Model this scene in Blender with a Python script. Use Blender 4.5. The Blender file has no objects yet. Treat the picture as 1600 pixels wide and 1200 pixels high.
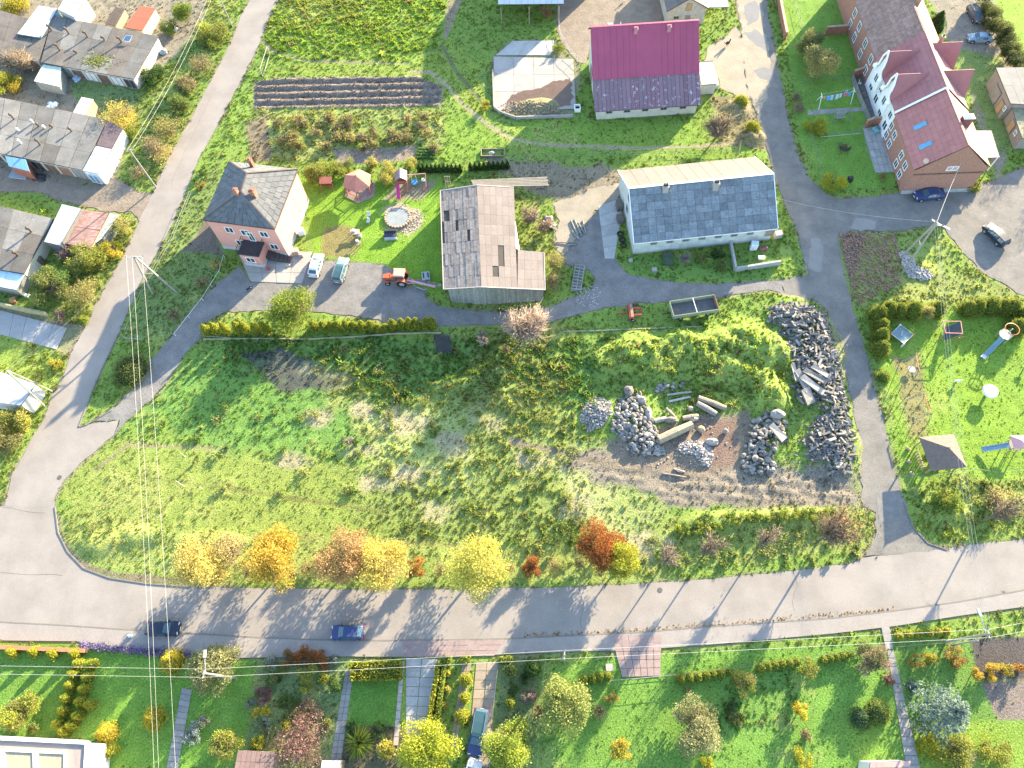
import bpy, math, random
import numpy as np
from mathutils import Vector, Matrix, geometry
rng = np.random.default_rng(7); random.seed(7)
SC = bpy.context.scene
COL = SC.collection
# ---------------------------------------------------------------- camera (drone, 92 m up, looking down at ~64 degrees)
F = 1109.0; NX, NY = 838.0, 1130.0; H = 92.0
dn = np.array([NX - 800, 600 - NY, -F]); dn /= np.linalg.norm(dn); upv = -dn
ax = np.array([1.0, 0, 0]); ax -= ax.dot(upv) * upv; ax /= np.linalg.norm(ax)
ay = np.cross(upv, ax)
RW = np.array([ax, ay, upv])
cam = bpy.data.objects.new('camera', bpy.data.cameras.new('camera')); COL.objects.link(cam)
cam.data.sensor_width = 36; cam.data.lens = F / 1600 * 36; cam.data.clip_end = 4000; cam.data.clip_start = 1
cam.matrix_world = Matrix.Translation((0, 0, H)) @ Matrix(RW.tolist()).to_4x4()
SC.camera = cam
def P(px, py, z=0.0):
    """real-world point at height z seen at photo pixel (px, py)"""
    d = RW @ np.array([px - 800, 600 - py, -F]); t = (z - H) / d[2]
    return np.array([d[0] * t, d[1] * t, z])
def P2(px, py, z=0.0): return P(px, py, z)[:2]
def PP(pts, z=0.0): return [P2(x, y, z) for x, y in pts]
def pxm(px, py, z=0.0):
    """metres per photo pixel there"""
    return float(np.linalg.norm(P(px + 1, py, z) - P(px, py, z)))
# ---------------------------------------------------------------- light
EL, AZ = math.radians(15.0), math.radians(38.0)     # sun stands at bearing 38 deg (from +y towards +x)
w = bpy.data.worlds.new('World'); SC.world = w; w.use_nodes = True
nt = w.node_tree; bg = nt.nodes['Background']
sky = nt.nodes.new('ShaderNodeTexSky'); sky.sky_type = 'NISHITA'; sky.sun_disc = False
sky.sun_elevation = EL; sky.sun_rotation = AZ; sky.altitude = 200; sky.air_density = 1.0; sky.dust_density = 0.6; sky.ozone_density = 1.2
nt.links.new(sky.outputs[0], bg.inputs[0]); bg.inputs[1].default_value = 0.145
sl = bpy.data.lights.new('sun', 'SUN'); sl.energy = 5.0; sl.angle = math.radians(0.53); sl.color = (1.0, 0.835, 0.56)
so = bpy.data.objects.new('sun', sl); COL.objects.link(so)
sd_ = Vector((math.sin(AZ) * math.cos(EL), math.cos(AZ) * math.cos(EL), math.sin(EL)))
so.rotation_euler = sd_.to_track_quat('Z', 'Y').to_euler(); so.location = (60, 80, 60)
SC.view_settings.view_transform = 'Standard'; SC.view_settings.look = 'None'
SC.view_settings.exposure = 2.56; SC.view_settings.gamma = 1.0; SC.view_settings.use_curve_mapping = False
SC.render.engine = 'CYCLES'; SC.cycles.max_bounces = 5; SC.cycles.diffuse_bounces = 3; SC.cycles.transparent_max_bounces = 6
# ---------------------------------------------------------------- materials
MATS = {}
def M(name, col, rough=.85, var=.18, scale=1.5, bump=0., rand=0., metal=0., col2=None, stretch=None, fine=0., spec=.3, band=(.32, .68)):
    if name in MATS: return MATS[name]
    m = bpy.data.materials.new(name); m.use_nodes = True; MATS[name] = m
    n, l = m.node_tree.nodes, m.node_tree.links
    b = n['Principled BSDF']; b.inputs['Roughness'].default_value = rough; b.inputs['Metallic'].default_value = metal
    b.inputs['Specular IOR Level'].default_value = spec
    geo = n.new('ShaderNodeNewGeometry'); src = geo.outputs['Position']
    if stretch:
        mp = n.new('ShaderNodeMapping'); mp.inputs['Scale'].default_value = stretch[:3]
        if len(stretch) > 3: mp.inputs['Rotation'].default_value[2] = stretch[3]
        mp.vector_type = 'TEXTURE' if False else 'POINT'
        l.new(src, mp.inputs[0]); src = mp.outputs[0]
    nz = n.new('ShaderNodeTexNoise'); nz.inputs['Scale'].default_value = scale; nz.inputs['Detail'].default_value = 6; nz.inputs['Roughness'].default_value = .65
    l.new(src, nz.inputs['Vector'])
    rp = n.new('ShaderNodeValToRGB'); rp.color_ramp.elements[0].position, rp.color_ramp.elements[1].position = band
    c = np.array(col); c2 = np.array(col2) if col2 is not None else c * (1 + var)
    c1 = c if col2 is not None else c * (1 - var)
    rp.color_ramp.elements[0].color = (*np.clip(c1, 0, 1), 1); rp.color_ramp.elements[1].color = (*np.clip(c2, 0, 1), 1)
    l.new(nz.outputs['Fac'], rp.inputs[0]); out = rp.outputs[0]
    if fine:
        nf = n.new('ShaderNodeTexNoise'); nf.inputs['Scale'].default_value = 7; nf.inputs['Detail'].default_value = 4
        l.new(geo.outputs['Position'], nf.inputs['Vector'])
        mr = n.new('ShaderNodeMapRange'); mr.inputs[1].default_value = .3; mr.inputs[2].default_value = .7
        mr.inputs[3].default_value = 1 - fine; mr.inputs[4].default_value = 1 + fine; l.new(nf.outputs['Fac'], mr.inputs[0])
        mx = n.new('ShaderNodeVectorMath'); mx.operation = 'MULTIPLY'; l.new(out, mx.inputs[0]); l.new(mr.outputs[0], mx.inputs[1]); out = mx.outputs[0]
    if rand:
        oi = n.new('ShaderNodeObjectInfo'); mr = n.new('ShaderNodeMapRange')
        mr.inputs[3].default_value = 1 - rand; mr.inputs[4].default_value = 1 + rand; l.new(oi.outputs['Random'], mr.inputs[0])
        mx = n.new('ShaderNodeVectorMath'); mx.operation = 'MULTIPLY'; l.new(out, mx.inputs[0]); l.new(mr.outputs[0], mx.inputs[1]); out = mx.outputs[0]
    l.new(out, b.inputs['Base Color'])
    if bump:
        bp = n.new('ShaderNodeBump'); bp.inputs['Strength'].default_value = min(1, bump); bp.inputs['Distance'].default_value = .06
        nb = n.new('ShaderNodeTexNoise'); nb.inputs['Scale'].default_value = scale * 4; nb.inputs['Detail'].default_value = 5; l.new(src, nb.inputs['Vector'])
        l.new(nb.outputs['Fac'], bp.inputs['Height']); l.new(bp.outputs[0], b.inputs['Normal'])
    return m
def attr_mat(name, trans=0., rough=.9, fine=.25, inst=False, scale=6, bump=0.):
    m = bpy.data.materials.new(name); m.use_nodes = True; MATS[name] = m
    n, l = m.node_tree.nodes, m.node_tree.links
    b = n['Principled BSDF']; b.inputs['Roughness'].default_value = rough; b.inputs['Specular IOR Level'].default_value = .15
    at = n.new('ShaderNodeAttribute'); at.attribute_name = 'tint' if inst else 'Col'; at.attribute_type = 'INSTANCER' if inst else 'GEOMETRY'
    out = at.outputs['Color']
    if fine:
        geo = n.new('ShaderNodeNewGeometry'); nf = n.new('ShaderNodeTexNoise'); nf.inputs['Scale'].default_value = scale; nf.inputs['Detail'].default_value = 5
        l.new(geo.outputs['Position'], nf.inputs['Vector'])
        mr = n.new('ShaderNodeMapRange'); mr.inputs[1].default_value = .3; mr.inputs[2].default_value = .7
        mr.inputs[3].default_value = 1 - fine; mr.inputs[4].default_value = 1 + fine; l.new(nf.outputs['Fac'], mr.inputs[0])
        mx = n.new('ShaderNodeVectorMath'); mx.operation = 'MULTIPLY'; l.new(out, mx.inputs[0]); l.new(mr.outputs[0], mx.inputs[1]); out = mx.outputs[0]
        if bump:
            bp = n.new('ShaderNodeBump'); bp.inputs['Strength'].default_value = bump; bp.inputs['Distance'].default_value = .12
            l.new(nf.outputs['Fac'], bp.inputs['Height']); l.new(bp.outputs[0], b.inputs['Normal'])
    l.new(out, b.inputs['Base Color'])
    if trans:
        tr = n.new('ShaderNodeBsdfTranslucent'); mx = n.new('ShaderNodeMixShader'); mx.inputs[0].default_value = trans
        l.new(out, tr.inputs[0]); l.new(b.outputs[0], mx.inputs[1]); l.new(tr.outputs[0], mx.inputs[2])
        l.new(mx.outputs[0], n['Material Output'].inputs[0])
    return m
FOL = attr_mat('foliage', .42, .8, .12); GRD = attr_mat('turf', 0, 1, .38, scale=5, bump=.5); TUFT = attr_mat('grass_blades', .5, .8, 0, True)
def glass(name, col, rough=.06):
    m = M(name, col, rough, .05); m.node_tree.nodes['Principled BSDF'].inputs['Specular IOR Level'].default_value = .6; return m
GLASS = glass('window_glass', (.03, .05, .07)); CARGLASS = glass('car_glass', (.04, .09, .11))
WHITE = M('white_paint', (.74, .74, .72), .5, .05); WOOD = M('weathered_wood', (.24, .19, .14), .9, .25, 2, rand=.2); STEEL = M('galvanised_steel', (.5, .5, .5), .45, .1, metal=.5)
BLACK = M('black_rubber', (.02, .02, .022), .8, .2); BRICK = M('red_brick', (.30, .13, .09), .9, .25, 3, rand=.12, fine=.2)
CONC = M('concrete', (.34, .33, .31), .9, .15, .6, fine=.12, rand=.08); DARK = M('dark_void', (.015, .015, .015), 1, 0)
# ---------------------------------------------------------------- objects
def tag(o, label=None, cat=None, group=None, kind=None):
    if label: o['label'] = label
    if cat: o['category'] = cat
    if group: o['group'] = group
    if kind: o['kind'] = kind
    return o
def thing(name, label, cat, loc, rz=0, group=None):
    o = bpy.data.objects.new(name, None); COL.objects.link(o); o.empty_display_size = .3
    o.location = (float(loc[0]), float(loc[1]), float(loc[2]) if len(loc) > 2 else 0.); o.rotation_euler = (0, 0, rz)
    return tag(o, label, cat, group)
def link(name, me, parent=None, loc=None):
    o = bpy.data.objects.new(name, me); COL.objects.link(o)
    if parent: o.parent = parent
    if loc is not None: o.location = [float(v) for v in loc]
    return o
def copy_tree(o, parent=None):
    c = o.copy(); COL.objects.link(c)
    if parent: c.parent = parent
    for ch in o.children: copy_tree(ch, c)
    return c
class B:
    def __init__(s): s.v = []; s.f = []; s.mi = []; s.m = 0
    def add(s, vs, fs):
        k = len(s.v); s.v += [tuple(float(c) for c in v) for v in vs]; s.f += [tuple(i + k for i in f) for f in fs]; s.mi += [s.m] * len(fs); return s
    def box(s, c, d, rz=0, tilt=None):
        x, y, z = d[0] / 2, d[1] / 2, d[2] / 2
        pts = [(-x, -y, -z), (x, -y, -z), (x, y, -z), (-x, y, -z), (-x, -y, z), (x, -y, z), (x, y, z), (-x, y, z)]
        R = Matrix.Rotation(rz, 3, 'Z')
        if tilt is not None: R = R @ Matrix.Rotation(tilt[0], 3, 'X') @ Matrix.Rotation(tilt[1], 3, 'Y')
        c = Vector([float(q) for q in c])
        return s.add([R @ Vector(p) + c for p in pts], [(0, 3, 2, 1), (4, 5, 6, 7), (0, 1, 5, 4), (1, 2, 6, 5), (2, 3, 7, 6), (3, 0, 4, 7)])
    def beam(s, p, q, wd, ht=None):
        """rectangular bar between two points"""
        p, q = Vector([float(a) for a in p]), Vector([float(a) for a in q]); d = q - p; L = d.length
        if L < 1e-6: return s
        R = d.to_track_quat('X', 'Z').to_matrix(); ht = ht or wd; c = (p + q) / 2
        pts = [(a * L / 2, b_ * wd / 2, c_ * ht / 2) for c_ in (-1, 1) for a, b_ in ((-1, -1), (1, -1), (1, 1), (-1, 1))]
        return s.add([R @ Vector(t) + c for t in pts], [(0, 3, 2, 1), (4, 5, 6, 7), (0, 1, 5, 4), (1, 2, 6, 5), (2, 3, 7, 6), (3, 0, 4, 7)])
    def tube(s, p, q, r0, r1=None, n=6, cap=True):
        p, q = Vector([float(a) for a in p]), Vector([float(a) for a in q]); r1 = r0 if r1 is None else r1
        R = (q - p).to_track_quat('Z', 'Y').to_matrix(); vs = []
        for c, r in ((p, r0), (q, r1)):
            for i in range(n): a = 2 * math.pi * i / n; vs.append(c + R @ Vector((r * math.cos(a), r * math.sin(a), 0)))
        fs = [(i, (i + 1) % n, n + (i + 1) % n, n + i) for i in range(n)]
        if cap: fs += [tuple(range(n))[::-1], tuple(range(n, 2 * n))]
        return s.add(vs, fs)
    def prism(s, pts, z0, z1):
        n = len(pts); zz = (lambda z, i: z[i] if hasattr(z, '__len__') else z)
        vs = [(p[0], p[1], zz(z0, i)) for i, p in enumerate(pts)] + [(p[0], p[1], zz(z1, i)) for i, p in enumerate(pts)]
        return s.add(vs, [tuple(range(n))[::-1], tuple(range(n, 2 * n))] + [(i, (i + 1) % n, n + (i + 1) % n, n + i) for i in range(n)])
    def slab(s, a, b, c, d, t):
        """quad a b c d (top face, counter-clockwise from above) thickened downwards by t"""
        a, b, c, d = [Vector([float(k) for k in q]) for q in (a, b, c, d)]; n = (b - a).cross(d - a).normalized() * t
        return s.add([a - n, b - n, c - n, d - n, a, b, c, d], [(0, 3, 2, 1), (4, 5, 6, 7), (0, 1, 5, 4), (1, 2, 6, 5), (2, 3, 7, 6), (3, 0, 4, 7)])
    def tri(s, a, b, c, t):
        a, b, c = [Vector([float(k) for k in q]) for q in (a, b, c)]; n = (b - a).cross(c - a).normalized() * t
        return s.add([a - n, b - n, c - n, a, b, c], [(0, 2, 1), (3, 4, 5), (0, 1, 4, 3), (1, 2, 5, 4), (2, 0, 3, 5)])
    def ball(s, c, r, sc=(1, 1, 1), n=8, m=5, nz=0.):
        vs = []; fs = []
        for j in range(m + 1):
            th = math.pi * j / m
            for i in range(n):
                a = 2 * math.pi * i / n; k = r * (1 + nz * (random.random() - .5) * 2)
                vs.append((c[0] + sc[0] * k * math.sin(th) * math.cos(a), c[1] + sc[1] * k * math.sin(th) * math.sin(a), c[2] + sc[2] * k * math.cos(th)))
        for j in range(m):
            for i in range(n): fs.append((j * n + i, (j + 1) * n + i, (j + 1) * n + (i + 1) % n, j * n + (i + 1) % n))
        return s.add(vs, fs)
    def build(s, name, mat, parent=None, org=None, smooth=False, loc=None):
        me = bpy.data.meshes.new(name)
        o3 = np.zeros(3) if org is None else np.array([float(v) for v in (list(org) + [0, 0])[:3]])
        me.from_pydata([tuple(np.array(v) - o3) for v in s.v], [], s.f)
        for m in (mat if isinstance(mat, (list, tuple)) else [mat]): me.materials.append(m)
        if max(s.mi, default=0) > 0: me.polygons.foreach_set('material_index', s.mi)
        if smooth: me.polygons.foreach_set('use_smooth', [True] * len(me.polygons))
        me.update(); return link(name, me, parent, loc)
def npmesh(name, verts, faces, mat, cols=None, parent=None, loc=None, smooth=False):
    """fast mesh: faces is an (n,4) or (n,3) int array"""
    me = bpy.data.meshes.new(name); k = faces.shape[1]
    me.vertices.add(len(verts)); me.vertices.foreach_set('co', np.asarray(verts, np.float32).ravel())
    me.loops.add(faces.size); me.loops.foreach_set('vertex_index', faces.astype(np.int32).ravel())
    me.polygons.add(len(faces)); me.polygons.foreach_set('loop_start', np.arange(0, faces.size, k, dtype=np.int32))
    if cols is not None:
        a = me.attributes.new('Col', 'FLOAT_COLOR', 'POINT'); a.data.foreach_set('color', np.hstack([cols, np.ones((len(cols), 1))]).astype(np.float32).ravel())
    me.materials.append(mat); me.update(calc_edges=True); me.validate()
    if smooth: me.polygons.foreach_set('use_smooth', np.ones(len(faces), bool))
    return link(name, me, parent, loc)
# ---------------------------------------------------------------- noise and polygons
def vnoise(x, y, sc, seed=0):
    r = np.random.default_rng(seed).random((128, 128)); x = x / sc; y = y / sc
    xi, yi = np.floor(x).astype(int), np.floor(y).astype(int); fx, fy = x - xi, y - yi
    fx, fy = fx * fx * (3 - 2 * fx), fy * fy * (3 - 2 * fy); g = lambda i, j: r[i & 127, j & 127]
    return (g(xi, yi) * (1 - fx) + g(xi + 1, yi) * fx) * (1 - fy) + (g(xi, yi + 1) * (1 - fx) + g(xi + 1, yi + 1) * fx) * fy
def fbm(x, y, sc, oct=3, seed=0):
    t = 0; a = 1; tot = 0
    for o in range(oct): t = t + a * vnoise(x + 13.7 * o, y - 7.1 * o, sc / 2 ** o, seed + o); tot += a; a *= .55
    return t / tot * 2 - 1
def segd(x, y, pts, closed):
    d = np.full(x.shape, 1e9); n = len(pts)
    for i in range(n if closed else n - 1):
        a, b = pts[i], pts[(i + 1) % n]; ex, ey = b[0] - a[0], b[1] - a[1]; L = ex * ex + ey * ey + 1e-12
        t = np.clip(((x - a[0]) * ex + (y - a[1]) * ey) / L, 0, 1); d = np.minimum(d, (x - a[0] - t * ex) ** 2 + (y - a[1] - t * ey) ** 2)
    return np.sqrt(d)
def inside(x, y, pts):
    r = np.zeros(x.shape, bool); n = len(pts)
    for i in range(n):
        a, b = pts[i], pts[(i + 1) % n]
        if a[1] == b[1]: continue
        r ^= ((a[1] > y) != (b[1] > y)) & (x < (b[0] - a[0]) * (y - a[1]) / (b[1] - a[1]) + a[0])
    return r
def sdist(x, y, pts):
    d = segd(x, y, pts, True); return np.where(inside(x, y, pts), d, -d)
def smooth01(t): t = np.clip(t, 0, 1); return t * t * (3 - 2 * t)
def sheet(name, label, px, z, mat, cat, jit=0., step=.8, world=False, thick=0., kind='structure'):
    """a flat piece of road, yard, path ... lying on the ground"""
    pts = [np.array(p) for p in (px if world else PP(px))]; out = []
    for i, a in enumerate(pts):
        b = pts[(i + 1) % len(pts)]; L = np.linalg.norm(b - a); k = max(1, int(L / step)) if jit else 1; nrm = np.array([-(b - a)[1], (b - a)[0]]) / max(L, 1e-6)
        for j in range(k):
            q = a + (b - a) * j / k
            if jit: q = q + nrm * (random.gauss(0, 1) * .4 + .8 * math.sin(q[0] * .9 + q[1] * .7) * math.sin(q[1] * 1.3 - q[0] * .4)) * jit
            out.append(q)
    vs = [Vector((q[0], q[1], z)) for q in out]
    tr = geometry.tessellate_polygon([vs]); n = len(vs); up = []
    for t in tr:
        a, b, c = [vs[i] for i in t]; up.append(tuple(t) if (b - a).cross(c - a).z > 0 else tuple(t)[::-1])
    s = B(); s.v = [tuple(v) for v in vs]; s.f = up; s.mi = [0] * len(up)
    if thick:
        ar = sum(vs[i].x * vs[(i + 1) % n].y - vs[(i + 1) % n].x * vs[i].y for i in range(n)); s.v += [(v.x, v.y, v.z - thick) for v in vs]
        for i in range(n):
            j = (i + 1) % n; s.f.append((i, n + i, n + j, j) if ar < 0 else (i, j, n + j, n + i)[::-1]); s.mi.append(0)
    o = s.build(name, mat); return tag(o, label, cat, kind=kind)
# ================================================================= paved outlines (photo pixels on the ground)
ROAD = [(-60, 800), (7, 790), (40, 792), (85, 794), (90, 832), (105, 862), (130, 887), (170, 902), (230, 911), (300, 916), (400, 919), (500, 920), (600, 921), (700, 921), (800, 919), (900, 917), (950, 914), (1050, 909), (1150, 901), (1230, 893), (1320, 882), (1350, 872), (1420, 862), (1480, 858), (1505, 852), (1600, 843), (1680, 834),
        (1680, 905), (1600, 922), (1500, 940), (1400, 954), (1300, 966), (1200, 973), (1100, 980), (1000, 988), (900, 993), (800, 998), (700, 1000), (600, 1001), (500, 1000), (400, 996), (300, 990), (200, 984), (100, 977), (0, 972), (-60, 968)]
FOOT = [(-60, 968), (0, 972), (100, 977), (200, 984), (300, 990), (400, 996), (500, 1000), (600, 1001), (700, 1000), (800, 998), (900, 993), (1000, 988), (1100, 980), (1200, 973), (1300, 966), (1400, 954), (1500, 940), (1600, 922), (1680, 905),
        (1680, 932), (1600, 948), (1500, 962), (1400, 978), (1300, 990), (1200, 999), (1100, 1008), (1000, 1015), (900, 1018), (800, 1022), (700, 1025), (600, 1025), (450, 1027), (370, 1028), (300, 1020), (200, 1012), (120, 1002), (20, 1001), (-60, 999)]
SIDE = [(398, -30), (390, 0), (375, 27), (360, 70), (330, 125), (300, 182), (262, 250), (240, 300), (217, 347), (190, 405), (150, 475), (137, 505), (122, 530), (110, 552), (97, 597), (82, 618), (70, 652), (47, 690), (19, 742), (7, 790), (40, 792), (85, 794), (87, 776), (100, 750), (125, 725), (155, 700), (178, 680), (186, 656), (135, 663), (123, 667), (150, 597), (186, 520), (217, 447), (240, 405), (262, 365), (290, 300), (310, 250), (345, 185), (375, 130), (400, 80), (407, 62), (434, 0), (446, -30)]
DRIVE = [(178, 680), (195, 660), (225, 632), (250, 610), (265, 590), (290, 550), (316, 525), (316, 505), (350, 488), (420, 484), (500, 488), (556, 495), (620, 506), (680, 509), (780, 508), (858, 504), (900, 492), (960, 479), (1000, 474), (1100, 467), (1200, 453), (1225, 462), (1222, 437), (1190, 440), (1110, 444), (1040, 441), (985, 431), (965, 411), (958, 398), (960, 330), (930, 330), (880, 402), (885, 413), (920, 422), (931, 440), (920, 455), (893, 466), (858, 480), (780, 488), (690, 480), (668, 470), (664, 452), (640, 448), (600, 414), (500, 405), (487, 400), (470, 440), (394, 442), (374, 418), (346, 437), (330, 452), (300, 485), (265, 530), (235, 565), (215, 602), (175, 640), (140, 661), (186, 656)]
LANE = [(1147, -30), (1150, 0), (1160, 60), (1165, 130), (1185, 190), (1200, 240), (1215, 290), (1228, 322), (1240, 350), (1255, 400), (1264, 430), (1222, 437), (1225, 462), (1276, 470), (1292, 485), (1302, 520), (1312, 560), (1330, 620), (1340, 680), (1345, 740), (1348, 790), (1366, 800), (1367, 830), (1360, 858), (1350, 872), (1420, 862), (1480, 858), (1450, 848), (1425, 822), (1412, 785), (1400, 740), (1390, 700), (1378, 650), (1364, 600), (1354, 560), (1344, 520), (1334, 490), (1324, 450), (1313, 400), (1310, 366), (1330, 360), (1390, 362), (1440, 355), (1470, 352), (1500, 388), (1530, 420), (1590, 458), (1680, 480), (1680, 240), (1600, 262), (1540, 287), (1420, 298), (1370, 308), (1310, 310), (1290, 302), (1264, 280), (1245, 240), (1230, 180), (1215, 100), (1205, 50), (1197, 0), (1193, -30)]
YARDTOP = [(1165, 130), (1160, 60), (1150, 40), (1138, 55), (1105, 75), (1097, 110), (1120, 120), (1130, 140), (1150, 150), (1180, 190)]
PEN = [(866, -30), (870, 0), (871, 50), (880, 72), (902, 97), (915, 100), (925, 60), (960, 48), (1036, 40), (1035, 0), (1034, -30)]
PAD = [(771, 86), (800, 64), (866, 62), (893, 92), (905, 100), (905, 128), (895, 160), (895, 180), (815, 182), (772, 170), (770, 110)]
MUD = [(1346, 742), (1300, 752), (1250, 750), (1180, 742), (1100, 735), (1040, 735), (980, 728), (925, 712), (900, 715), (940, 742), (1000, 768), (1060, 785), (1130, 790), (1220, 788), (1300, 782), (1349, 790)]
SANDY = [(930, 330), (960, 330), (966, 302), (978, 285), (940, 290), (900, 305), (866, 318), (872, 345), (866, 380), (880, 402)]
GARAGEYARD = [(-60, 238), (0, 262), (60, 280), (150, 290), (180, 278), (215, 300), (240, 304), (217, 347), (205, 330), (186, 334), (100, 316), (60, 300), (-60, 300)]
SLABS = [(-60, 470), (0, 476), (70, 494), (90, 505), (137, 505), (122, 530), (108, 553), (85, 545), (60, 528), (0, 508), (-60, 500)]
PAVED = [ROAD, FOOT, SIDE, DRIVE, LANE, YARDTOP, PEN, PAD, SANDY, GARAGEYARD, SLABS]
FLAT = PAVED + [[(300, 330), (345, 240), (480, 260), (495, 400), (400, 440), (350, 420)], [(680, 290), (870, 280), (865, 480), (690, 480)], [(970, 260), (1220, 245), (1225, 430), (970, 410)], [(910, 40), (1130, 40), (1110, 190), (920, 195)],
        [(1320, -20), (1460, -20), (1560, 250), (1560, 290), (1410, 300), (1350, 200)], [(-60, 10), (260, 40), (215, 150), (200, 290), (100, 440), (-60, 480)], [(-60, 1002), (1680, 945), (1680, 1260), (-60, 1260)], [(1020, -40), (1150, -40), (1150, 50), (1030, 50)]]
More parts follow.
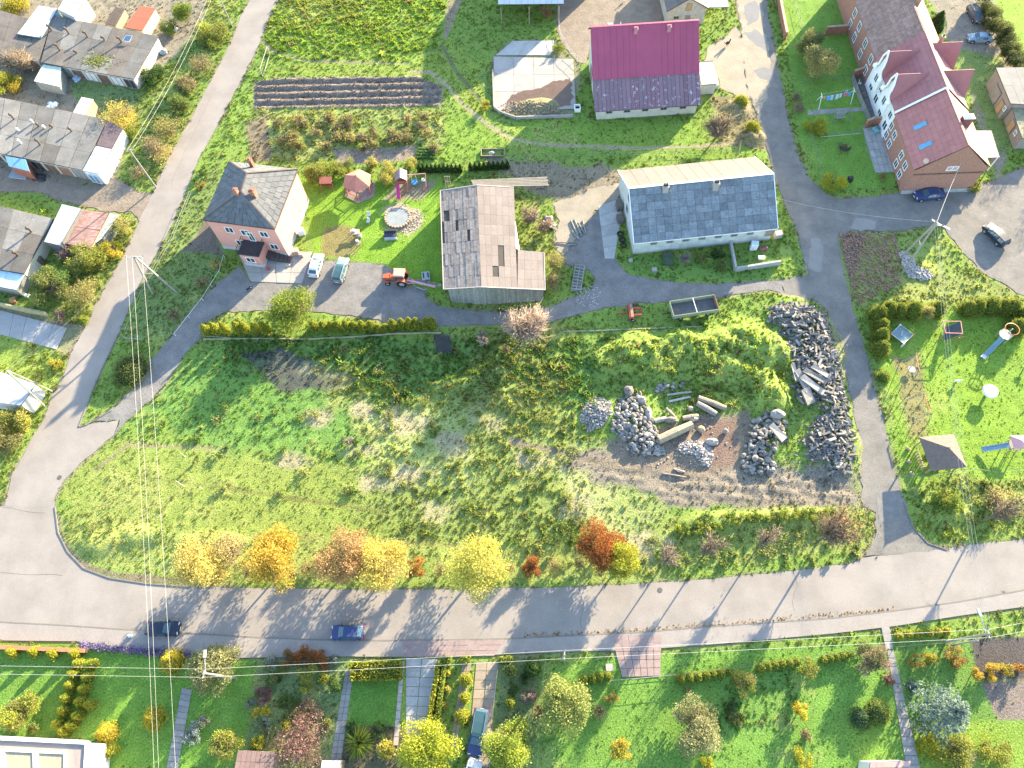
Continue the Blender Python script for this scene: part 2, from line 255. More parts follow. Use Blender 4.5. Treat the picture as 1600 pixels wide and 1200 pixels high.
# ================================================================= ground cover: (outline, colour, softness m, wobble m, tuft density, tuft height)
GR = (.155, .225, .046); LAWN = (.085, .135, .026); DRY = (.19, .175, .07); LUSH = (.085, .14, .028); SOIL = (.15, .115, .085); GRAVEL = (.27, .25, .22)
PATCH = [
 ([(405, -30), (700, -30), (690, 60), (640, 100), (420, 95), (410, 60)], (.13, .165, .03), 2, 2, 1.3, .40),
 ([(420, 92), (640, 98), (700, 60), (780, 120), (760, 200), (700, 150), (640, 118), (420, 122)], (.14, .16, .035), 2, 1, .9, .25),
 ([(397, 128), (440, 121), (655, 119), (692, 136), (690, 166), (600, 169), (397, 171)], (.16, .13, .105), .5, .4, 0, 0),
 ([(400, 172), (690, 170), (695, 232), (640, 250), (420, 250), (385, 215)], (.165, .165, .06), 1, 1, .8, .35),
 ([(520, 232), (648, 228), (650, 250), (530, 258)], (.21, .17, .13), .6, .6, .15, .2),
 ([(385, 190), (420, 180), (420, 250), (395, 250)], (.17, .14, .09), 1, 1, .4, .3),
 ([(700, 175), (900, 190), (1090, 190), (1180, 150), (1200, 250), (1000, 245), (760, 250), (700, 250)], (.12, .16, .03), 1, 1, .6, .18),
 ([(760, 250), (980, 262), (985, 300), (870, 315), (800, 285)], (.19, .16, .11), 1.5, 1.5, .4, .2),
 ([(470, 275), (690, 280), (690, 470), (600, 415), (490, 400)], (.11, .165, .02), .5, .4, .22, .10),
 ([(500, 350), (560, 355), (560, 400), (500, 402)], (.17, .15, .06), 1.2, 1, .1, .1),
 ([(350, 240), (300, 300), (262, 375), (225, 450), (200, 530), (290, 530), (350, 400), (330, 340)], (.11, .13, .045), 1, 1, .9, .25),
 ([(333, 325), (283, 395), (330, 395), (349, 400)], (.13, .105, .085), .8, .6, .1, .2),
 ([(178, 682), (330, 530), (360, 560), (700, 560), (720, 640), (560, 700), (340, 720), (250, 650)], (.09, .14, .035), 3, 2, .6, .25),
 ([(100, 800), (90, 770), (170, 690), (340, 700), (700, 740), (900, 830), (600, 850), (200, 840)], (.145, .155, .04), 2, 2, .55, .16),
 ([(360, 530), (950, 530), (930, 640), (700, 640), (500, 620), (370, 590)], (.085, .125, .035), 2, 2, 1.2, .45),
 ([(600, 640), (720, 600), (900, 640), (890, 860), (650, 860), (560, 800)], (.135, .145, .045), 3, 2.5, 1.0, .35),
 ([(560, 650), (720, 640), (740, 760), (580, 740)], (.20, .20, .075), 4, 3, .8, .3),
 ([(930, 540), (1240, 530), (1235, 600), (1220, 650), (1150, 650), (940, 600)], (.15, .17, .045), 2, 1.5, 1.0, .4),
 ([(890, 700), (960, 700), (1340, 735), (1350, 800), (1050, 800), (950, 780), (870, 740)], (.18, .155, .122), 1.8, 1.8, .55, .2),
 ([(870, 730), (1010, 770), (1060, 800), (1050, 850), (960, 850), (880, 800)], (.20, .19, .085), 2.5, 2, .7, .25),
 ([(1040, 800), (1350, 790), (1360, 860), (1000, 900), (980, 860)], (.16, .16, .05), 1.5, 1, .9, .25),
 ([(1310, 365), (1400, 362), (1412, 450), (1390, 480), (1330, 480)], (.155, .115, .08), 1, .9, .7, .22),
 ([(1380, 300), (1600, 455), (1600, 480), (1330, 480), (1330, 440)], (.16, .17, .05), 1.5, 1, .8, .28),
 ([(1400, 410), (1580, 440), (1590, 470), (1400, 470)], (.155, .155, .05), 1.5, 1, .9, .28),
 ([(1360, 490), (1600, 480), (1680, 480), (1680, 760), (1430, 760), (1400, 700)], (.12, .165, .025), .8, .6, .35, .16),
 ([(1400, 755), (1680, 740), (1680, 835), (1500, 850), (1440, 830)], (.14, .155, .04), 1, 1, 1.1, .32),
 ([(1395, 560), (1435, 550), (1450, 680), (1420, 690)], (.18, .165, .07), 1.2, 1, .3, .15),
 ([(1220, -30), (1340, -30), (1360, 110), (1400, 290), (1290, 300), (1250, 220)], (.105, .16, .03), .5, .4, .2, .10),
 ([(1530, -30), (1680, -30), (1680, 140), (1600, 90)], (.15, .2, .035), .5, .3, .2, .1),
 ([(1440, -30), (1540, -30), (1600, 100), (1560, 290), (1500, 110)], (.21, .19, .15), 1, 1, .2, .12),
 ([(1480, 75), (1560, 90), (1600, 220), (1560, 240)], (.12, .15, .05), 1.5, 1, .4, .15),
 ([(1225, 320), (1300, 460), (1190, 430), (1210, 330)], (.12, .155, .035), .8, .6, 1.0, .3),
 ([(965, 400), (1220, 395), (1200, 440), (1000, 438)], (.10, .145, .035), .8, .6, .8, .25),
 ([(-60, -30), (330, -30), (300, 120), (220, 280), (-60, 300)], (.20, .175, .13), 1.5, 1.2, .3, .25),
 ([(215, 130), (270, 90), (330, 20), (365, 30), (240, 300), (180, 290)], (.12, .14, .04), 1.2, 1, 1.0, .3),
 ([(110, 120), (215, 135), (200, 200), (120, 160)], (.12, .14, .06), 1, 1, .6, .2),
 ([(100, 440), (217, 330), (190, 405), (130, 510), (80, 490)], (.13, .145, .04), 1, .8, 1.1, .35),
 ([(-60, 515), (60, 530), (110, 560), (60, 660), (0, 770), (-60, 780)], (.14, .16, .04), 1, 1, 1.1, .3),
 ([(-60, 515), (40, 530), (40, 570), (-60, 575)], (.13, .16, .035), 1, .7, .4, .15),
 ([(80, 800), (120, 880), (240, 910), (1000, 912), (1000, 860), (800, 850), (300, 830)], (.16, .165, .05), 1, .8, .6, .22),
 ([(-60, 1004), (130, 1006), (130, 1150), (-60, 1150)], (.085, .14, .026), .3, .2, .15, .08),
 ([(130, 1010), (400, 1030), (380, 1200), (130, 1200)], (.085, .145, .026), .3, .2, .15, .08),
 ([(400, 1030), (540, 1040), (515, 1210), (380, 1210)], (.10, .12, .05), .4, .4, .5, .2),
 ([(548, 1064), (628, 1064), (615, 1140), (545, 1140)], (.075, .13, .024), .15, .1, .05, .06),
 ([(540, 1135), (640, 1135), (650, 1210), (520, 1210)], (.10, .09, .05), .4, .3, .3, .2),
 ([(780, 1030), (850, 1030), (840, 1210), (770, 1210)], (.095, .11, .05), .3, .3, .4, .2),
 ([(846, 1035), (1390, 1000), (1430, 1210), (830, 1210)], (.09, .145, .03), .4, .3, .4, .14),
 ([(1110, 1075), (1230, 1050), (1260, 1140), (1120, 1150)], (.085, .135, .032), 1.5, 1.2, .9, .28),
 ([(1515, 1000), (1680, 990), (1680, 1062), (1525, 1062)], (.075, .065, .06), .4, .3, .05, .15),
 ([(1525, 1065), (1680, 1060), (1680, 1125), (1560, 1128)], (.16, .13, .11), .4, .3, .1, .12),
 ([(1395, 1000), (1515, 1002), (1530, 1060), (1560, 1130), (1420, 1130)], (.08, .125, .03), .4, .3, .25, .12),
 ([(1430, 1130), (1680, 1125), (1680, 1210), (1440, 1210)], (.13, .165, .03), .5, .3, .4, .12),
 ([(598, 326), (625, 316), (655, 330), (660, 352), (640, 368), (610, 360)], (.30, .25, .19), 1.0, .9, 0, 0),
 ([(625, 278), (680, 282), (660, 312), (600, 312)], (.20, .17, .11), 1.0, .7, .1, .1),
 ([(1020, 668), (1170, 640), (1190, 720), (1100, 745), (960, 730), (950, 690)], (.17, .135, .10), 1.2, 1, .15, .2),
 ([(1090, 700), (1100, 660), (1150, 655), (1152, 730), (1112, 728)], (.15, .105, .082), .8, .6, 0, 0),
 ([(760, 100), (775, 180), (820, 190), (770, 195), (745, 120)], (.11, .14, .04), .8, .6, .8, .25),
 ([(1110, 150), (1200, 150), (1210, 235), (1130, 230)], (.17, .15, .08), 1, 1, .5, .3),
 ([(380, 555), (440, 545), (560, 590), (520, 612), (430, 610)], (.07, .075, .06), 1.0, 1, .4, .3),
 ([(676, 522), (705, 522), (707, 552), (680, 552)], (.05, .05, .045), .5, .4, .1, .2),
 ([(700, 0), (722, 0), (700, 60), (690, 60)], (.20, .165, .11), .6, .5, .3, .2),
]
for x_, y_, r_ in [(625, 662, 26), (560, 705, 22), (500, 655, 18), (645, 742, 24), (705, 690, 20), (455, 722, 16), (590, 760, 20), (835, 720, 24), (760, 655, 18), (690, 800, 18), (350, 705, 14), (900, 790, 22), (1010, 845, 24), (560, 640, 14), (480, 580, 16)]:
    PATCH.append(([(x_ + r_ * 1.3 * math.cos(a), y_ + r_ * .75 * math.sin(a)) for a in np.arange(7) * .9], (.27, .245, .14), 2.2, 2.2, .4, .2))
LINES = [  # trodden or wheel-worn strips: polyline, half width, colour
 ([(640, 112), (672, 112), (700, 135), (722, 162), (745, 182), (770, 200), (800, 217), (850, 227), (1000, 231), (1090, 229), (1150, 224)], .38, (.27, .22, .15)),
 ([(405, 60), (430, 82), (480, 95), (560, 97), (640, 100)], .35, (.20, .18, .10)),
 ([(690, 70), (712, 110), (735, 138), (755, 162)], .35, (.10, .10, .06)),
 ([(430, 56), (470, 58), (520, 85), (560, 88)], .25, (.085, .12, .03)), ([(560, 85), (640, 82), (680, 78)], .25, (.085, .12, .03)),
 ([(120, 880), (180, 898), (300, 912)], .45, (.16, .12, .09)), ([(85, 795), (92, 835), (110, 868), (135, 890)], .4, (.17, .13, .10)),
 ([(300, 836), (500, 840), (640, 846), (800, 860)], .25, (.19, .19, .06)), ([(220, 745), (330, 760), (600, 800)], .2, (.12, .12, .04)),
 ([(150, 735), (200, 695), (330, 700)], .3, (.19, .17, .09)),
 ([(800, 690), (900, 712), (1000, 738)], .5, (.16, .13, .09)),
]
# ================================================================= terrain grid
xs = np.concatenate([[-2500, -900, -400, -220, -150, -125], np.arange(-112, 104, .31), [112, 130, 160, 240, 400, 900, 2500]])
ys = np.concatenate([[-2500, -800, -300, -100, -40, -20], np.arange(-10, 136, .31), [142, 152, 170, 200, 260, 400, 900, 2500]])
GX, GY = np.meshgrid(xs, ys); gx, gy = GX.ravel(), GY.ravel(); NG = len(gx)
def bbox_sel(pts, pad):
    a = np.array(pts); return np.nonzero((gx > a[:, 0].min() - pad) & (gx < a[:, 0].max() + pad) & (gy > a[:, 1].min() - pad) & (gy < a[:, 1].max() + pad))[0]
wob = fbm(gx, gy, 3.0, 3, 3); big = fbm(gx, gy, 14, 3, 9); mid = fbm(gx, gy, 1.6, 3, 21); fin = fbm(gx, gy, .7, 2, 33)
col = np.tile(np.array(GR), (NG, 1)); dens = np.full(NG, .8); th = np.full(NG, .28)
def lay(i, wgt, c, d=None, h=None):
    wgt = wgt[:, None]; col[i] = col[i] * (1 - wgt) + np.array(c) * wgt
    if d is not None: dens[i] = dens[i] * (1 - wgt[:, 0]) + d * wgt[:, 0]; th[i] = th[i] * (1 - wgt[:, 0]) + h * wgt[:, 0]
for pts, c, soft, wb, d, h in PATCH:
    if c[1] > c[0] * .92 and c[2] < c[1] * .5: c = np.array(c) * (1.26, 1.46, 1.3)
    q = PP(pts); i = bbox_sel(q, soft + wb); lay(i, smooth01((sdist(gx[i], gy[i], q) + wob[i] * wb) / soft + .5), c, d, h)
# drifts of dry and lush grass where it is grass at all
grassy = np.clip(dens * 2, 0, 1) * (col[:, 1] > col[:, 0] * .95)
k = (smooth01((big + .5 * mid - .18) * 2.2) * .6 * grassy)[:, None]; col = col * (1 - k) + np.array([.23, .235, .075]) * k
k = (smooth01((-big + .5 * fin - .2) * 2.5) * .5 * grassy)[:, None]; col = col * (1 - k) + np.array([.11, .18, .034]) * k
for pts, hw, c in LINES:
    q = PP(pts); i = bbox_sel(q, 3); s = smooth01((hw - segd(gx[i], gy[i], q, False) + wob[i] * .25) / .35 + .5); lay(i, s * .85, c, .1, .1)
dens = dens; hgt = mid * .055 * np.clip(th / .25, .3, 1.6) + fin * .045 * np.clip(th / .25, .2, 1.6) + big * .12
def rows(px, lam, amp, ang_px, c=None):
    q = PP(px); i = bbox_sel(q, 1); a, b = P2(*ang_px[0]), P2(*ang_px[1]); d = (b - a) / np.linalg.norm(b - a); n = np.array([-d[1], d[0]])
    s = smooth01(sdist(gx[i], gy[i], q) / .8); u = (gx[i] - a[0]) * n[0] + (gy[i] - a[1]) * n[1] + wob[i] * .12
    hgt[i] = hgt[i] * (1 - s) + s * (amp * np.sin(2 * np.pi * u / lam) + .13 * fin[i] + .08 * mid[i]); return i, s, u
rows([(397, 126), (440, 119), (655, 117), (692, 134), (690, 168), (600, 171), (397, 173)], 1.75, .2, ((400, 150), (690, 145)))
rows([(1527, 1066), (1680, 1060), (1680, 1124), (1560, 1127)], 1.0, .16, ((1530, 1128), (1560, 1066)))
rows([(900, 712), (1340, 748), (1345, 785), (1050, 790), (940, 745)], 1.35, .04, ((950, 735), (1340, 765)))
flat = np.zeros(NG)
for pts in FLAT:
    q = PP(pts); i = bbox_sel(q, 2.2); flat[i] = np.maximum(flat[i], smooth01((sdist(gx[i], gy[i], q) + 1.9) / 1.6))
hgt = hgt * (1 - flat) - .012 * flat
for pts in PAVED:
    q = PP(pts); i = bbox_sel(q, 1); s = sdist(gx[i], gy[i], q); hgt[i] -= .06 * smooth01((s + .1) / .3); dens[i] *= 1 - smooth01((s + .15) / .3)
    k = smooth01((s + .5 + wob[i] * .5) / .6); lay(i, k * .7, (.20, .165, .12))
def mound(px, py, r, h, sx=1., ang=0., p=1.):
    c = P2(px, py); i = np.nonzero((abs(gx - c[0]) < r * 3 * max(1, sx)) & (abs(gy - c[1]) < r * 3 * max(1, sx)))[0]
    dx, dy = gx[i] - c[0], gy[i] - c[1]; u, v = dx * math.cos(ang) + dy * math.sin(ang), -dx * math.sin(ang) + dy * math.cos(ang)
    d = np.sqrt((u / sx) ** 2 + v ** 2) / r + wob[i] * .16 + mid[i] * .05
    b = smooth01(1.15 - d) ** p; hgt[i] = np.maximum(hgt[i], hgt[i] * (1 - b) + (b * h * (.82 + .42 * mid[i] + .16 * fin[i] + .2 * wob[i])))
for m in [(1000, 556, 4.2, 2.1, 1.25, .1), (962, 568, 2.4, 1.0), (1100, 556, 5.0, 2.3, 1.2, .1), (1160, 535, 4.4, 2.2, 1.4, -.1), (1205, 552, 3.6, 2.0), (1060, 540, 3.4, 1.7), (1204, 622, 2.9, 2.2, 1.3, 1.5), (1190, 592, 2.3, 1.4), (1035, 575, 3, 1.3), (1150, 575, 3.2, 1.6), (940, 560, 2.6, .7),
          (1240, 505, 5.0, .8, 1.3, -.6), (1275, 560, 4.2, .9, 1.8, 1.3), (1290, 640, 3.4, .9, 1.8, 1.4), (1300, 700, 4.2, .8, 1.2, 1.4), (1270, 710, 3.6, .6), (935, 645, 2.6, .75), (1000, 665, 3.6, .6, 1.5, 1.3), (1085, 708, 2.6, .5), (1193, 690, 3.4, .6, 1.7, 1.2), (1150, 172, 2.6, 1.3), (1178, 215, 2.2, 1.1), (840, 165, 2.4, .6, 2.2, 0), (1430, 418, 2.2, .45, 1.7, -.5),
          (150, 850, 1.8, .5, 2.5, 0), (210, 838, 1.8, .6, 2.6, 0), (330, 845, 1.4, .45, 4, 0), (1200, 812, 1.5, .6, 7, .05), (1110, 815, 1.5, .6, 3, .05), (1480, 800, 2.0, .6, 2, 0), (1560, 790, 2, .6, 2, 0), (700, 600, 2.2, .5, 2.5, .2), (800, 620, 2.4, .45, 2, .3)]: mound(*m)
def gz(x, y):
    """ground height under a point"""
    j = int(np.clip(np.searchsorted(xs, x) - 1, 0, len(xs) - 2)); i = int(np.clip(np.searchsorted(ys, y) - 1, 0, len(ys) - 2)); G = hgt.reshape(GX.shape)
    fx, fy = (x - xs[j]) / (xs[j + 1] - xs[j]), (y - ys[i]) / (ys[i + 1] - ys[i])
    return float((G[i, j] * (1 - fx) + G[i, j + 1] * fx) * (1 - fy) + (G[i + 1, j] * (1 - fx) + G[i + 1, j + 1] * fx) * fy)
nx_, ny_ = len(xs), len(ys); ii = (np.arange(ny_ - 1)[:, None] * nx_ + np.arange(nx_ - 1)[None]).ravel()
fc = np.stack([ii, ii + 1, ii + 1 + nx_, ii + nx_], 1)
# drop fine cells that lie well outside the view
cx_, cy_ = gx[ii], gy[ii]; fine_ = (cx_ > -111) & (cx_ < 102) & (cy_ > -10) & (cy_ < 134)
col *= (1 + .16 * fin + .10 * mid)[:, None]
ground = npmesh('ground', np.stack([gx, gy, hgt], 1), fc, GRD, np.clip(col, .005, .9), smooth=True)
tag(ground, 'uneven ground of meadow grass, lawns, bare soil and low mounds under everything', 'ground', kind='structure')
# ================================================================= paved sheets
ASPH = M('worn_asphalt', (.195, .172, .152), .9, .07, .22, fine=.10, col2=(.255, .227, .202), band=(.28, .62)); ASPH2 = M('lane_gravel', (.125, .118, .108), .95, .2, .35, col2=(.205, .186, .163), fine=.22, bump=.4)
PAVE = M('pavement_blocks', (.228, .203, .183), .9, .06, .5, fine=.1, col2=(.265, .236, .213)); GRV = M('grey_gravel', (.13, .123, .117), .95, .2, .5, col2=(.205, .192, .178), fine=.3, bump=.5)
SAND = M('pale_sand', (.30, .26, .2), .95, .15, .35, col2=(.22, .19, .145), fine=.2, bump=.4); MUDM = M('trodden_mud', (.155, .125, .10), .95, .2, .6, col2=(.23, .19, .145), fine=.3, bump=1)
KERB = M('kerb_stone', (.16, .15, .13), .9, .1, 1); REDBLK = M('reddish_paving', (.25, .185, .17), .9, .1, .8, fine=.12); WATER = M('puddle_water', (.20, .185, .165), .12, .1, .4); WATERB = M('brown_puddle_water', (.15, .095, .06), .1, .15, .5)
sheet('road', 'wide pale asphalt village road crossing the bottom of the photo', ROAD, .012, ASPH, 'road', .08, 1.2)
sheet('pavement', 'pale block footway along the lower side of the wide road', FOOT, .10, PAVE, 'pavement', thick=.12)
sheet('road', 'narrow pale asphalt side road climbing along the left of the meadow', SIDE, .016, ASPH, 'road', .10, 1.0)
sheet('driveway', 'grey gravel drive and yard running past the pink house and wooden barn', DRIVE, .022, GRV, 'driveway', .22, .7)
sheet('lane', 'rutted gravel lane between the barns and the brick row house', LANE, .018, ASPH2, 'lane', .25, .8)
sheet('sandy_strip', 'whitish sandy wheel strip along the top of the lane', [(1150, -30), (1158, 50), (1166, 130), (1184, 180), (1197, 158), (1206, 120), (1198, 60), (1188, 0), (1184, -30)], .0225, SAND, 'lane', .3, .7)
sheet('yard', 'dusty turning yard on the right of the red barn', YARDTOP, .020, SAND, 'yard', .25, .7)
sheet('yard', 'trampled animal yard above the red barn', PEN, .014, MUDM, 'yard', .15, .8)
sheet('yard', 'sunlit sandy yard left of the grey roofed building', SANDY, .018, SAND, 'yard', .3, .7)
sheet('yard', 'dark dirt yard between the garage rows', GARAGEYARD, .014, MUDM, 'yard', .25, .8)
for lb, q in [('transverse joint across the side road above the junction', [(4, 792), (30, 797), (55, 800), (84, 804)]), ('transverse joint at the left end of the wide road', [(-40, 892), (20, 895), (70, 897), (112, 900)]), ('crack across the wide road left of the lane mouth', [(1240, 893), (1246, 915), (1238, 940), (1245, 968)]), ('crack along the side road', [(330, 150), (306, 200), (282, 252), (262, 300)]), ('crack across the wide road below the red tree', [(905, 918), (912, 945), (906, 970), (915, 990)])]:
    p_ = PP(q); L_, R_ = [], []
    for a_, b_ in zip(p_, p_[1:]):
        m_ = max(2, int(np.linalg.norm(b_ - a_) / 1.2)); n_ = np.array([-(b_ - a_)[1], (b_ - a_)[0]]) / np.linalg.norm(b_ - a_)
        for k_ in range(m_): c_ = a_ + (b_ - a_) * k_ / m_ + n_ * random.gauss(0, .08); w_ = random.uniform(.01, .035); L_.append(c_ + n_ * w_); R_.append(c_ - n_ * w_)
    sheet('road_seam', lb, L_ + R_[::-1], .0205, M('dark_seam', (.145, .13, .116), .9), 'seam', world=True)
for lb, x, y in (('round manhole cover in the side road bend', 93, 746), ('round drain cover near the verge of the wide road', 1031, 922)):
    s = B(); s.tube((*P2(x, y), -.02), (*P2(x, y), .035), .33, .33, 14); tag(s.build('manhole_cover', M('cast_iron', (.09, .085, .08), .7)), lb, 'manhole cover')
# kerb between road and footway
kb = B(); kp = PP(ROAD[28:48])
kp = PP([(1680, 905), (1600, 922), (1500, 940), (1400, 954), (1300, 966), (1200, 973), (1100, 980), (1000, 988), (900, 993), (800, 998), (700, 1000), (600, 1001), (500, 1000), (400, 996), (300, 990), (200, 984), (100, 977), (0, 972), (-60, 968)])
for a, b in zip(kp, kp[1:]):
    kb.beam((*a, .055), (*b, .055), .16, .11)
tag(kb.build('kerb', KERB), 'long stone kerb between the wide road and its footway', 'kerb', kind='structure')
for lab, pts in [('weedy kerb edging around the bend of the side road', [(86, 792), (91, 832), (106, 862), (131, 888), (171, 903), (230, 912), (300, 917)]), ('kerb edging at the tip of the grass triangle', [(186, 520), (150, 597), (123, 667), (135, 664), (175, 641)]), ('kerb edging at the mouth of the gravel lane', [(1412, 785), (1425, 822), (1450, 849), (1480, 859)])]:
    kb = B(); q = PP(pts)
    for a, b in zip(q, q[1:]): kb.beam((*a, .03), (*b, .03), .14, .12)
    tag(kb.build('kerb', KERB), lab, 'kerb', kind='structure')
EXCL = []
def slabs(name, label, px4, nx, ny, z, mat, cat, th=.1, gap=.05, piece='concrete_slab'):
    A, Bq, C, D = [P(x, y, z) for x, y in px4]; t = thing(name, label, cat, ((A + C) / 2)); t['kind'] = 'structure'; o = (A + C) / 2 * np.array([1, 1, 0]); EXCL.append([p[:2] for p in (A, Bq, C, D)])
    for i in range(nx):
        for j in range(ny):
            f = lambda u, v: (A * (1 - u) + Bq * u) * (1 - v) + (D * (1 - u) + C * u) * v
            du, dv = gap / max(1, np.linalg.norm(Bq - A)), gap / max(1, np.linalg.norm(D - A)); dz = np.array([0, 0, random.uniform(-.012, .012)])
            u0, u1, v0, v1 = i / nx + du / 2, (i + 1) / nx - du / 2, j / ny + dv / 2, (j + 1) / ny - dv / 2
            B().slab(f(u0, v0) + dz, f(u1, v0) + dz, f(u1, v1) + dz, f(u0, v1) + dz, th).build(piece, mat, t, o)
    t.location.z = 0; return t
PALE = M('pale_concrete', (.30, .275, .25), .9, .1, .5, fine=.12, rand=.05); BLUECON = M('smooth_concrete', (.29, .285, .28), .85, .1, .5, fine=.08, rand=.05)
slabs('concrete_pad', 'pale concrete manure pad left of the red barn', [(772, 172), (900, 170), (896, 92), (771, 88)], 4, 3, .10, PALE, 'concrete pad')
slabs('concrete_pad', 'older cracked concrete strip above the manure pad', [(775, 86), (860, 86), (866, 63), (801, 64)], 5, 1, .06, CONC, 'concrete pad')
slabs('concrete_pad', 'row of wide cast concrete slabs beside the garages at left edge', [(-40, 512), (88, 546), (105, 512), (-40, 474)], 7, 1, .06, BLUECON, 'concrete pad')
slabs('terrace', 'pale slab forecourt at the foot of the pink house', [(392, 440), (472, 443), (488, 393), (372, 396)], 4, 3, .08, PALE, 'terrace')
slabs('concrete_strip', 'rough pale concrete strip along the left gable of the grey building', [(945, 404), (960, 404), (976, 308), (934, 322)], 1, 5, .05, CONC, 'concrete strip')
slabs('driveway', 'smooth concrete driveway between the clipped hedges at bottom', [(634, 1150), (662, 1150), (684, 1030), (634, 1028)], 2, 8, .06, BLUECON, 'driveway', piece='paving_slab')
slabs('driveway', 'tan paved driveway with the dark car standing on it', [(728, 1215), (764, 1215), (778, 1034), (744, 1034)], 2, 12, .06, M('tan_paving', (.27, .22, .165), .9, .1, .8, fine=.1, rand=.1), 'driveway', piece='paving_slab')
slabs('path', 'straight grey garden path beside the clipped hedge block', [(512, 1210), (530, 1210), (553, 1046), (540, 1046)], 2, 16, .05, M('grey_paving', (.25, .235, .22), .9, .1, .8, fine=.1, rand=.1), 'path', piece='paving_slab')
slabs('path', 'slanting grey path between garden and blue spruce', [(1418, 1210), (1440, 1210), (1396, 1015), (1386, 1015)], 1, 14, .05, MATS['grey_paving'], 'path', piece='paving_slab')
slabs('path', 'narrow grey path crossing the lawn left of the flower garden', [(258, 1210), (276, 1210), (300, 1078), (284, 1074)], 1, 14, .05, MATS['grey_paving'], 'path', piece='paving_slab')
slabs('path', 'narrow strip of slabs beside the hedged topiary bed', [(703, 1170), (712, 1170), (738, 1036), (722, 1036)], 2, 10, .05, MATS['tan_paving'], 'path', piece='paving_slab')
slabs('path', 'thin kerbed strip right of the clipped lawn', [(614, 1165), (622, 1165), (632, 1032), (626, 1032)], 1, 10, .06, PALE, 'path', piece='paving_slab')
slabs('path', 'reddish paved crossing from the road to a garden gate', [(972, 1058), (1032, 1056), (1034, 992), (955, 992)], 6, 5, .115, REDBLK, 'path', piece='paving_slab')
slabs('path', 'reddish paved crossing in front of the concrete driveway', [(632, 1027), (772, 1025), (790, 999), (628, 1001)], 9, 3, .112, REDBLK, 'path', piece='paving_slab')
slabs('path', 'grey slab bridge over the verge at the slanting path', [(1384, 1014), (1396, 1014), (1390, 979), (1377, 980)], 1, 3, .11, MATS['grey_paving'], 'path', piece='paving_slab')
slabs('terrace', 'bluish slab terrace behind the brick row house', [(1368, 270), (1408, 268), (1388, 196), (1348, 200)], 5, 6, .08, CONC, 'terrace', piece='paving_slab')
slabs('terrace', 'small dark terrace with pink table by the white house walls', [(1354, 186), (1384, 184), (1362, 118), (1330, 122)], 4, 6, .08, M('dark_paving', (.14, .13, .125), .9, .2, 1, rand=.15), 'terrace', piece='paving_slab')
slabs('path', 'grey path between the clothesline lawn and the swing', [(1262, 180), (1352, 173), (1352, 167), (1262, 172)], 10, 1, .05, MATS['grey_paving'], 'path', piece='paving_slab')
def puddle(lab, px, z, mat=None): sheet('puddle', lab, px, z, mat or WATER, 'puddle', .25, .5)
puddle('long puddle on the left edge of the lane by the grass', [(1266, 372), (1276, 372), (1286, 385), (1284, 400), (1284, 424), (1276, 424), (1264, 415), (1264, 395)], .026)
puddle('wide puddle on the cross lane above the reddish rubble patch', [(1332, 342), (1345, 340), (1372, 345), (1368, 358), (1345, 361), (1330, 356)], .027)
puddle('upper puddle along the sandy lane', [(1162, 10), (1180, 0), (1190, 15), (1182, 35), (1168, 40), (1165, 25)], .028)
puddle('middle puddle with ragged edge along the sandy lane', [(1160, 52), (1180, 45), (1196, 58), (1198, 80), (1186, 74), (1170, 60)], .029)
puddle('lower puddle beside the dusty turning yard', [(1175, 110), (1195, 104), (1208, 112), (1206, 128), (1188, 122)], .030)
sheet('dark_patch', 'darker rectangular tarmac patch at the end of the lane', [(1368, 768), (1400, 767), (1412, 808), (1404, 812), (1374, 816)], .0265, M('dark_grey_patch', (.16, .153, .145), .9, .15, 1, fine=.15), 'tarmac patch', .03, 1)  # flat sheet of one grey tone laid over the lane
# ================================================================= grass tufts (stuff: nobody could count them)
def in_view(x, y, z, pad=30):
    c = RW.T @ np.vstack([x, y, np.asarray(z) - H]); px = 800 + F * c[0] / -c[2]; py = 600 - F * c[1] / -c[2]
    return (px > -pad) & (px < 1600 + pad) & (py > -pad) & (py < 1200 + pad)
def tuft_mesh(nb=11, spread=.55):
    vs, fs = [], []
    for i in range(nb):
        a = random.uniform(0, 6.28); r = random.uniform(0, spread) ** 1.0; bx, by = r * math.cos(a), r * math.sin(a); h = random.uniform(.55, 1.15); wd = random.uniform(.10, .19)
        t = random.uniform(0, 6.28); lx, ly = random.uniform(.1, .6) * math.cos(a + random.gauss(0, .6)), random.uniform(.1, .6) * math.sin(a + random.gauss(0, .6)); k = len(vs); cx, cy = math.cos(t) * wd, math.sin(t) * wd
        vs += [(bx - cx, by - cy, -.1), (bx + cx, by + cy, -.1), (bx + cx * .9 + lx * .4, by + cy * .9 + ly * .4, h * .6), (bx - cx * .9 + lx * .4, by - cy * .9 + ly * .4, h * .6), (bx + lx, by + ly, h)]
        fs += [(k, k + 1, k + 2, k + 3), (k + 3, k + 2, k + 4)]
    s = B(); s.add(vs, fs); return s
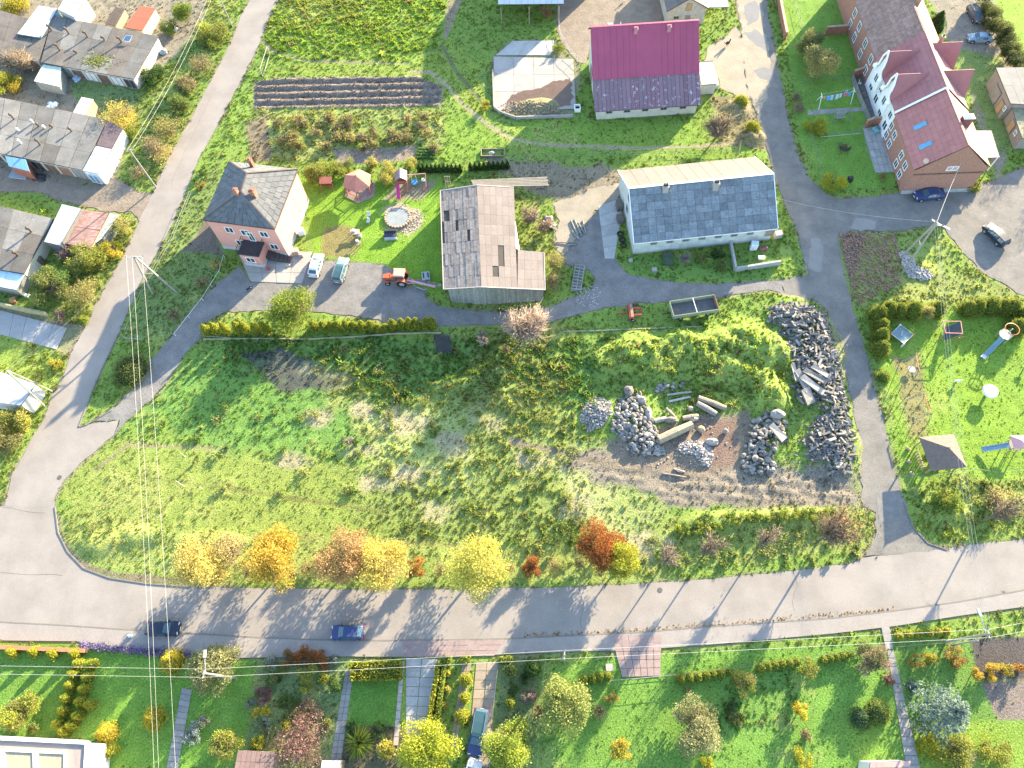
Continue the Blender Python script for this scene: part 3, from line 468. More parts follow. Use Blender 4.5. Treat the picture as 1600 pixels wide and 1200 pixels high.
def scatter(name, label, cat, proto, pos, rot, scl, tint):
    me = bpy.data.meshes.new(name); me.vertices.add(len(pos)); me.vertices.foreach_set('co', pos.astype(np.float32).ravel())
    for nm, dt, key in (('rot', rot, 'FLOAT_VECTOR'), ('scl', scl, 'FLOAT_VECTOR')):
        a = me.attributes.new(nm, key, 'POINT'); a.data.foreach_set('vector', dt.astype(np.float32).ravel())
    a = me.attributes.new('tint', 'FLOAT_COLOR', 'POINT'); a.data.foreach_set('color', np.hstack([tint, np.ones((len(tint), 1))]).astype(np.float32).ravel())
    o = link(name, me); tag(o, label, cat, kind='stuff')
    ng = bpy.data.node_groups.new(name, 'GeometryNodeTree'); ng.interface.new_socket('Geometry', in_out='INPUT', socket_type='NodeSocketGeometry'); ng.interface.new_socket('Geometry', in_out='OUTPUT', socket_type='NodeSocketGeometry')
    n, l = ng.nodes, ng.links; gi, go = n.new('NodeGroupInput'), n.new('NodeGroupOutput'); ip = n.new('GeometryNodeInstanceOnPoints'); oi = n.new('GeometryNodeObjectInfo'); oi.inputs[0].default_value = proto
    at = []
    for nm in ('rot', 'scl'):
        q = n.new('GeometryNodeInputNamedAttribute'); q.data_type = 'FLOAT_VECTOR'; q.inputs[0].default_value = nm; at.append(q)
    l.new(gi.outputs[0], ip.inputs['Points']); l.new(oi.outputs['Geometry'], ip.inputs['Instance']); l.new(at[0].outputs[0], ip.inputs['Rotation']); l.new(at[1].outputs[0], ip.inputs['Scale']); l.new(ip.outputs[0], go.inputs[0])
    md = o.modifiers.new('scatter', 'NODES'); md.node_group = ng; return o
pr = tuft_mesh().build('grass_tuft', TUFT, loc=(P2(720, 690)[0], P2(720, 690)[1], 0)); pr.scale = (.35, .35, .35); tag(pr, 'single loose tuft of meadow grass', 'grass', kind='stuff')
G2 = hgt; vis = in_view(gx, gy, G2) & (gx > -111) & (gx < 102) & (gy > -9.5) & (gy < 134)
for q in EXCL: i = bbox_sel(q, .5); dens[i] *= sdist(gx[i], gy[i], q) < -.12
cnt = rng.poisson(np.where(vis, dens * .5 * (.55 + .9 * np.clip(.5 + 1.1 * wob + .5 * big, 0, 1.4)), 0)); idx = np.repeat(np.arange(NG), cnt); n_t = len(idx)
px_, py_ = gx[idx] + rng.uniform(-.16, .16, n_t), gy[idx] + rng.uniform(-.16, .16, n_t)
hs = np.clip(.62 * th[idx] * rng.lognormal(0, .35, n_t) * (1 + .5 * mid[idx]), .05, .9)
tint = col[idx] * rng.lognormal(0, .16, (n_t, 1)) * np.array([1.22, 1.2, .92]); k = (rng.random(n_t) < .12)[:, None]; tint = np.where(k, np.array([.27, .23, .10]) * rng.uniform(.7, 1.1, (n_t, 1)), tint)
scatter('grass', 'loose tufts of meadow and verge grass all over the open ground', 'grass', pr, np.stack([px_, py_, G2[idx]], 1), np.stack([rng.normal(0, .15, n_t), rng.normal(0, .15, n_t), rng.uniform(0, 6.28, n_t)], 1),
        np.stack([hs * rng.uniform(.8, 1.3, n_t) + .07] * 2 + [hs], 1), np.clip(tint, .01, .6))
print('tufts', n_t)
# ================================================================= trees, shrubs, hedges
BARK = M('bark', (.13, .10, .075), .95, .25, 3, bump=.5); TWIG = M('pale_twigs', (.30, .24, .185), .95, .2, 3)
def leaf_quads(pts, size, cols, up=.35, elong=1.5):
    n = len(pts); a = rng.normal(0, 1, (n, 3)); a[:, 2] *= .7; a /= np.linalg.norm(a, axis=1, keepdims=True)
    nr = rng.normal(0, 1, (n, 3)); nr[:, 2] += up; b = np.cross(nr, a); b /= np.linalg.norm(b, axis=1, keepdims=True) + 1e-9
    s = size * rng.uniform(.6, 1.35, (n, 1)); a = a * s * elong * .5; b = b * s * .5
    v = np.stack([pts - a, pts + b * .9, pts + a, pts - b * .9], 1).reshape(-1, 3); f = np.arange(4 * n).reshape(n, 4)
    return v, f, np.repeat(cols, 4, 0)
def tints(n, c, var=.2, c2=None, mixk=None):
    base = np.tile(np.array(c, float), (n, 1))
    if c2 is not None: k = (rng.random(n) if mixk is None else mixk)[:, None]; base = base * (1 - k) + np.array(c2) * k
    return np.clip(base * rng.lognormal(0, var, (n, 1)) * 1.4, .004, .8)
def clumps(R, Hc, k, n, flatten=1., rough=.35, taper=0.):
    """leaf points gathered in k uneven clumps filling an egg-shaped crown"""
    d = rng.normal(0, 1, (k, 3)); d /= np.linalg.norm(d, axis=1, keepdims=True); r = rng.uniform(.35, .82, (k, 1)) ** .8
    c = d * r * np.array([R, R, Hc / 2]); c[:, :2] *= rng.uniform(.8, 1.18, (k, 1))
    if taper: sc = 1 - taper * (c[:, 2:3] / (Hc / 2) * .5 + .5); c[:, :2] *= sc
    cr = R * rng.uniform(.17, .42, k); w_ = cr ** 2; ki = rng.choice(k, n, p=w_ / w_.sum())
    e = rng.normal(0, 1, (n, 3)); e /= np.linalg.norm(e, axis=1, keepdims=True); q = c[ki] + e * (cr[ki] * rng.uniform(.35, 1.08, n) ** .6)[:, None] * np.array([1, 1, .85])
    q += rng.normal(0, rough * .17 * R, (n, 3)); return q, rng.random(k)[ki]
def limbs(t, R, Hh, base, n=6, r0=.12, mat=BARK, name='trunk'):
    b = B(); zt = base + (Hh - base) * .35; b.tube((0, 0, -.2), (random.gauss(0, .1), random.gauss(0, .1), zt), r0, r0 * .6, 7)
    for i in range(n):
        a = 6.283 * i / n + random.uniform(-.4, .4); z0 = zt * random.uniform(.55, 1); m = Vector((math.cos(a) * R * .35, math.sin(a) * R * .35, z0 + (Hh - z0) * .45)); e = Vector((math.cos(a + .3) * R * .75, math.sin(a + .3) * R * .75, z0 + (Hh - z0) * random.uniform(.6, .9)))
        b.tube((0, 0, z0 * .95), m, r0 * .5, r0 * .3, 5, False); b.tube(m, e, r0 * .3, r0 * .08, 4, False)
    return b.build(name, mat, t)
def twigs_mesh(R, Hh, n, base, col_, th_=.02, spread=1.):
    """many thin tapering twigs leaving a few limbs, for bare crowns"""
    k = 9; a = rng.uniform(0, 6.28, k); lim = np.stack([np.cos(a) * R * .45, np.sin(a) * R * .45, base + (Hh - base) * rng.uniform(.35, .75, k)], 1); lim[0] = (0, 0, Hh * .7)
    p0 = []; p1 = []
    for i in range(n):
        L = lim[rng.integers(k)]; s = rng.uniform(.25, 1.0); st = L * s; st[2] = base * (1 - s) + L[2] * s
        d = st * np.array([1, 1, .2]) / R + rng.normal(0, .55, 3) * spread; d[2] = abs(d[2]) * .7 + .25; d /= np.linalg.norm(d); ln = R * rng.uniform(.25, .62); e = st + d * ln
        rr = math.hypot(e[0], e[1]); e[:2] *= min(1, R * rng.uniform(.85, 1.08) / max(rr, 1e-6)) if rr > R else 1; p0.append(st); p1.append(e)
        for j in range(2): m_ = st + (e - st) * rng.uniform(.3, .8); p0.append(m_); p1.append(m_ + (d + rng.normal(0, .6, 3)) * ln * .35)
    p0, p1 = np.array(p0), np.array(p1); m = len(p0); d = p1 - p0; u = np.cross(d, rng.normal(0, 1, (m, 3))); u /= np.linalg.norm(u, axis=1, keepdims=True) + 1e-9; w_ = np.cross(d, u); w_ /= np.linalg.norm(w_, axis=1, keepdims=True) + 1e-9
    t = th_ * rng.uniform(.6, 1.4, (m, 1)); v = np.stack([p0 + u * t, p0 - u * t * .5 + w_ * t * .87, p0 - u * t * .5 - w_ * t * .87, p1], 1).reshape(-1, 3)
    b = np.arange(m)[:, None] * 4; f = np.concatenate([b + np.array([[0, 1, 3]]), b + np.array([[1, 2, 3]]), b + np.array([[2, 0, 3]])])
    return v, f, np.repeat(tints(m, col_, .18), 4, 0)
def plant(kind, px, py, rpx, h, colr, name, label, cat='tree', group=None, c2=None, n=None, base=None, sz=None, where='crown', z0=None):
    """one tree or shrub; (px,py) is the middle of its crown in the photograph, rpx its half width there"""
    zc = h * (.6 if kind in ('broad', 'bare', 'spruce', 'sparse') else .45); c = P(px, py, zc); R = rpx * pxm(px, py, zc)
    x, y = float(c[0]), float(c[1]); zg = gz(x, y) if z0 is None else z0; t = thing(name, label, cat, (x, y, zg), 0, group)
    def mk(nm, v, f, cl): return npmesh(nm, v, f, FOL, cl, t)
    def core(rx, hz, zc_, k=.72):
        s = B(); s.ball((0, 0, zc_), 1, (rx * k, rx * k, hz * k), 10, 6, .1); return s
    if kind in ('broad', 'sparse', 'shrub'):
        b0 = base if base is not None else (h * .14 if kind != 'shrub' else 0); Hc = h - b0; area = R * R + R * Hc
        nn = n or int(np.clip(area * (520 if kind != 'sparse' else 170), 420, 11000)); s = sz or float(np.clip(.07 + R * .024, .10, .17))
        q, kk = clumps(R, Hc, int(np.clip(9 + area * .9, 10, 44)), nn, 1, .35 if kind != 'sparse' else .8); q[:, 2] += b0 + Hc / 2
        q[:, 2] = np.maximum(q[:, 2], .05 + .1 * rng.random(nn)); cl = tints(nn, colr, .16, c2, np.clip(kk * .8 + .2 * rng.random(nn), 0, 1)) * (.86 + .28 * kk[:, None])
        mk('crown' if kind != 'shrub' else 'foliage', *leaf_quads(q, s, cl)); limbs(t, R * .8, h, b0, 6 if kind != 'shrub' else 5, .05 + R * .03, name='trunk' if kind != 'shrub' else 'stems')
        if kind != 'shrub': v, f, cl = twigs_mesh(R, h, 170, max(b0, .2), (.20, .16, .11), .018); mk('twigs', v, f, cl)
    elif kind == 'bare':
        b0 = base if base is not None else h * .18; nt = n or int(np.clip(R * R * 75, 220, 1100)); v, f, cl = twigs_mesh(R, h, nt, b0, colr, .026 + .005 * R); mk('twigs', v, f, cl); limbs(t, R, h, b0, 8, .05 + R * .035)
        if c2 is not None:
            nn = int(R * R * 42) + 60; q, kk = clumps(R, (h - b0) * .9, 14, nn, 1, .9); q[:, 2] += b0 + (h - b0) / 2; mk('crown', *leaf_quads(q, .15, tints(nn, c2, .25)))
    elif kind in ('column', 'ball', 'cone', 'mat'):
        pw = {'column': .5, 'ball': .5, 'cone': .95, 'mat': .45}[kind]; nn = n or int(np.clip(R * h * 520, 150, 2600)); s = sz or .11
        z = rng.random(nn) ** (.8 if kind == 'cone' else 1.); a = rng.uniform(0, 6.28, nn)
        if kind == 'ball': zz = z * 2 - 1; rr = np.sqrt(np.maximum(0, 1 - zz ** 2)); z = zz * .5 + .5
        else: rr = np.where(z > .25, (1 - (z - .25) / .75) ** pw, .82 + .72 * z)
        wv = 1 + .10 * np.sin(a * 5 + z * 9) + .07 * np.sin(a * 9 - z * 23); k = R * rr * wv * rng.uniform(.84, 1.05, nn)
        q = np.stack([k * np.cos(a), k * np.sin(a), z * h], 1); cl = tints(nn, colr, .17, c2)
        v, f, cc = leaf_quads(q, s, cl, .5); kz = np.linspace(.02, .93, 7); cv, cf = [], []
        for j, zj in enumerate(kz):
            rj = math.sqrt(max(0, 1 - (2 * zj - 1) ** 2)) if kind == 'ball' else ((1 - (zj - .25) / .75) ** pw if zj > .25 else .82 + .72 * zj)
            for i in range(9): ai = 6.283 * i / 9; cv.append((R * .82 * rj * math.cos(ai), R * .82 * rj * math.sin(ai), zj * h))
        for j in range(6):
            for i in range(9): cf.append((j * 9 + i, j * 9 + (i + 1) % 9, (j + 1) * 9 + (i + 1) % 9, (j + 1) * 9 + i))
        cf.append((54, 55, 57, 60)); v = np.vstack([v, cv]); f = np.vstack([f, np.array(cf) + len(q) * 4]); cc = np.vstack([cc, np.tile(np.array(colr) * .8, (len(cv), 1))]); mk('foliage', v, f, cc)
        b = B(); b.tube((0, 0, -.15), (0, 0, h * .3), .06, .05, 6); b.build('trunk', BARK, t)
    elif kind == 'spruce':
        nn = n or 4200; tiers = 11; v_, f_, c_ = [], [], []; q = []; cl = []
        for j in range(tiers):
            zj = h * (.06 + .92 * j / tiers); rj = R * (1 - j / tiers) ** .85 + .15; nb = max(5, int(15 * (1 - j / tiers)) + 4)
            for i in range(nb):
                a = 6.283 * (i + .5 * (j % 2)) / nb + random.gauss(0, .12); L = rj * random.uniform(.72, 1.1); m = max(5, int(nn / (tiers * nb)))
                s = rng.random(m) ** .7; wd = .34 * L * (1 - s * .75) * rng.normal(0, .55, m); q.append(np.stack([math.cos(a) * s * L - math.sin(a) * wd, math.sin(a) * s * L + math.cos(a) * wd, zj - .18 * L * s + rng.normal(0, .05, m)], 1)); k = random.random(); cl.append(tints(m, colr, .14, c2, np.clip(s * .7 + .3 * k, 0, 1)))
        q = np.vstack(q); v, f, cc = leaf_quads(q, sz or .2, np.vstack(cl), .6, 1.9); mk('crown', v, f, cc); b = B(); b.tube((0, 0, -.2), (0, 0, h * .97), .16, .03, 7); b.build('trunk', BARK, t)
    elif kind == 'spiky':
        m = n or 340; a = rng.uniform(0, 6.28, m); el = rng.uniform(.15, 1.35, m); d = np.stack([np.cos(a) * np.cos(el), np.sin(a) * np.cos(el), np.sin(el)], 1); L = R * rng.uniform(.75, 1.15, m)[:, None]; sd = np.stack([-np.sin(a), np.cos(a), a * 0], 1) * .045
        md_ = d * L * .6 + np.array([0, 0, .25]) * R; e = d * L * np.array([1.1, 1.1, .55]); z_ = np.zeros((m, 3)); v = np.stack([z_ - sd, z_ + sd, md_ + sd, md_ - sd, e - sd * .2, e + sd * .2], 1).reshape(-1, 3); bb = np.arange(m)[:, None] * 6
        mk('blades', v, np.concatenate([bb + np.array([[0, 1, 2, 3]]), bb + np.array([[3, 2, 5, 4]])]), np.repeat(tints(m, colr, .2, c2), 6, 0))
    return t
# colours
YEL = (.35, .265, .04); GOLD = (.28, .18, .035); STRAW = (.32, .265, .09); ORG = (.22, .07, .018); RUST = (.19, .09, .03); LEM = (.27, .255, .025); YGR = (.19, .21, .03); OLV = (.145, .15, .048); GRN = (.07, .12, .026); DGR = (.028, .055, .018); TAN = (.22, .17, .10); PNK = (.20, .12, .105); SLV = (.16, .19, .18); MAR = (.10, .042, .04); BLU = (.10, .145, .12)
EDGE = 'autumn trees along the verge of the wide road'
for k_, x, y, r, h, c, c2, nm, lb in [
 ('broad', 315, 880, 38, 5.6, STRAW, (.36, .30, .08), 'verge_tree', 'pale straw-yellow tree, leftmost of the road verge trees'),
 ('sparse', 357, 856, 26, 4.6, TAN, STRAW, 'verge_tree', 'thin tan half-bare tree beside the pale straw-yellow tree'),
 ('broad', 425, 876, 40, 5.8, YEL, GOLD, 'verge_tree', 'bright golden-yellow tree on the road verge'),
 ('broad', 536, 870, 38, 5.8, (.30, .21, .09), (.25, .155, .07), 'verge_tree', 'orange-brown tree on the road verge beside pale yellow crown'),
 ('broad', 597, 884, 40, 5.6, STRAW, (.36, .29, .06), 'verge_tree', 'pale yellow bushy tree right of the orange-brown tree'),
 ('shrub', 652, 886, 15, 3.0, GOLD, RUST, 'verge_shrub', 'small orange shrub between two yellow verge trees'),
 ('broad', 741, 880, 51, 6.6, (.33, .30, .08), (.28, .29, .05), 'verge_tree', 'large pale yellow-green tree in the middle of the verge'),
 ('shrub', 828, 887, 17, 2.6, ORG, RUST, 'verge_shrub', 'low orange-red shrub at the road edge left of the red tree'),
 ('broad', 938, 856, 34, 4.6, ORG, RUST, 'verge_tree', 'orange-red tree touching a lemon-yellow tree'),
 ('broad', 973, 873, 28, 4.4, LEM, YGR, 'verge_tree', 'lemon-yellow round tree in front of the orange-red tree'),
 ('bare', 1048, 866, 22, 6.5, (.22, .18, .14), None, 'bare_tree', 'pale bare tree right of the lemon-yellow tree'),
 ('bare', 1116, 850, 24, 7.6, (.19, .155, .115), None, 'bare_tree', 'bare tree with forked trunk before the low green hedge'),
 ('bare', 1205, 838, 22, 6.8, (.21, .17, .13), (.16, .15, .05), 'bare_tree', 'nearly bare tree with few green leaves on the verge'),
 ('bare', 1312, 824, 34, 8.6, (.19, .145, .105), (.20, .12, .05), 'bare_tree', 'tall bare tree with a few brown leaves near the lane mouth'),
 ('bare', 1585, 790, 26, 9.0, (.19, .155, .12), (.17, .14, .05), 'bare_tree', 'bare twin-stemmed tree at the right edge above the road')]:
    plant(k_, x, y, r * 1.12, h * (1.4 if h > 4 else 1.25), c, nm, lb, 'tree' if 'tree' in nm else 'shrub', EDGE if 'bare' not in nm else 'bare trees along the verge', c2)
for x, y, r in [(385, 893, 15), (480, 888, 17), (500, 880, 13), (690, 890, 16), (795, 888, 13), (866, 884, 16), (455, 896, 12), (562, 894, 14), (640, 896, 12), (905, 880, 12)]: plant('sparse', x, y, r, 2.0, STRAW, 'verge_shrub', 'low straw-coloured scrub filling a gap between the yellow verge trees', 'shrub', 'low scrub between the verge trees', OLV)
for k_, x, y, r, h, c, c2, lb in [
 ('broad', 286, 18, 18, 4.0, YGR, GRN, 'bright green round tree at top beside the road pole'), ('shrub', 262, 42, 15, 2.0, GRN, YGR, 'low green bush behind the first garage roof'),
 ('shrub', 330, 52, 26, 2.6, OLV, YGR, 'olive bush at the top of the roadside thicket'), ('sparse', 312, 98, 20, 2.6, TAN, OLV, 'tan half-bare bush below the olive bush'),
 ('shrub', 290, 132, 18, 2.6, OLV, TAN, 'olive green bush in the middle of the roadside thicket'), ('shrub', 283, 165, 20, 2.8, OLV, GRN, 'broad green bush along the roadside wire'),
 ('sparse', 262, 200, 24, 2.8, STRAW, OLV, 'straw-coloured bush beside the roadside wire'), ('sparse', 243, 232, 24, 2.8, TAN, STRAW, 'tan bush just above the roadside pole foot'),
 ('sparse', 213, 268, 14, 1.8, STRAW, TAN, 'small straw bush left of the roadside pole foot'), ('shrub', 236, 118, 20, 2.6, GRN, DGR, 'dark green bush at the corner of the first garage row'),
 ('sparse', 187, 180, 26, 3.8, STRAW, YEL, 'yellowish round bush at the end of the second garage row'), ('shrub', 203, 208, 14, 1.8, YGR, GRN, 'bright green shrub below the white garage end wall'),
 ('bare', 28, 98, 30, 3.8, (.24, .19, .14), (.20, .16, .10), 'large tan leafless bush at the left edge'), ('shrub', 8, 132, 24, 3.0, YEL, YGR, 'yellow bush at the left edge below the tan bush'),
 ('shrub', 22, 10, 22, 2.5, YGR, YEL, 'yellow-green bush in the top left corner'),
 ('broad', 76, 447, 31, 4.2, OLV, GRN, 'pale green round tree beside the blue corrugated lean-to'), ('shrub', 138, 405, 30, 3.4, YGR, OLV, 'yellow-green bush beside the rusty roof'),
 ('bare', 100, 398, 17, 3.0, (.24, .17, .15), None, 'pinkish bare bush left of the yellow-green bush'), ('sparse', 128, 458, 26, 3.0, STRAW, OLV, 'straw-coloured spreading bush near the concrete slabs'),
 ('sparse', 190, 352, 20, 2.6, STRAW, YGR, 'yellowish bush where the rusty roof meets the road'), ('shrub', 176, 388, 18, 2.2, YGR, YEL, 'yellow-green roadside bush below the yellowish bush'),
 ('bare', 92, 496, 17, 2.4, (.22, .17, .13), None, 'brown bare bush above the concrete slabs'), ('shrub', 125, 494, 15, 1.8, GRN, YGR, 'green bush at the road end of the concrete slabs'),
 ('shrub', 24, 655, 30, 3.2, STRAW, YGR, 'yellowish bush below the white roof at lower left'), ('shrub', 4, 690, 26, 3.0, OLV, TAN, 'olive bush at the left edge below the yellowish bush'), ('shrub', 86, 568, 13, 1.2, YGR, YEL, 'low yellow-green shrub by the side road')]:
    plant(k_, x, y, r, h, c, 'bush' if k_ != 'broad' else 'tree', lb, 'bush' if k_ != 'broad' else 'tree', 'bushes around the garages', c2)
for k_, x, y, r, h, c, c2, nm, lb in [
 ('bare', 821, 506, 46, 6.8, (.34, .27, .215), (.30, .22, .15), 'bare_tree', 'large reddish-brown bare tree below the wooden barn'),
 ('bare', 752, 529, 18, 2.6, (.27, .235, .20), None, 'bare_shrub', 'small grey bare shrub left of the large bare tree'),
 ('sparse', 789, 546, 9, 1.6, STRAW, OLV, 'shrub', 'tiny straw shrub below the large bare tree'),
 ('broad', 453, 484, 40, 5.2, GRN, YGR, 'tree', 'spreading green tree between drive and thuja hedge'),
 ('mat', 203, 577, 32, 1.7, (.05, .08, .02), OLV, 'juniper', 'wide dark green juniper mound in the grass triangle'),
 ('shrub', 338, 412, 12, 1.2, OLV, STRAW, 'shrub', 'low shrub along the pink house drive fence'), ('shrub', 315, 440, 13, 1.2, OLV, TAN, 'shrub', 'low olive shrub midway along the drive fence'),
 ('sparse', 272, 492, 13, 1.2, TAN, OLV, 'shrub', 'tan dry shrub at the lower end of the drive fence'), ('shrub', 318, 268, 9, 1.2, GRN, DGR, 'shrub', 'dark shrub behind the pink house'), ('shrub', 312, 290, 8, 1.0, GOLD, OLV, 'shrub', 'orange-green shrub left of the pink house roof'),
 ('shrub', 500, 267, 25, 2.6, YGR, OLV, 'bush', 'wide yellow-green bush right of the pink house'), ('shrub', 536, 262, 18, 2.4, OLV, YGR, 'bush', 'olive bush between bench swing and gazebo'), ('shrub', 607, 270, 20, 2.5, STRAW, YGR, 'bush', 'yellowish bush between gazebo and playhouse'), ('shrub', 580, 254, 14, 2.0, YGR, STRAW, 'bush', 'yellow-green bush behind the gazebo'),
 ('shrub', 641, 256, 12, 1.6, STRAW, YGR, 'bush', 'pale bush behind the playhouse roof'), ('shrub', 758, 167, 10, 1.6, YGR, YEL, 'shrub', 'small yellow-green shrub at the corner of the manure pad'),
 ('bare', 826, 337, 22, 3.6, (.26, .20, .16), (.20, .17, .06), 'bare_shrub', 'tall tan bare shrub on the right side of the wooden barn'), ('sparse', 851, 350, 15, 2.6, PNK, TAN, 'shrub', 'pinkish shrub beside the white scrap heap'),
 ('sparse', 868, 410, 20, 2.6, STRAW, OLV, 'shrub', 'pale straw shrub at the barn extension corner'), ('sparse', 862, 440, 17, 2.0, TAN, OLV, 'shrub', 'tan shrub between barn extension and pallets'),
 ('bare', 1122, 200, 32, 4.8, (.21, .17, .125), (.17, .16, .06), 'bare_tree', 'half-bare olive tree right of the red barn'), ('mat', 1158, 160, 13, 1.3, YGR, LEM, 'shrub', 'rounded yellow shrub at the lane by the red barn'), ('mat', 1176, 199, 13, 1.3, LEM, YGR, 'shrub', 'rounded yellow shrub further down the lane'),
 ('shrub', 872, 76, 11, 1.3, YGR, GRN, 'shrub', 'green weeds at the upper corner of the manure pad'), ('sparse', 852, 18, 10, 2.2, PNK, ORG, 'shrub', 'reddish shrub under the eave of the top shed'),
 ('bare', 1070, 402, 15, 2.0, (.27, .23, .21), None, 'bare_shrub', 'grey bare shrub in front of the grey building'), ('shrub', 1098, 403, 13, 1.8, (.13, .17, .04), OLV, 'shrub', 'light green shrub in front of the grey building'), ('shrub', 1122, 397, 14, 1.6, GRN, DGR, 'shrub', 'dark green shrub left of the walled terrace'), ('shrub', 1128, 414, 12, 1.2, OLV, GRN, 'shrub', 'low olive shrub left of the walled terrace'),
 ('broad', 1268, 64, 24, 4.6, (.13, .145, .06), OLV, 'tree', 'pale green feathery tree on the upper garden lawn'), ('broad', 1284, 95, 28, 4.6, (.17, .18, .075), STRAW, 'tree', 'pale feathery tree above the clothesline'), ('shrub', 1276, 196, 22, 1.6, LEM, YGR, 'shrub', 'yellow-green leafy shrub beside the lawn swing'), ('shrub', 1302, 284, 20, 2.2, YGR, LEM, 'bush', 'round yellow-green bush at the lane corner'),
 ('sparse', 1246, 150, 12, 1.2, TAN, OLV, 'shrub', 'brown garden shrub along the lane, upper of two'), ('sparse', 1251, 168, 12, 1.2, TAN, PNK, 'shrub', 'brown garden shrub along the lane, lower of two'), ('cone', 1465, 34, 18, 4.2, DGR, GRN, 'conifer', 'dark green conifer behind the row house'), ('shrub', 1380, 277, 8, .8, OLV, STRAW, 'shrub', 'small shrub at the terrace corner of the row house'),
 ('mat', 1381, 588, 12, 1.1, GRN, YGR, 'shrub', 'single round shrub below the playground hedge'), ('sparse', 1556, 786, 24, 1.4, TAN, STRAW, 'shrub', 'brown dry shrub beside the right edge ditch'), ('shrub', 1478, 780, 22, 1.2, YGR, GRN, 'shrub', 'yellow-green weeds by the ditch below the pavilion'), ('shrub', 1520, 290, 16, 1.4, YGR, OLV, 'shrub', 'green shrub in front of the row house gable'),
 ('shrub', 555, 690, 6, .9, DGR, GRN, 'shrub', 'small dark shrub on the open meadow'), ('sparse', 545, 690, 9, 1.0, (.2, .18, .16), None, 'shrub', 'grey twiggy shrub casting a shadow on the meadow')]:
    plant(k_, x, y, r, h, c, nm, lb, 'tree' if 'tree' in nm else 'shrub', None, c2)
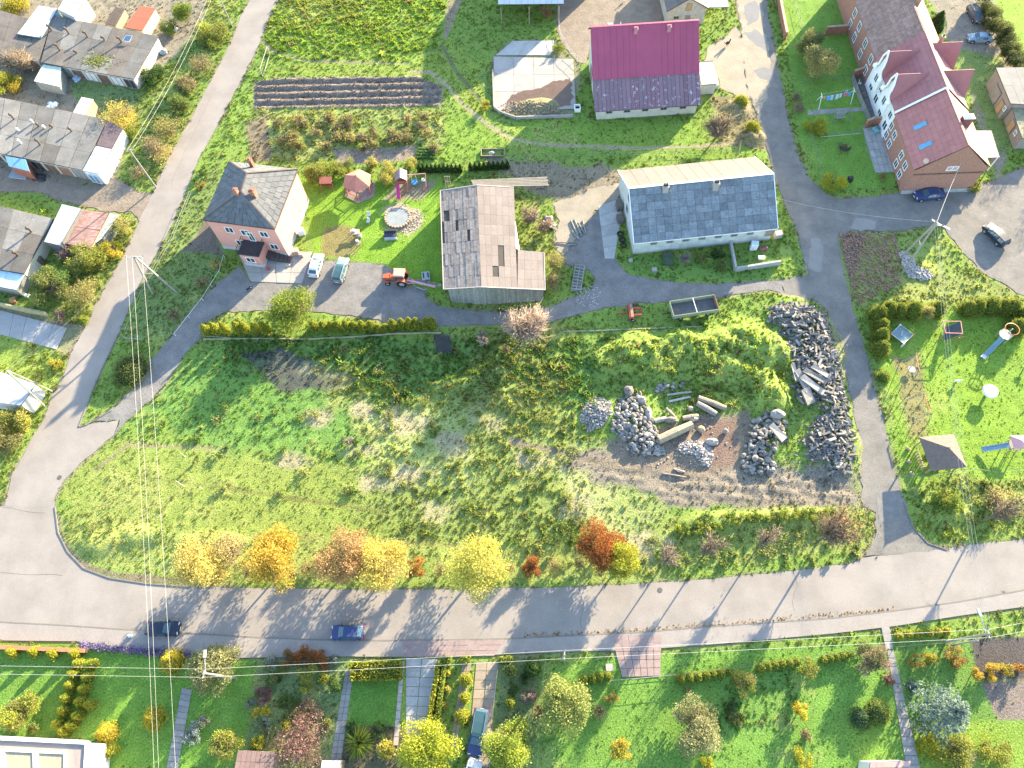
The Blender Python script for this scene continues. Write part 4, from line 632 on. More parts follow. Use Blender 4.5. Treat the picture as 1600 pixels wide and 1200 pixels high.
# gardens along the bottom
for i, (x, y) in enumerate([(17, 1019), (51, 1018), (81, 1021), (115, 1021)]): plant('cone', x, y, 9.5, 1.9, LEM, 'dwarf_conifer', ['low yellow conifer at the wall, leftmost of four', 'low yellow conifer at the wall, second from left', 'low yellow conifer at the wall, third from left', 'low yellow conifer at the wall, right end of the row'][i], 'shrub', 'four low yellow conifers along the orange wall', YGR)
for x, y in [(122, 1037), (142, 1038), (114, 1053), (136, 1058), (109, 1071), (131, 1076), (103, 1091), (125, 1096), (98, 1111), (121, 1118), (90, 1131), (111, 1133), (140, 1100), (100, 1142)]: plant('column', x, y, 9, 1.9, (.15, .19, .03), 'hedge_conifer', 'clipped yellow-green conifer in the double row between two lawns', 'shrub', 'double row of yellow-green conifers', LEM)
for k_, x, y, r, h, c, c2, nm, lb in [
 ('broad', 26, 1116, 32, 3.4, OLV, YGR, 'tree', 'pale green tree on the left garden lawn'), ('shrub', 52, 1136, 14, 1.6, OLV, GRN, 'shrub', 'green shrub below the left garden tree'),
 ('cone', 266, 1033, 21, 2.8, LEM, YEL, 'conifer', 'yellow conifer by the lavender bed'), ('cone', 238, 1122, 19, 2.6, LEM, YEL, 'conifer', 'yellow conifer in the middle of the lawn'), ('cone', 164, 1146, 19, 2.4, YEL, LEM, 'conifer', 'golden conifer by the house corner'), ('shrub', 172, 1177, 16, 1.4, LEM, YGR, 'shrub', 'yellow-green shrub by the house corner'),
 ('broad', 333, 1040, 42, 4.4, (.16, .17, .07), (.21, .20, .09), 'tree', 'olive-tan tree under the left utility pole'), ('shrub', 302, 1150, 18, 1.6, SLV, None, 'shrub', 'silvery blue shrub on the lawn'), ('shrub', 321, 1126, 12, 1.3, (.15, .15, .08), SLV, 'shrub', 'pale shrub above the silvery blue shrub'), ('broad', 351, 1166, 26, 2.6, OLV, YGR, 'tree', 'olive tree left of the brown shed roof'),
 ('shrub', 388, 1098, 10, 1.2, OLV, SLV, 'shrub', 'pale green shrub at the flower garden edge'), ('shrub', 432, 1060, 18, 1.6, GRN, OLV, 'shrub', 'round green shrub in the flower garden'), ('shrub', 476, 1062, 20, 1.8, OLV, YGR, 'shrub', 'olive-yellow shrub in the flower garden'), ('ball', 505, 1060, 8, 1.0, YGR, LEM, 'shrub', 'small yellow-green ball in the flower garden'), ('shrub', 526, 1068, 15, 1.8, DGR, GRN, 'shrub', 'dark green shrub beside the straight grey path'),
 ('shrub', 412, 1084, 15, 1.5, MAR, PNK, 'shrub', 'purple-brown shrub in the flower garden'), ('shrub', 408, 1108, 14, 1.5, LEM, YEL, 'shrub', 'yellow shrub below the purple-brown shrub'), ('shrub', 414, 1134, 14, 1.3, YGR, SLV, 'shrub', 'pale yellow-green shrub left of the maroon bush'), ('ball', 446, 1134, 9, .9, LEM, YGR, 'shrub', 'yellow ball shrub above the maroon bush'), ('shrub', 484, 1110, 20, 1.0, (.12, .14, .07), PNK, 'shrub', 'pale flowering shrub in the middle of the flower garden'), ('shrub', 455, 1104, 22, .7, GRN, OLV, 'shrub', 'low green ground shrub of the flower garden'),
 ('sparse', 472, 1162, 42, 3.6, MAR, PNK, 'tree', 'large maroon bush tree beside the straight path'), ('shrub', 402, 1160, 13, 1.2, LEM, YGR, 'shrub', 'yellow shrub above the brown shed roof'), ('ball', 511, 1130, 7, .8, OLV, YGR, 'shrub', 'tiny round shrub at the path edge'), ('shrub', 474, 1030, 19, 1.3, ORG, RUST, 'shrub', 'low orange shrub in the front bed, right half'), ('shrub', 500, 1032, 18, 1.3, RUST, ORG, 'shrub', 'low rust-red shrub in the front bed by the gate'), ('shrub', 448, 1030, 16, 1.2, RUST, OLV, 'shrub', 'low rust and olive shrub in the front bed, left half'), ('shrub', 426, 1034, 15, 1.1, OLV, SLV, 'shrub', 'low grey-green shrub at left end of the front bed'), ('shrub', 520, 1032, 10, 1.0, (.13, .15, .10), SLV, 'shrub', 'pale grasses by the garden gate'),
 ('spiky', 561, 1161, 25, 1.7, (.09, .15, .03), LEM, 'ornamental_grass', 'star-shaped green ornamental grass'), ('shrub', 551, 1137, 13, .9, DGR, GRN, 'shrub', 'dark shrub at the lower left lawn corner'), ('shrub', 590, 1142, 14, 1.0, DGR, GRN, 'shrub', 'dark shrub right of the ornamental grass'), ('ball', 603, 1171, 14, 1.5, LEM, STRAW, 'shrub', 'pale yellow ball shrub beside the ornamental grass'),
 ('broad', 669, 1166, 48, 5.6, (.20, .235, .03), (.26, .27, .03), 'tree', 'large yellow-green tree at the bottom edge by the concrete drive'), ('broad', 795, 1168, 41, 5.2, (.15, .20, .035), (.22, .25, .035), 'tree', 'yellow-green tree right of the parked dark car'),
 ('ball', 728, 1062, 10.5, 1.7, YGR, LEM, 'topiary', 'upper topiary ball in the narrow bed'), ('ball', 726, 1090, 9, 1.5, YGR, LEM, 'topiary', 'middle topiary ball in the narrow bed'), ('ball', 722, 1119, 11.5, 1.8, YGR, LEM, 'topiary', 'lower, largest topiary ball in the narrow bed'), ('ball', 701, 1053, 5, .7, LEM, STRAW, 'shrub', 'small pale ball, upper of three by the hedge strip'), ('ball', 699, 1077, 5, .7, LEM, STRAW, 'shrub', 'small pale ball, middle of three by the hedge strip'), ('ball', 695, 1102, 6, .7, LEM, STRAW, 'shrub', 'small pale ball, lower of three by the hedge strip'),
 ('ball', 832, 1043, 14, 1.9, GRN, DGR, 'topiary', 'round clipped green ball by the fence corner'), ('ball', 798, 1047, 11, 1.4, GRN, OLV, 'shrub', 'round green shrub at the road side of the dark bed'), ('shrub', 800, 1076, 12, 1.1, GRN, DGR, 'shrub', 'green shrub in the dark bed beside the tan driveway'), ('ball', 797, 1098, 9, 1.0, YGR, GRN, 'shrub', 'light ball shrub in the dark bed'), ('shrub', 826, 1086, 12, 1.4, (.19, .16, .15), PNK, 'shrub', 'whitish twiggy shrub in the dark bed'), ('shrub', 841, 1114, 10, 1.3, RUST, PNK, 'shrub', 'rust-coloured shrub by the fence line'), ('shrub', 818, 1060, 10, .9, DGR, GRN, 'shrub', 'dark low shrub behind the clipped ball'), ('shrub', 815, 1130, 10, .8, DGR, OLV, 'shrub', 'dark low shrub above the yellow-green tree'),
 ('broad', 886, 1100, 46, 4.4, (.16, .19, .06), (.22, .24, .07), 'tree', 'large pale green loose tree left of the brick crossing'), ('shrub', 955, 1091, 12, 1.4, YEL, OLV, 'shrub', 'yellowish shrub on the lawn beside the pale tree'), ('sparse', 938, 1112, 13, 1.2, PNK, OLV, 'shrub', 'pinkish twiggy shrub below the yellowish shrub'), ('broad', 1088, 1130, 41, 4.2, (.165, .18, .075), (.21, .20, .10), 'tree', 'round tan-green tree on the big lawn'), ('shrub', 1076, 1078, 6, .7, TAN, OLV, 'shrub', 'tiny tan shrub above the round tan-green tree'), ('broad', 969, 1170, 20, 3.4, YEL, YGR, 'tree', 'narrow yellow tree at the bottom edge of the lawn'), ('shrub', 1105, 1190, 14, 2.0, LEM, YGR, 'shrub', 'yellow shrub at the bottom edge under the tan-green tree'),
 ('shrub', 1148, 1116, 18, .8, DGR, OLV, 'shrub', 'low dark shrub right of the tan-green tree'), ('shrub', 1163, 1066, 20, 1.8, YGR, STRAW, 'shrub', 'pale yellow-green shrub at the end of the ball hedge'), ('shrub', 1265, 1048, 18, 1.7, OLV, YGR, 'shrub', 'olive shrub interrupting the right ball hedge'), ('broad', 1364, 1026, 28, 2.8, GRN, PNK, 'tree', 'dark green bush tree with pink branches by the slanting path'), ('shrub', 1390, 1062, 10, 1.1, MAR, PNK, 'shrub', 'purple shrub beside the slanting path'),
 ('shrub', 1253, 1110, 15, 2.4, YEL, LEM, 'shrub', 'bright yellow upright shrub on the big lawn'), ('shrub', 1260, 1150, 11, 1.2, TAN, OLV, 'shrub', 'tan shrub below the bright yellow upright shrub'), ('shrub', 1254, 1186, 17, 1.8, LEM, YGR, 'shrub', 'yellow-green shrub at the bottom edge of the big lawn'),
 ('mat', 1346, 1122, 18, 1.3, (.05, .085, .05), GRN, 'juniper', 'left half of the split green juniper clump'), ('mat', 1374, 1112, 21, 1.6, (.055, .10, .04), YGR, 'juniper', 'right half of the split green juniper clump'),
 ('spruce', 1487, 1112, 62, 7.5, (.085, .135, .125), (.16, .20, .165), 'blue_spruce', 'big blue spruce beside the slanting path'), ('cone', 1428, 1072, 9, 1.4, BLU, None, 'conifer', 'small blue conifer beside the big spruce'),
 ('shrub', 1431, 1031, 13, 1.4, GOLD, OLV, 'shrub', 'orange-yellow shrub, first right of the slanting path'), ('shrub', 1456, 1033, 14, 1.4, GOLD, YGR, 'shrub', 'orange-yellow shrub, second right of the slanting path'), ('shrub', 1496, 1028, 20, 1.6, (.17, .14, .06), GOLD, 'shrub', 'large tan-yellow shrub under the right utility pole'), ('shrub', 1524, 1050, 12, 1.5, YEL, GOLD, 'shrub', 'yellow shrub curving down beside the dark plot'), ('shrub', 1551, 1048, 16, 1.6, YEL, GOLD, 'shrub', 'golden shrub at the lower edge of the dark plot'), ('shrub', 1574, 1047, 12, 1.5, YGR, GOLD, 'shrub', 'green-gold shrub at the lower edge of the dark plot'), ('shrub', 1596, 1042, 10, 1.5, ORG, GOLD, 'shrub', 'orange shrub at the right edge by the dark plot'),
 ('shrub', 1447, 1168, 20, 1.5, LEM, YGR, 'shrub', 'yellow-green shrub left below the blue spruce'), ('broad', 1500, 1180, 34, 2.6, YGR, OLV, 'tree', 'yellow-green spreading tree below the blue spruce'), ('shrub', 1555, 1172, 26, 1.8, OLV, YGR, 'shrub', 'olive spreading shrub below right of the blue spruce')]:
    plant(k_, x, y, r, h, c, nm, lb, {'tree': 'tree', 'conifer': 'conifer', 'topiary': 'topiary', 'juniper': 'juniper', 'blue_spruce': 'spruce', 'ornamental_grass': 'ornamental grass'}.get(nm, 'shrub'), None, c2)
for i, (x, y) in enumerate([(95, 90), (100, 84), (105, 94), (91, 98)]): px0, py0 = 800 + F * (RW.T @ np.array([x, y, 5 - H]))[0] / -(RW.T @ np.array([x, y, 5 - H]))[2], 600 - F * (RW.T @ np.array([x, y, 5 - H]))[1] / -(RW.T @ np.array([x, y, 5 - H]))[2]; plant('broad', px0, py0, 34, 8.5, OLV, 'tree', 'tall tree just beyond the right edge shading the gravel yard', 'tree', 'trees beyond the right edge', YGR, n=2200, z0=0)
# hedges of single plants
for x, y in [(320 + i * 15.3, 512 - i * .4) for i in range(7)]: plant('cone', x + random.gauss(0, 1.5), y + random.gauss(0, 1), 8.5 + random.gauss(0, .7), 3.0 + random.gauss(0, .3), YGR, 'thuja', 'yellow-tipped thuja in the hedge left of the spreading tree', 'thuja', 'thuja hedge left of the drive tree', LEM)
for i in range(16): plant('column', 492 + i * 12.2 + random.gauss(0, 1.2), 509 - .6 * max(0, i - 6) + (4 if i in (8, 9) else 0), 7.6 if i > 8 else 8, 2.4 + .4 * (i > 9) - .9 * (i in (8, 9)) + random.gauss(0, .2), (.115, .15, .026), 'thuja', 'clipped bright green thuja in the hedge below the yard', 'thuja', 'thuja hedge below the gravel yard', LEM)
for x, y in [(655 + i * 6.4, 262 + i * .1) for i in range(11)] + [(735 + i * 7.2, 260 - i * .3) for i in range(9)]: plant('cone', x, y, 4.6, 1.9, DGR, 'thuja', 'slim dark green thuja in the row behind the playhouse swing', 'thuja', 'row of slim dark thujas', GRN)
for x, y, r in [(913, 1062, 7.5), (926, 1060, 7.5), (938, 1057, 7.5), (950, 1056, 7.5)]: plant('ball', x, y, r, 1.1, YGR, 'box_ball', 'round clipped box plant left of the brick crossing', 'shrub', 'four box balls left of the brick crossing', GRN)
for x, y, r in [(1063, 1060, 9), (1078, 1058, 8.5), (1091, 1057, 8), (1104, 1055, 8), (1115, 1053, 7), (1127, 1052, 8), (1139, 1049, 6), (1188, 1044, 9), (1200, 1041, 8), (1211, 1039, 8), (1222, 1037, 8), (1234, 1036, 8), (1245, 1034, 7), (1287, 1031, 7), (1297, 1029, 7), (1307, 1027, 7), (1317, 1025, 7), (1327, 1023, 6)]: plant('ball', x, y, r, 1.1, YGR, 'box_ball', 'round clipped box plant in the row right of the brick crossing', 'shrub', 'row of box balls right of the brick crossing', GRN)
for i, (x, y) in enumerate([(1405, 993), (1420, 991), (1436, 990), (1452, 989), (1466, 987), (1480, 986)]): plant('ball', x, y, 7, .6, LEM, 'box_ball', 'low yellow box plant in the row on the verge at right', 'shrub', 'yellow box row on the right verge', YGR)
HED = (.085, .125, .022); HYEL = (.20, .20, .03)  # second tone puts the sunlit yellow of the hedge tops into the leaves
for x, y, r in [(1374, 490, 14), (1391, 484, 14), (1408, 484, 14), (1428, 485, 15), (1466, 483, 14), (1376, 508, 13), (1375, 526, 13), (1377, 544, 13)]: plant('mat', x + random.gauss(0, 2), y + random.gauss(0, 1.2), r * random.uniform(1.05, 1.3), random.uniform(2.3, 3.0), HED, 'hedge_shrub', 'dark yellow-topped shrub in the hedge left of the hedge gap', 'shrub', 'playground hedge left of the gap', HYEL)
plant('shrub', 1447, 489, 15, 2.4, (.15, .16, .05), 'hedge_shrub', 'paler loose shrub inside the playground hedge', 'shrub', None, STRAW)
for x, y, r in [(1514, 480, 14), (1531, 478, 14), (1549, 477, 15), (1567, 478, 14), (1585, 478, 15), (1600, 490, 14), (1598, 510, 14)]: plant('mat', x + random.gauss(0, 2), y + random.gauss(0, 1.2), r * random.uniform(1.05, 1.3), random.uniform(2.3, 3.0), HED, 'hedge_shrub', 'dark yellow-topped shrub in the hedge right of the hedge gap', 'shrub', 'playground hedge right of the gap', HYEL)
for i in range(13): plant('shrub', 1538 + i * 7.2, 2 + i * 13.5, 17, 3.4, (.035, .06, .02), 'hedge_tree', 'tall dark hedge tree along the top right field edge', 'tree', 'tall dark hedge at top right', OLV)
for x, y in [(1060 + i * 15, 828 - i * .8) for i in range(5)]: plant('shrub', x, y, 11, 1.1, GRN, 'hedge_shrub', 'low green shrub in the hedge behind the forked bare tree', 'shrub', 'low hedge along the muddy track, left piece', YGR)
for x, y in [(1135 + i * 15, 812 - i * 1.0) for i in range(12)]: plant('shrub', x, y, 10, 1.2, GRN, 'hedge_shrub', 'low green shrub in the long hedge below the muddy track', 'shrub', 'low hedge along the muddy track, right piece', YGR)
for i in range(46):
    x, y = random.uniform(432, 688), random.uniform(180, 232); plant('sparse', x, y, random.uniform(8, 14), random.uniform(.9, 1.5), random.choice([(.2, .175, .075), (.18, .175, .06), OLV]), 'weed_clump', 'tall brown dried weed clump in the overgrown vegetable plot', 'weeds', 'brown weed clumps below the ploughed strip', random.choice([OLV, STRAW, YGR]), n=240, sz=.16)
for i in range(26):
    x, y = [(random.uniform(120, 340), random.uniform(820, 858)), (random.uniform(340, 560), random.uniform(828, 852)), (random.uniform(1440, 1600), random.uniform(765, 800)), (random.uniform(860, 920), random.uniform(790, 850))][i % 4 if i < 20 else 3]; plant('shrub', x, y, random.uniform(8, 15), random.uniform(.6, 1.1), random.choice([YGR, OLV, GRN]), 'weed_clump', 'leafy green weed clump on the rough verge', 'weeds', 'weed clumps on the rough verges', LUSH, n=220)
for i in range(150):
    x, y = [(random.uniform(560, 930), random.uniform(545, 680)), (random.uniform(600, 900), random.uniform(660, 850)), (random.uniform(940, 1230), random.uniform(520, 600)), (random.uniform(300, 640), random.uniform(620, 780)), (random.uniform(700, 1340), random.uniform(845, 885)), (random.uniform(1040, 1345), random.uniform(800, 880))][i % 6]
    if i % 6 == 2 and i > 40: continue
    plant('shrub', x, y, random.uniform(3, 15), random.uniform(.3, .8), random.choice([(.13, .19, .04), (.19, .2, .06), (.10, .16, .035)]), 'meadow_clump', 'tall leafy grass clump in the rough central meadow', 'weeds', 'leafy clumps across the rough meadow', random.choice([(.2, .23, .07), (.13, .17, .04)]), n=170, sz=.15)
for r_ in range(4):
    for i in range(6): plant('ball', 651 + i * 5.4 + r_ * 1.5, 246 - r_ * 4.6, 2.6, .4, (.10, .17, .05), 'cabbage', 'pale green cabbage in the small vegetable rows', 'cabbage', 'rows of cabbages', None, n=60, sz=.16)
def hedge_block(lab, px4, h, c, c2, n, cat='hedge'):
    q = [P2(*p) for p in px4]; ctr = np.mean(q, 0); t = thing('clipped_hedge', lab, cat, ctr); u, v = q[1] - q[0], q[3] - q[0]; a, b = rng.random(n), rng.random(n); z = rng.random(n) * h; sd = rng.integers(0, 5, n)
    a = np.where(sd == 0, 0, np.where(sd == 1, 1, a)); b = np.where(sd == 2, 0, np.where(sd == 3, 1, b)); z = np.where(sd == 4, h, z); pts = np.hstack([q[0] + a[:, None] * u + b[:, None] * v - ctr, z[:, None]]) + rng.normal(0, .05, (n, 3))
    vv, ff, cc = leaf_quads(pts, .14, tints(n, c, .2, c2)); s = B(); s.prism([p - ctr for p in [q[0] + .04 * (u + v), q[0] + .96 * u + .04 * v, q[0] + .96 * (u + v), q[0] + .04 * u + .96 * v]], 0, h * .95); k = len(vv)
    vv = np.vstack([vv, s.v]); ff = np.vstack([ff, np.array([f for f in s.f]) + k]); cc = np.vstack([cc, np.tile(np.array(c) * .8, (8, 1))]); npmesh('foliage', vv, ff, FOL, cc, t)
hedge_block('broad clipped hedge block above the small square lawn', [(552, 1064), (628, 1062), (630, 1034), (553, 1036)], 1.6, (.10, .125, .02), LEM, 3400)
hedge_block('left strip of the double clipped hedge by the concrete drive', [(669, 1126), (676, 1126), (690, 1038), (683, 1038)], 1.1, YGR, LEM, 1400)
hedge_block('right strip of the double clipped hedge by the concrete drive', [(680, 1126), (687, 1126), (700, 1038), (693, 1038)], 1.1, YGR, GRN, 1400)
hedge_block('square clipped hedge end near the footway', [(690, 1040), (704, 1040), (706, 1027), (692, 1027)], 1.2, GRN, YGR, 500)
hedge_block('small clipped hedge piece between the two driveways', [(720, 1036), (733, 1036), (735, 1026), (722, 1026)], 1.0, YGR, GRN, 400)
hedge_block('low clipped hedge right of the tan driveway gate', [(780, 1036), (800, 1035), (800, 1026), (781, 1027)], .9, YGR, GRN, 500)
# lavender bed
n = 2600; q = PP([(128, 1012), (175, 1008), (296, 1020), (296, 1030), (250, 1027), (135, 1016)]); i = rng.random(n); a = q[0] * 0; L0, L1 = P2(128, 1009), P2(298, 1023); pts = np.hstack([L0 + i[:, None] * (L1 - L0) + rng.normal(0, .26, (n, 2)), (rng.random((n, 1)) * .55)])
v_, f_, c_ = leaf_quads(pts, .15, tints(n, (.16, .12, .27), .25, (.10, .12, .08), (rng.random(n) < .3).astype(float))); o = npmesh('lavender_bed', v_, f_, FOL, c_); tag(o, 'strip of purple lavender along the footway', 'flower bed', kind='stuff')
# fallen leaves scattered on the lane mouth and verge
n = 900; pc = [(random.gauss(1352, 28), random.gauss(822, 22)) for _ in range(n // 2)] + [(random.uniform(820, 1400), 0) for _ in range(n - n // 2)]; pts = []
for x, y in pc:
    if y == 0: y = float(np.interp(x, [820, 1000, 1200, 1400], [994, 985, 970, 952])) + random.gauss(0, 2.5)
    g_ = P2(x, y); pts.append((g_[0], g_[1], gz(*g_) + .05 if y < 900 else .05))
v_, f_, c_ = leaf_quads(np.array(pts), .17, tints(n, (.20, .13, .06), .3), 4); tag(npmesh('fallen_leaves', v_, f_, FOL, c_), 'brown fallen leaves strewn over the lane mouth and road edge', 'leaves', kind='stuff')
# ================================================================= building helpers
def v3(p, z): return np.array([p[0], p[1], z], float)
def roof_sheets(part, org, a, b, c, d, nx, ny, mat, th=.05, gap=.035, name='roof_sheet', jit=.012, skip=(), lift=.03, alt=None, tilt=0.):
    """roof covering laid sheet by sheet; a-b runs along the eave, d-c along the ridge (one shared mesh)"""
    a, b, c, d = [np.array(q, float) for q in (a, b, c, d)]; eu, ev = (b - a) / nx, (d - a) / ny; para = np.linalg.norm((c - d) - (b - a)) < .25
    n = np.cross(b - a, d - a); n /= np.linalg.norm(n); lu, lv = eu / np.linalg.norm(eu) * gap / 2, ev / np.linalg.norm(ev) * gap / 2; me = None; mats = alt or [mat]; cache = {}
    for i in range(nx):
        for j in range(ny):
            if (i, j) in skip: continue
            f = lambda u, v: (a * (1 - u) + b * u) * (1 - v) + (d * (1 - u) + c * u) * v
            p00 = f(i / nx, j / ny); off = n * (lift + random.uniform(-jit, jit)); mm = random.choice(mats)
            if para:
                if mm.name not in cache:
                    s = B(); z = np.zeros(3); s.slab(z + lu + lv, eu - lu + lv, eu + ev - lu - lv + n * tilt, ev + lu - lv + n * tilt, th); o = s.build(name, mm, part); cache[mm.name] = o.data
                else: o = link(name, cache[mm.name], part)
                o.location = [float(q) for q in (p00 - org + off)]
            else:
                s = B(); q = [f(u, v) for u, v in ((i / nx, j / ny), ((i + 1) / nx, j / ny), ((i + 1) / nx, (j + 1) / ny), (i / nx, (j + 1) / ny))]
                s.slab(q[0] + lu + lv + off, q[1] - lu + lv + off, q[2] - lu - lv + off, q[3] + lu - lv + off, th); s.build(name, mm, part, org)
def opening(t, org, A, Bp, u, z, w_, h, name='window', frame=WHITE, pane=GLASS, depth=.10, bars=1, label=None):
    """a window (> pane) or door (> panel) in the wall running A to B, u metres along it"""
    A, Bp = np.array(A[:2]), np.array(Bp[:2]); d = (Bp - A) / np.linalg.norm(Bp - A); nr = np.array([d[1], -d[0]]); q = lambda uu, zz, o: (*(A + d * uu + nr * o), zz); f = .09
    s = B()
    for (u0, u1, z0, z1) in ((u, u + w_, z, z + f), (u, u + w_, z + h - f, z + h), (u, u + f, z + f, z + h - f), (u + w_ - f, u + w_, z + f, z + h - f)) + tuple((u + w_ * (k + 1) / (bars + 1) - .035, u + w_ * (k + 1) / (bars + 1) + .035, z + f, z + h - f) for k in range(bars)):
        s.add([q(u0, z0, .0), q(u1, z0, .0), q(u1, z1, .0), q(u0, z1, .0), q(u0, z0, depth), q(u1, z0, depth), q(u1, z1, depth), q(u0, z1, depth)], [(4, 5, 6, 7), (0, 1, 5, 4), (1, 2, 6, 5), (2, 3, 7, 6), (3, 0, 4, 7)])
    o = s.build(name, frame, t, org); s = B(); s.add([q(u + f, z + f, .03), q(u + w_ - f, z + f, .03), q(u + w_ - f, z + h - f, .03), q(u + f, z + h - f, .03)], [(0, 1, 2, 3)]); s.build('pane' if name == 'window' else 'panel', pane, o, org)
    if label: o['label'] = label
    return o
def chimney(t, org, p, w_, h, mat=BRICK, cap=CONC, rz=0, flues=2, d_=None):
    d_ = d_ or w_; s = B(); s.box((p[0], p[1], p[2] + h / 2 - .6), (w_, d_, h + 1.2), rz); o = s.build('chimney', mat, t, org); s = B(); s.box((p[0], p[1], p[2] + h + .05), (w_ + .12, d_ + .12, .1), rz); s.build('chimney_cap', cap, o, org)
    s = B()
    for k in range(flues):
        u = (k - (flues - 1) / 2) * w_ / max(flues, 1) * .9; s.box((p[0] + u * math.cos(rz), p[1] + u * math.sin(rz), p[2] + h + .2), (w_ / (flues + 1.4), d_ * .5, .26), rz)
    s.build('flue', DARK if cap is CONC else cap, o, org); return o
def pipe(t, org, p, h, r=.11, mat=None, bend=0.):
    s = B(); mat = mat or M('rusty_pipe', (.085, .06, .048), .8, .3, 4); s.tube((p[0], p[1], p[2] - .1), (p[0], p[1], p[2] + h), r, n=8); s.tube((p[0], p[1], p[2] + h + .02), (p[0] + bend * .25, p[1] + .1 * bend, p[2] + h + .3), r * 1.5, r * 1.5, 8); return s.build('flue_pipe', mat, t, org)
def walls(t, org, pts, z0, z1, mat, name='wall'):
    s = B(); s.prism(pts, z0, z1); return s.build(name, mat, t, org)
def gable_house(name, label, cat, A, Bq, C, D, hf, hb, hr, wallm, ridge=.5, ov=.35, ovg=.3, front=(8, 4, None), back=(8, 4, None), base=None, bh=.4, th=.06, tilt=0., alt=None):
    A, Bq, C, D = [np.array(q[:2], float) for q in (A, Bq, C, D)]; ctr = (A + Bq + C + D) / 4; t = thing(name, label, cat, ctr); o = np.array([*ctr, 0.])
    RL, RR = A * (1 - ridge) + D * ridge, Bq * (1 - ridge) + C * ridge
    s = B(); vs = [v3(A, -.1), v3(Bq, -.1), v3(C, -.1), v3(D, -.1), v3(A, hf), v3(Bq, hf), v3(C, hb), v3(D, hb), v3(RL, hr), v3(RR, hr)]
    s.add(vs, [(0, 1, 5, 4), (1, 2, 6, 9, 5), (2, 3, 7, 6), (3, 0, 4, 8, 7), (4, 5, 9, 8), (8, 9, 6, 7), (3, 2, 1, 0)]); s.build('wall', wallm, t, o)
    if base:
        k = lambda p: ctr + (p - ctr) * (1 + .06 / np.linalg.norm(p - ctr)); s = B(); s.prism([k(A), k(Bq), k(C), k(D)], -.1, bh); s.build('plinth', base, t, o)
    d = (Bq - A) / np.linalg.norm(Bq - A); RLo, RRo = RL - d * ovg, RR + d * ovg
    def slope(E0, E1, he):                        # eave points, eave height
        out = []
        for R_, E_ in ((RL, E0), (RR, E1)): v = E_ - R_; L = np.linalg.norm(v); e = E_ + v / L * ov; out.append(v3(e, hr + (he - hr) * (L + ov) / L))
        return out
    fa, fb = slope(A, Bq, hf); ba, bb = slope(D, C, hb); dd = v3(d * ovg, 0); up = np.array([0, 0, .06]); rl, rr = v3(RLo, hr), v3(RRo, hr)
    s = B(); s.slab(fa - dd + up, fb + dd + up, rr + up, rl + up, .12); s.slab(bb + dd + up, ba - dd + up, rl + up, rr + up, .12); rp = s.build('roof', M('roof_battens', (.05, .045, .04), .9), t, o)
    up2 = up * 1.2
    if front[2]: roof_sheets(rp, o, fa - dd + up2, fb + dd + up2, rr + up2, rl + up2, front[0], front[1], front[2], th, tilt=tilt, alt=alt)
    if back[2]: roof_sheets(rp, o, bb + dd + up2, ba - dd + up2, rl + up2, rr + up2, back[0], back[1], back[2], th, tilt=tilt, alt=alt)
    return t, o, dict(A=A, B=Bq, C=C, D=D, RL=RL, RR=RR, roof=rp, fa=fa - dd + up2, fb=fb + dd + up2, rl=rl + up2, rr=rr + up2, ba=ba - dd + up2, bb=bb + dd + up2)
def par(A, Bq, depth):
    d = (Bq - A) / np.linalg.norm(Bq - A); n = np.array([-d[1], d[0]]) * depth; return A, Bq, Bq + n, A + n
# ----------------------------------------------------------------- pink house with hipped roof
PINK = M('pink_render', (.53, .265, .215), .9, .06, .6, fine=.05); GREYSL = M('grey_fibre_slates', (.085, .09, .098), .85, .15, 1.2, col2=(.122, .126, .132), rand=.14, fine=.1); CREAM = M('cream_render', (.62, .56, .5), .9, .05, .6)
e = [P2(317, 344, 7.3), P2(429, 358, 7.3)]; A, Bq, C, D = par(e[0], e[1], 11.7); ctr = (A + C) / 2; o = v3(ctr, 0); t = thing('pink_house', 'pink rendered two-storey house with grey hipped roof and front porch', 'house', ctr)
k = lambda p, q: ctr + (p - ctr) * q
walls(t, o, [k(A, .955), k(Bq, .955), k(C, .955), k(D, .955)], -.1, 7.35, PINK); walls(t, o, [k(A, .965), k(Bq, .965), k(C, .965), k(D, .965)], -.1, .7, M('pale_plinth', (.42, .42, .42), .9), 'plinth')
zr, ze = 10.2, 7.3; R1, R2 = P(377, 300, zr), P(386, 271, zr); Ae, Be, Ce, De = [v3(p, ze) for p in (A, Bq, C, D)]
s = B(); s.prism([A, Bq, C, D], ze - .02, ze + .1); s.tri(Ae, Be, R1, .1); s.tri(Ce, De, R2, .1); s.slab(Be, Ce, R2, R1, .1); s.slab(De, Ae, R1, R2, .1); rp = s.build('roof', M('roof_battens', (.05, .045, .04), .9), t, o)
def course_slope(part, org, a, b, c, d, rows_, cols_, mat):
    """courses of sheets on a hip slope: a-b eave, c above b, d above a"""
    a, b, c, d = [np.array(q, float) for q in (a, b, c, d)]; n = np.cross(b - a, d - a if np.linalg.norm(d - a) > .01 else c - a); n /= np.linalg.norm(n)
    for j in range(rows_):
        l0, r0, l1, r1 = a + (d - a) * j / rows_, b + (c - b) * j / rows_, a + (d - a) * (j + 1) / rows_, b + (c - b) * (j + 1) / rows_; m = max(1, int(round(cols_ * np.linalg.norm(r0 - l0) / np.linalg.norm(b - a))))
        for i in range(m):
            u0, u1 = i / m + .004, (i + 1) / m - .004; k = n * (.07 + random.uniform(-.01, .01)); s = B(); g = .03 * (d - a) / np.linalg.norm(d - a)
            s.slab(l0 + (r0 - l0) * u0 + k, l0 + (r0 - l0) * u1 + k, l1 + (r1 - l1) * u1 + k - g, l1 + (r1 - l1) * u0 + k - g, .05); s.build('roof_sheet', mat, part, org)
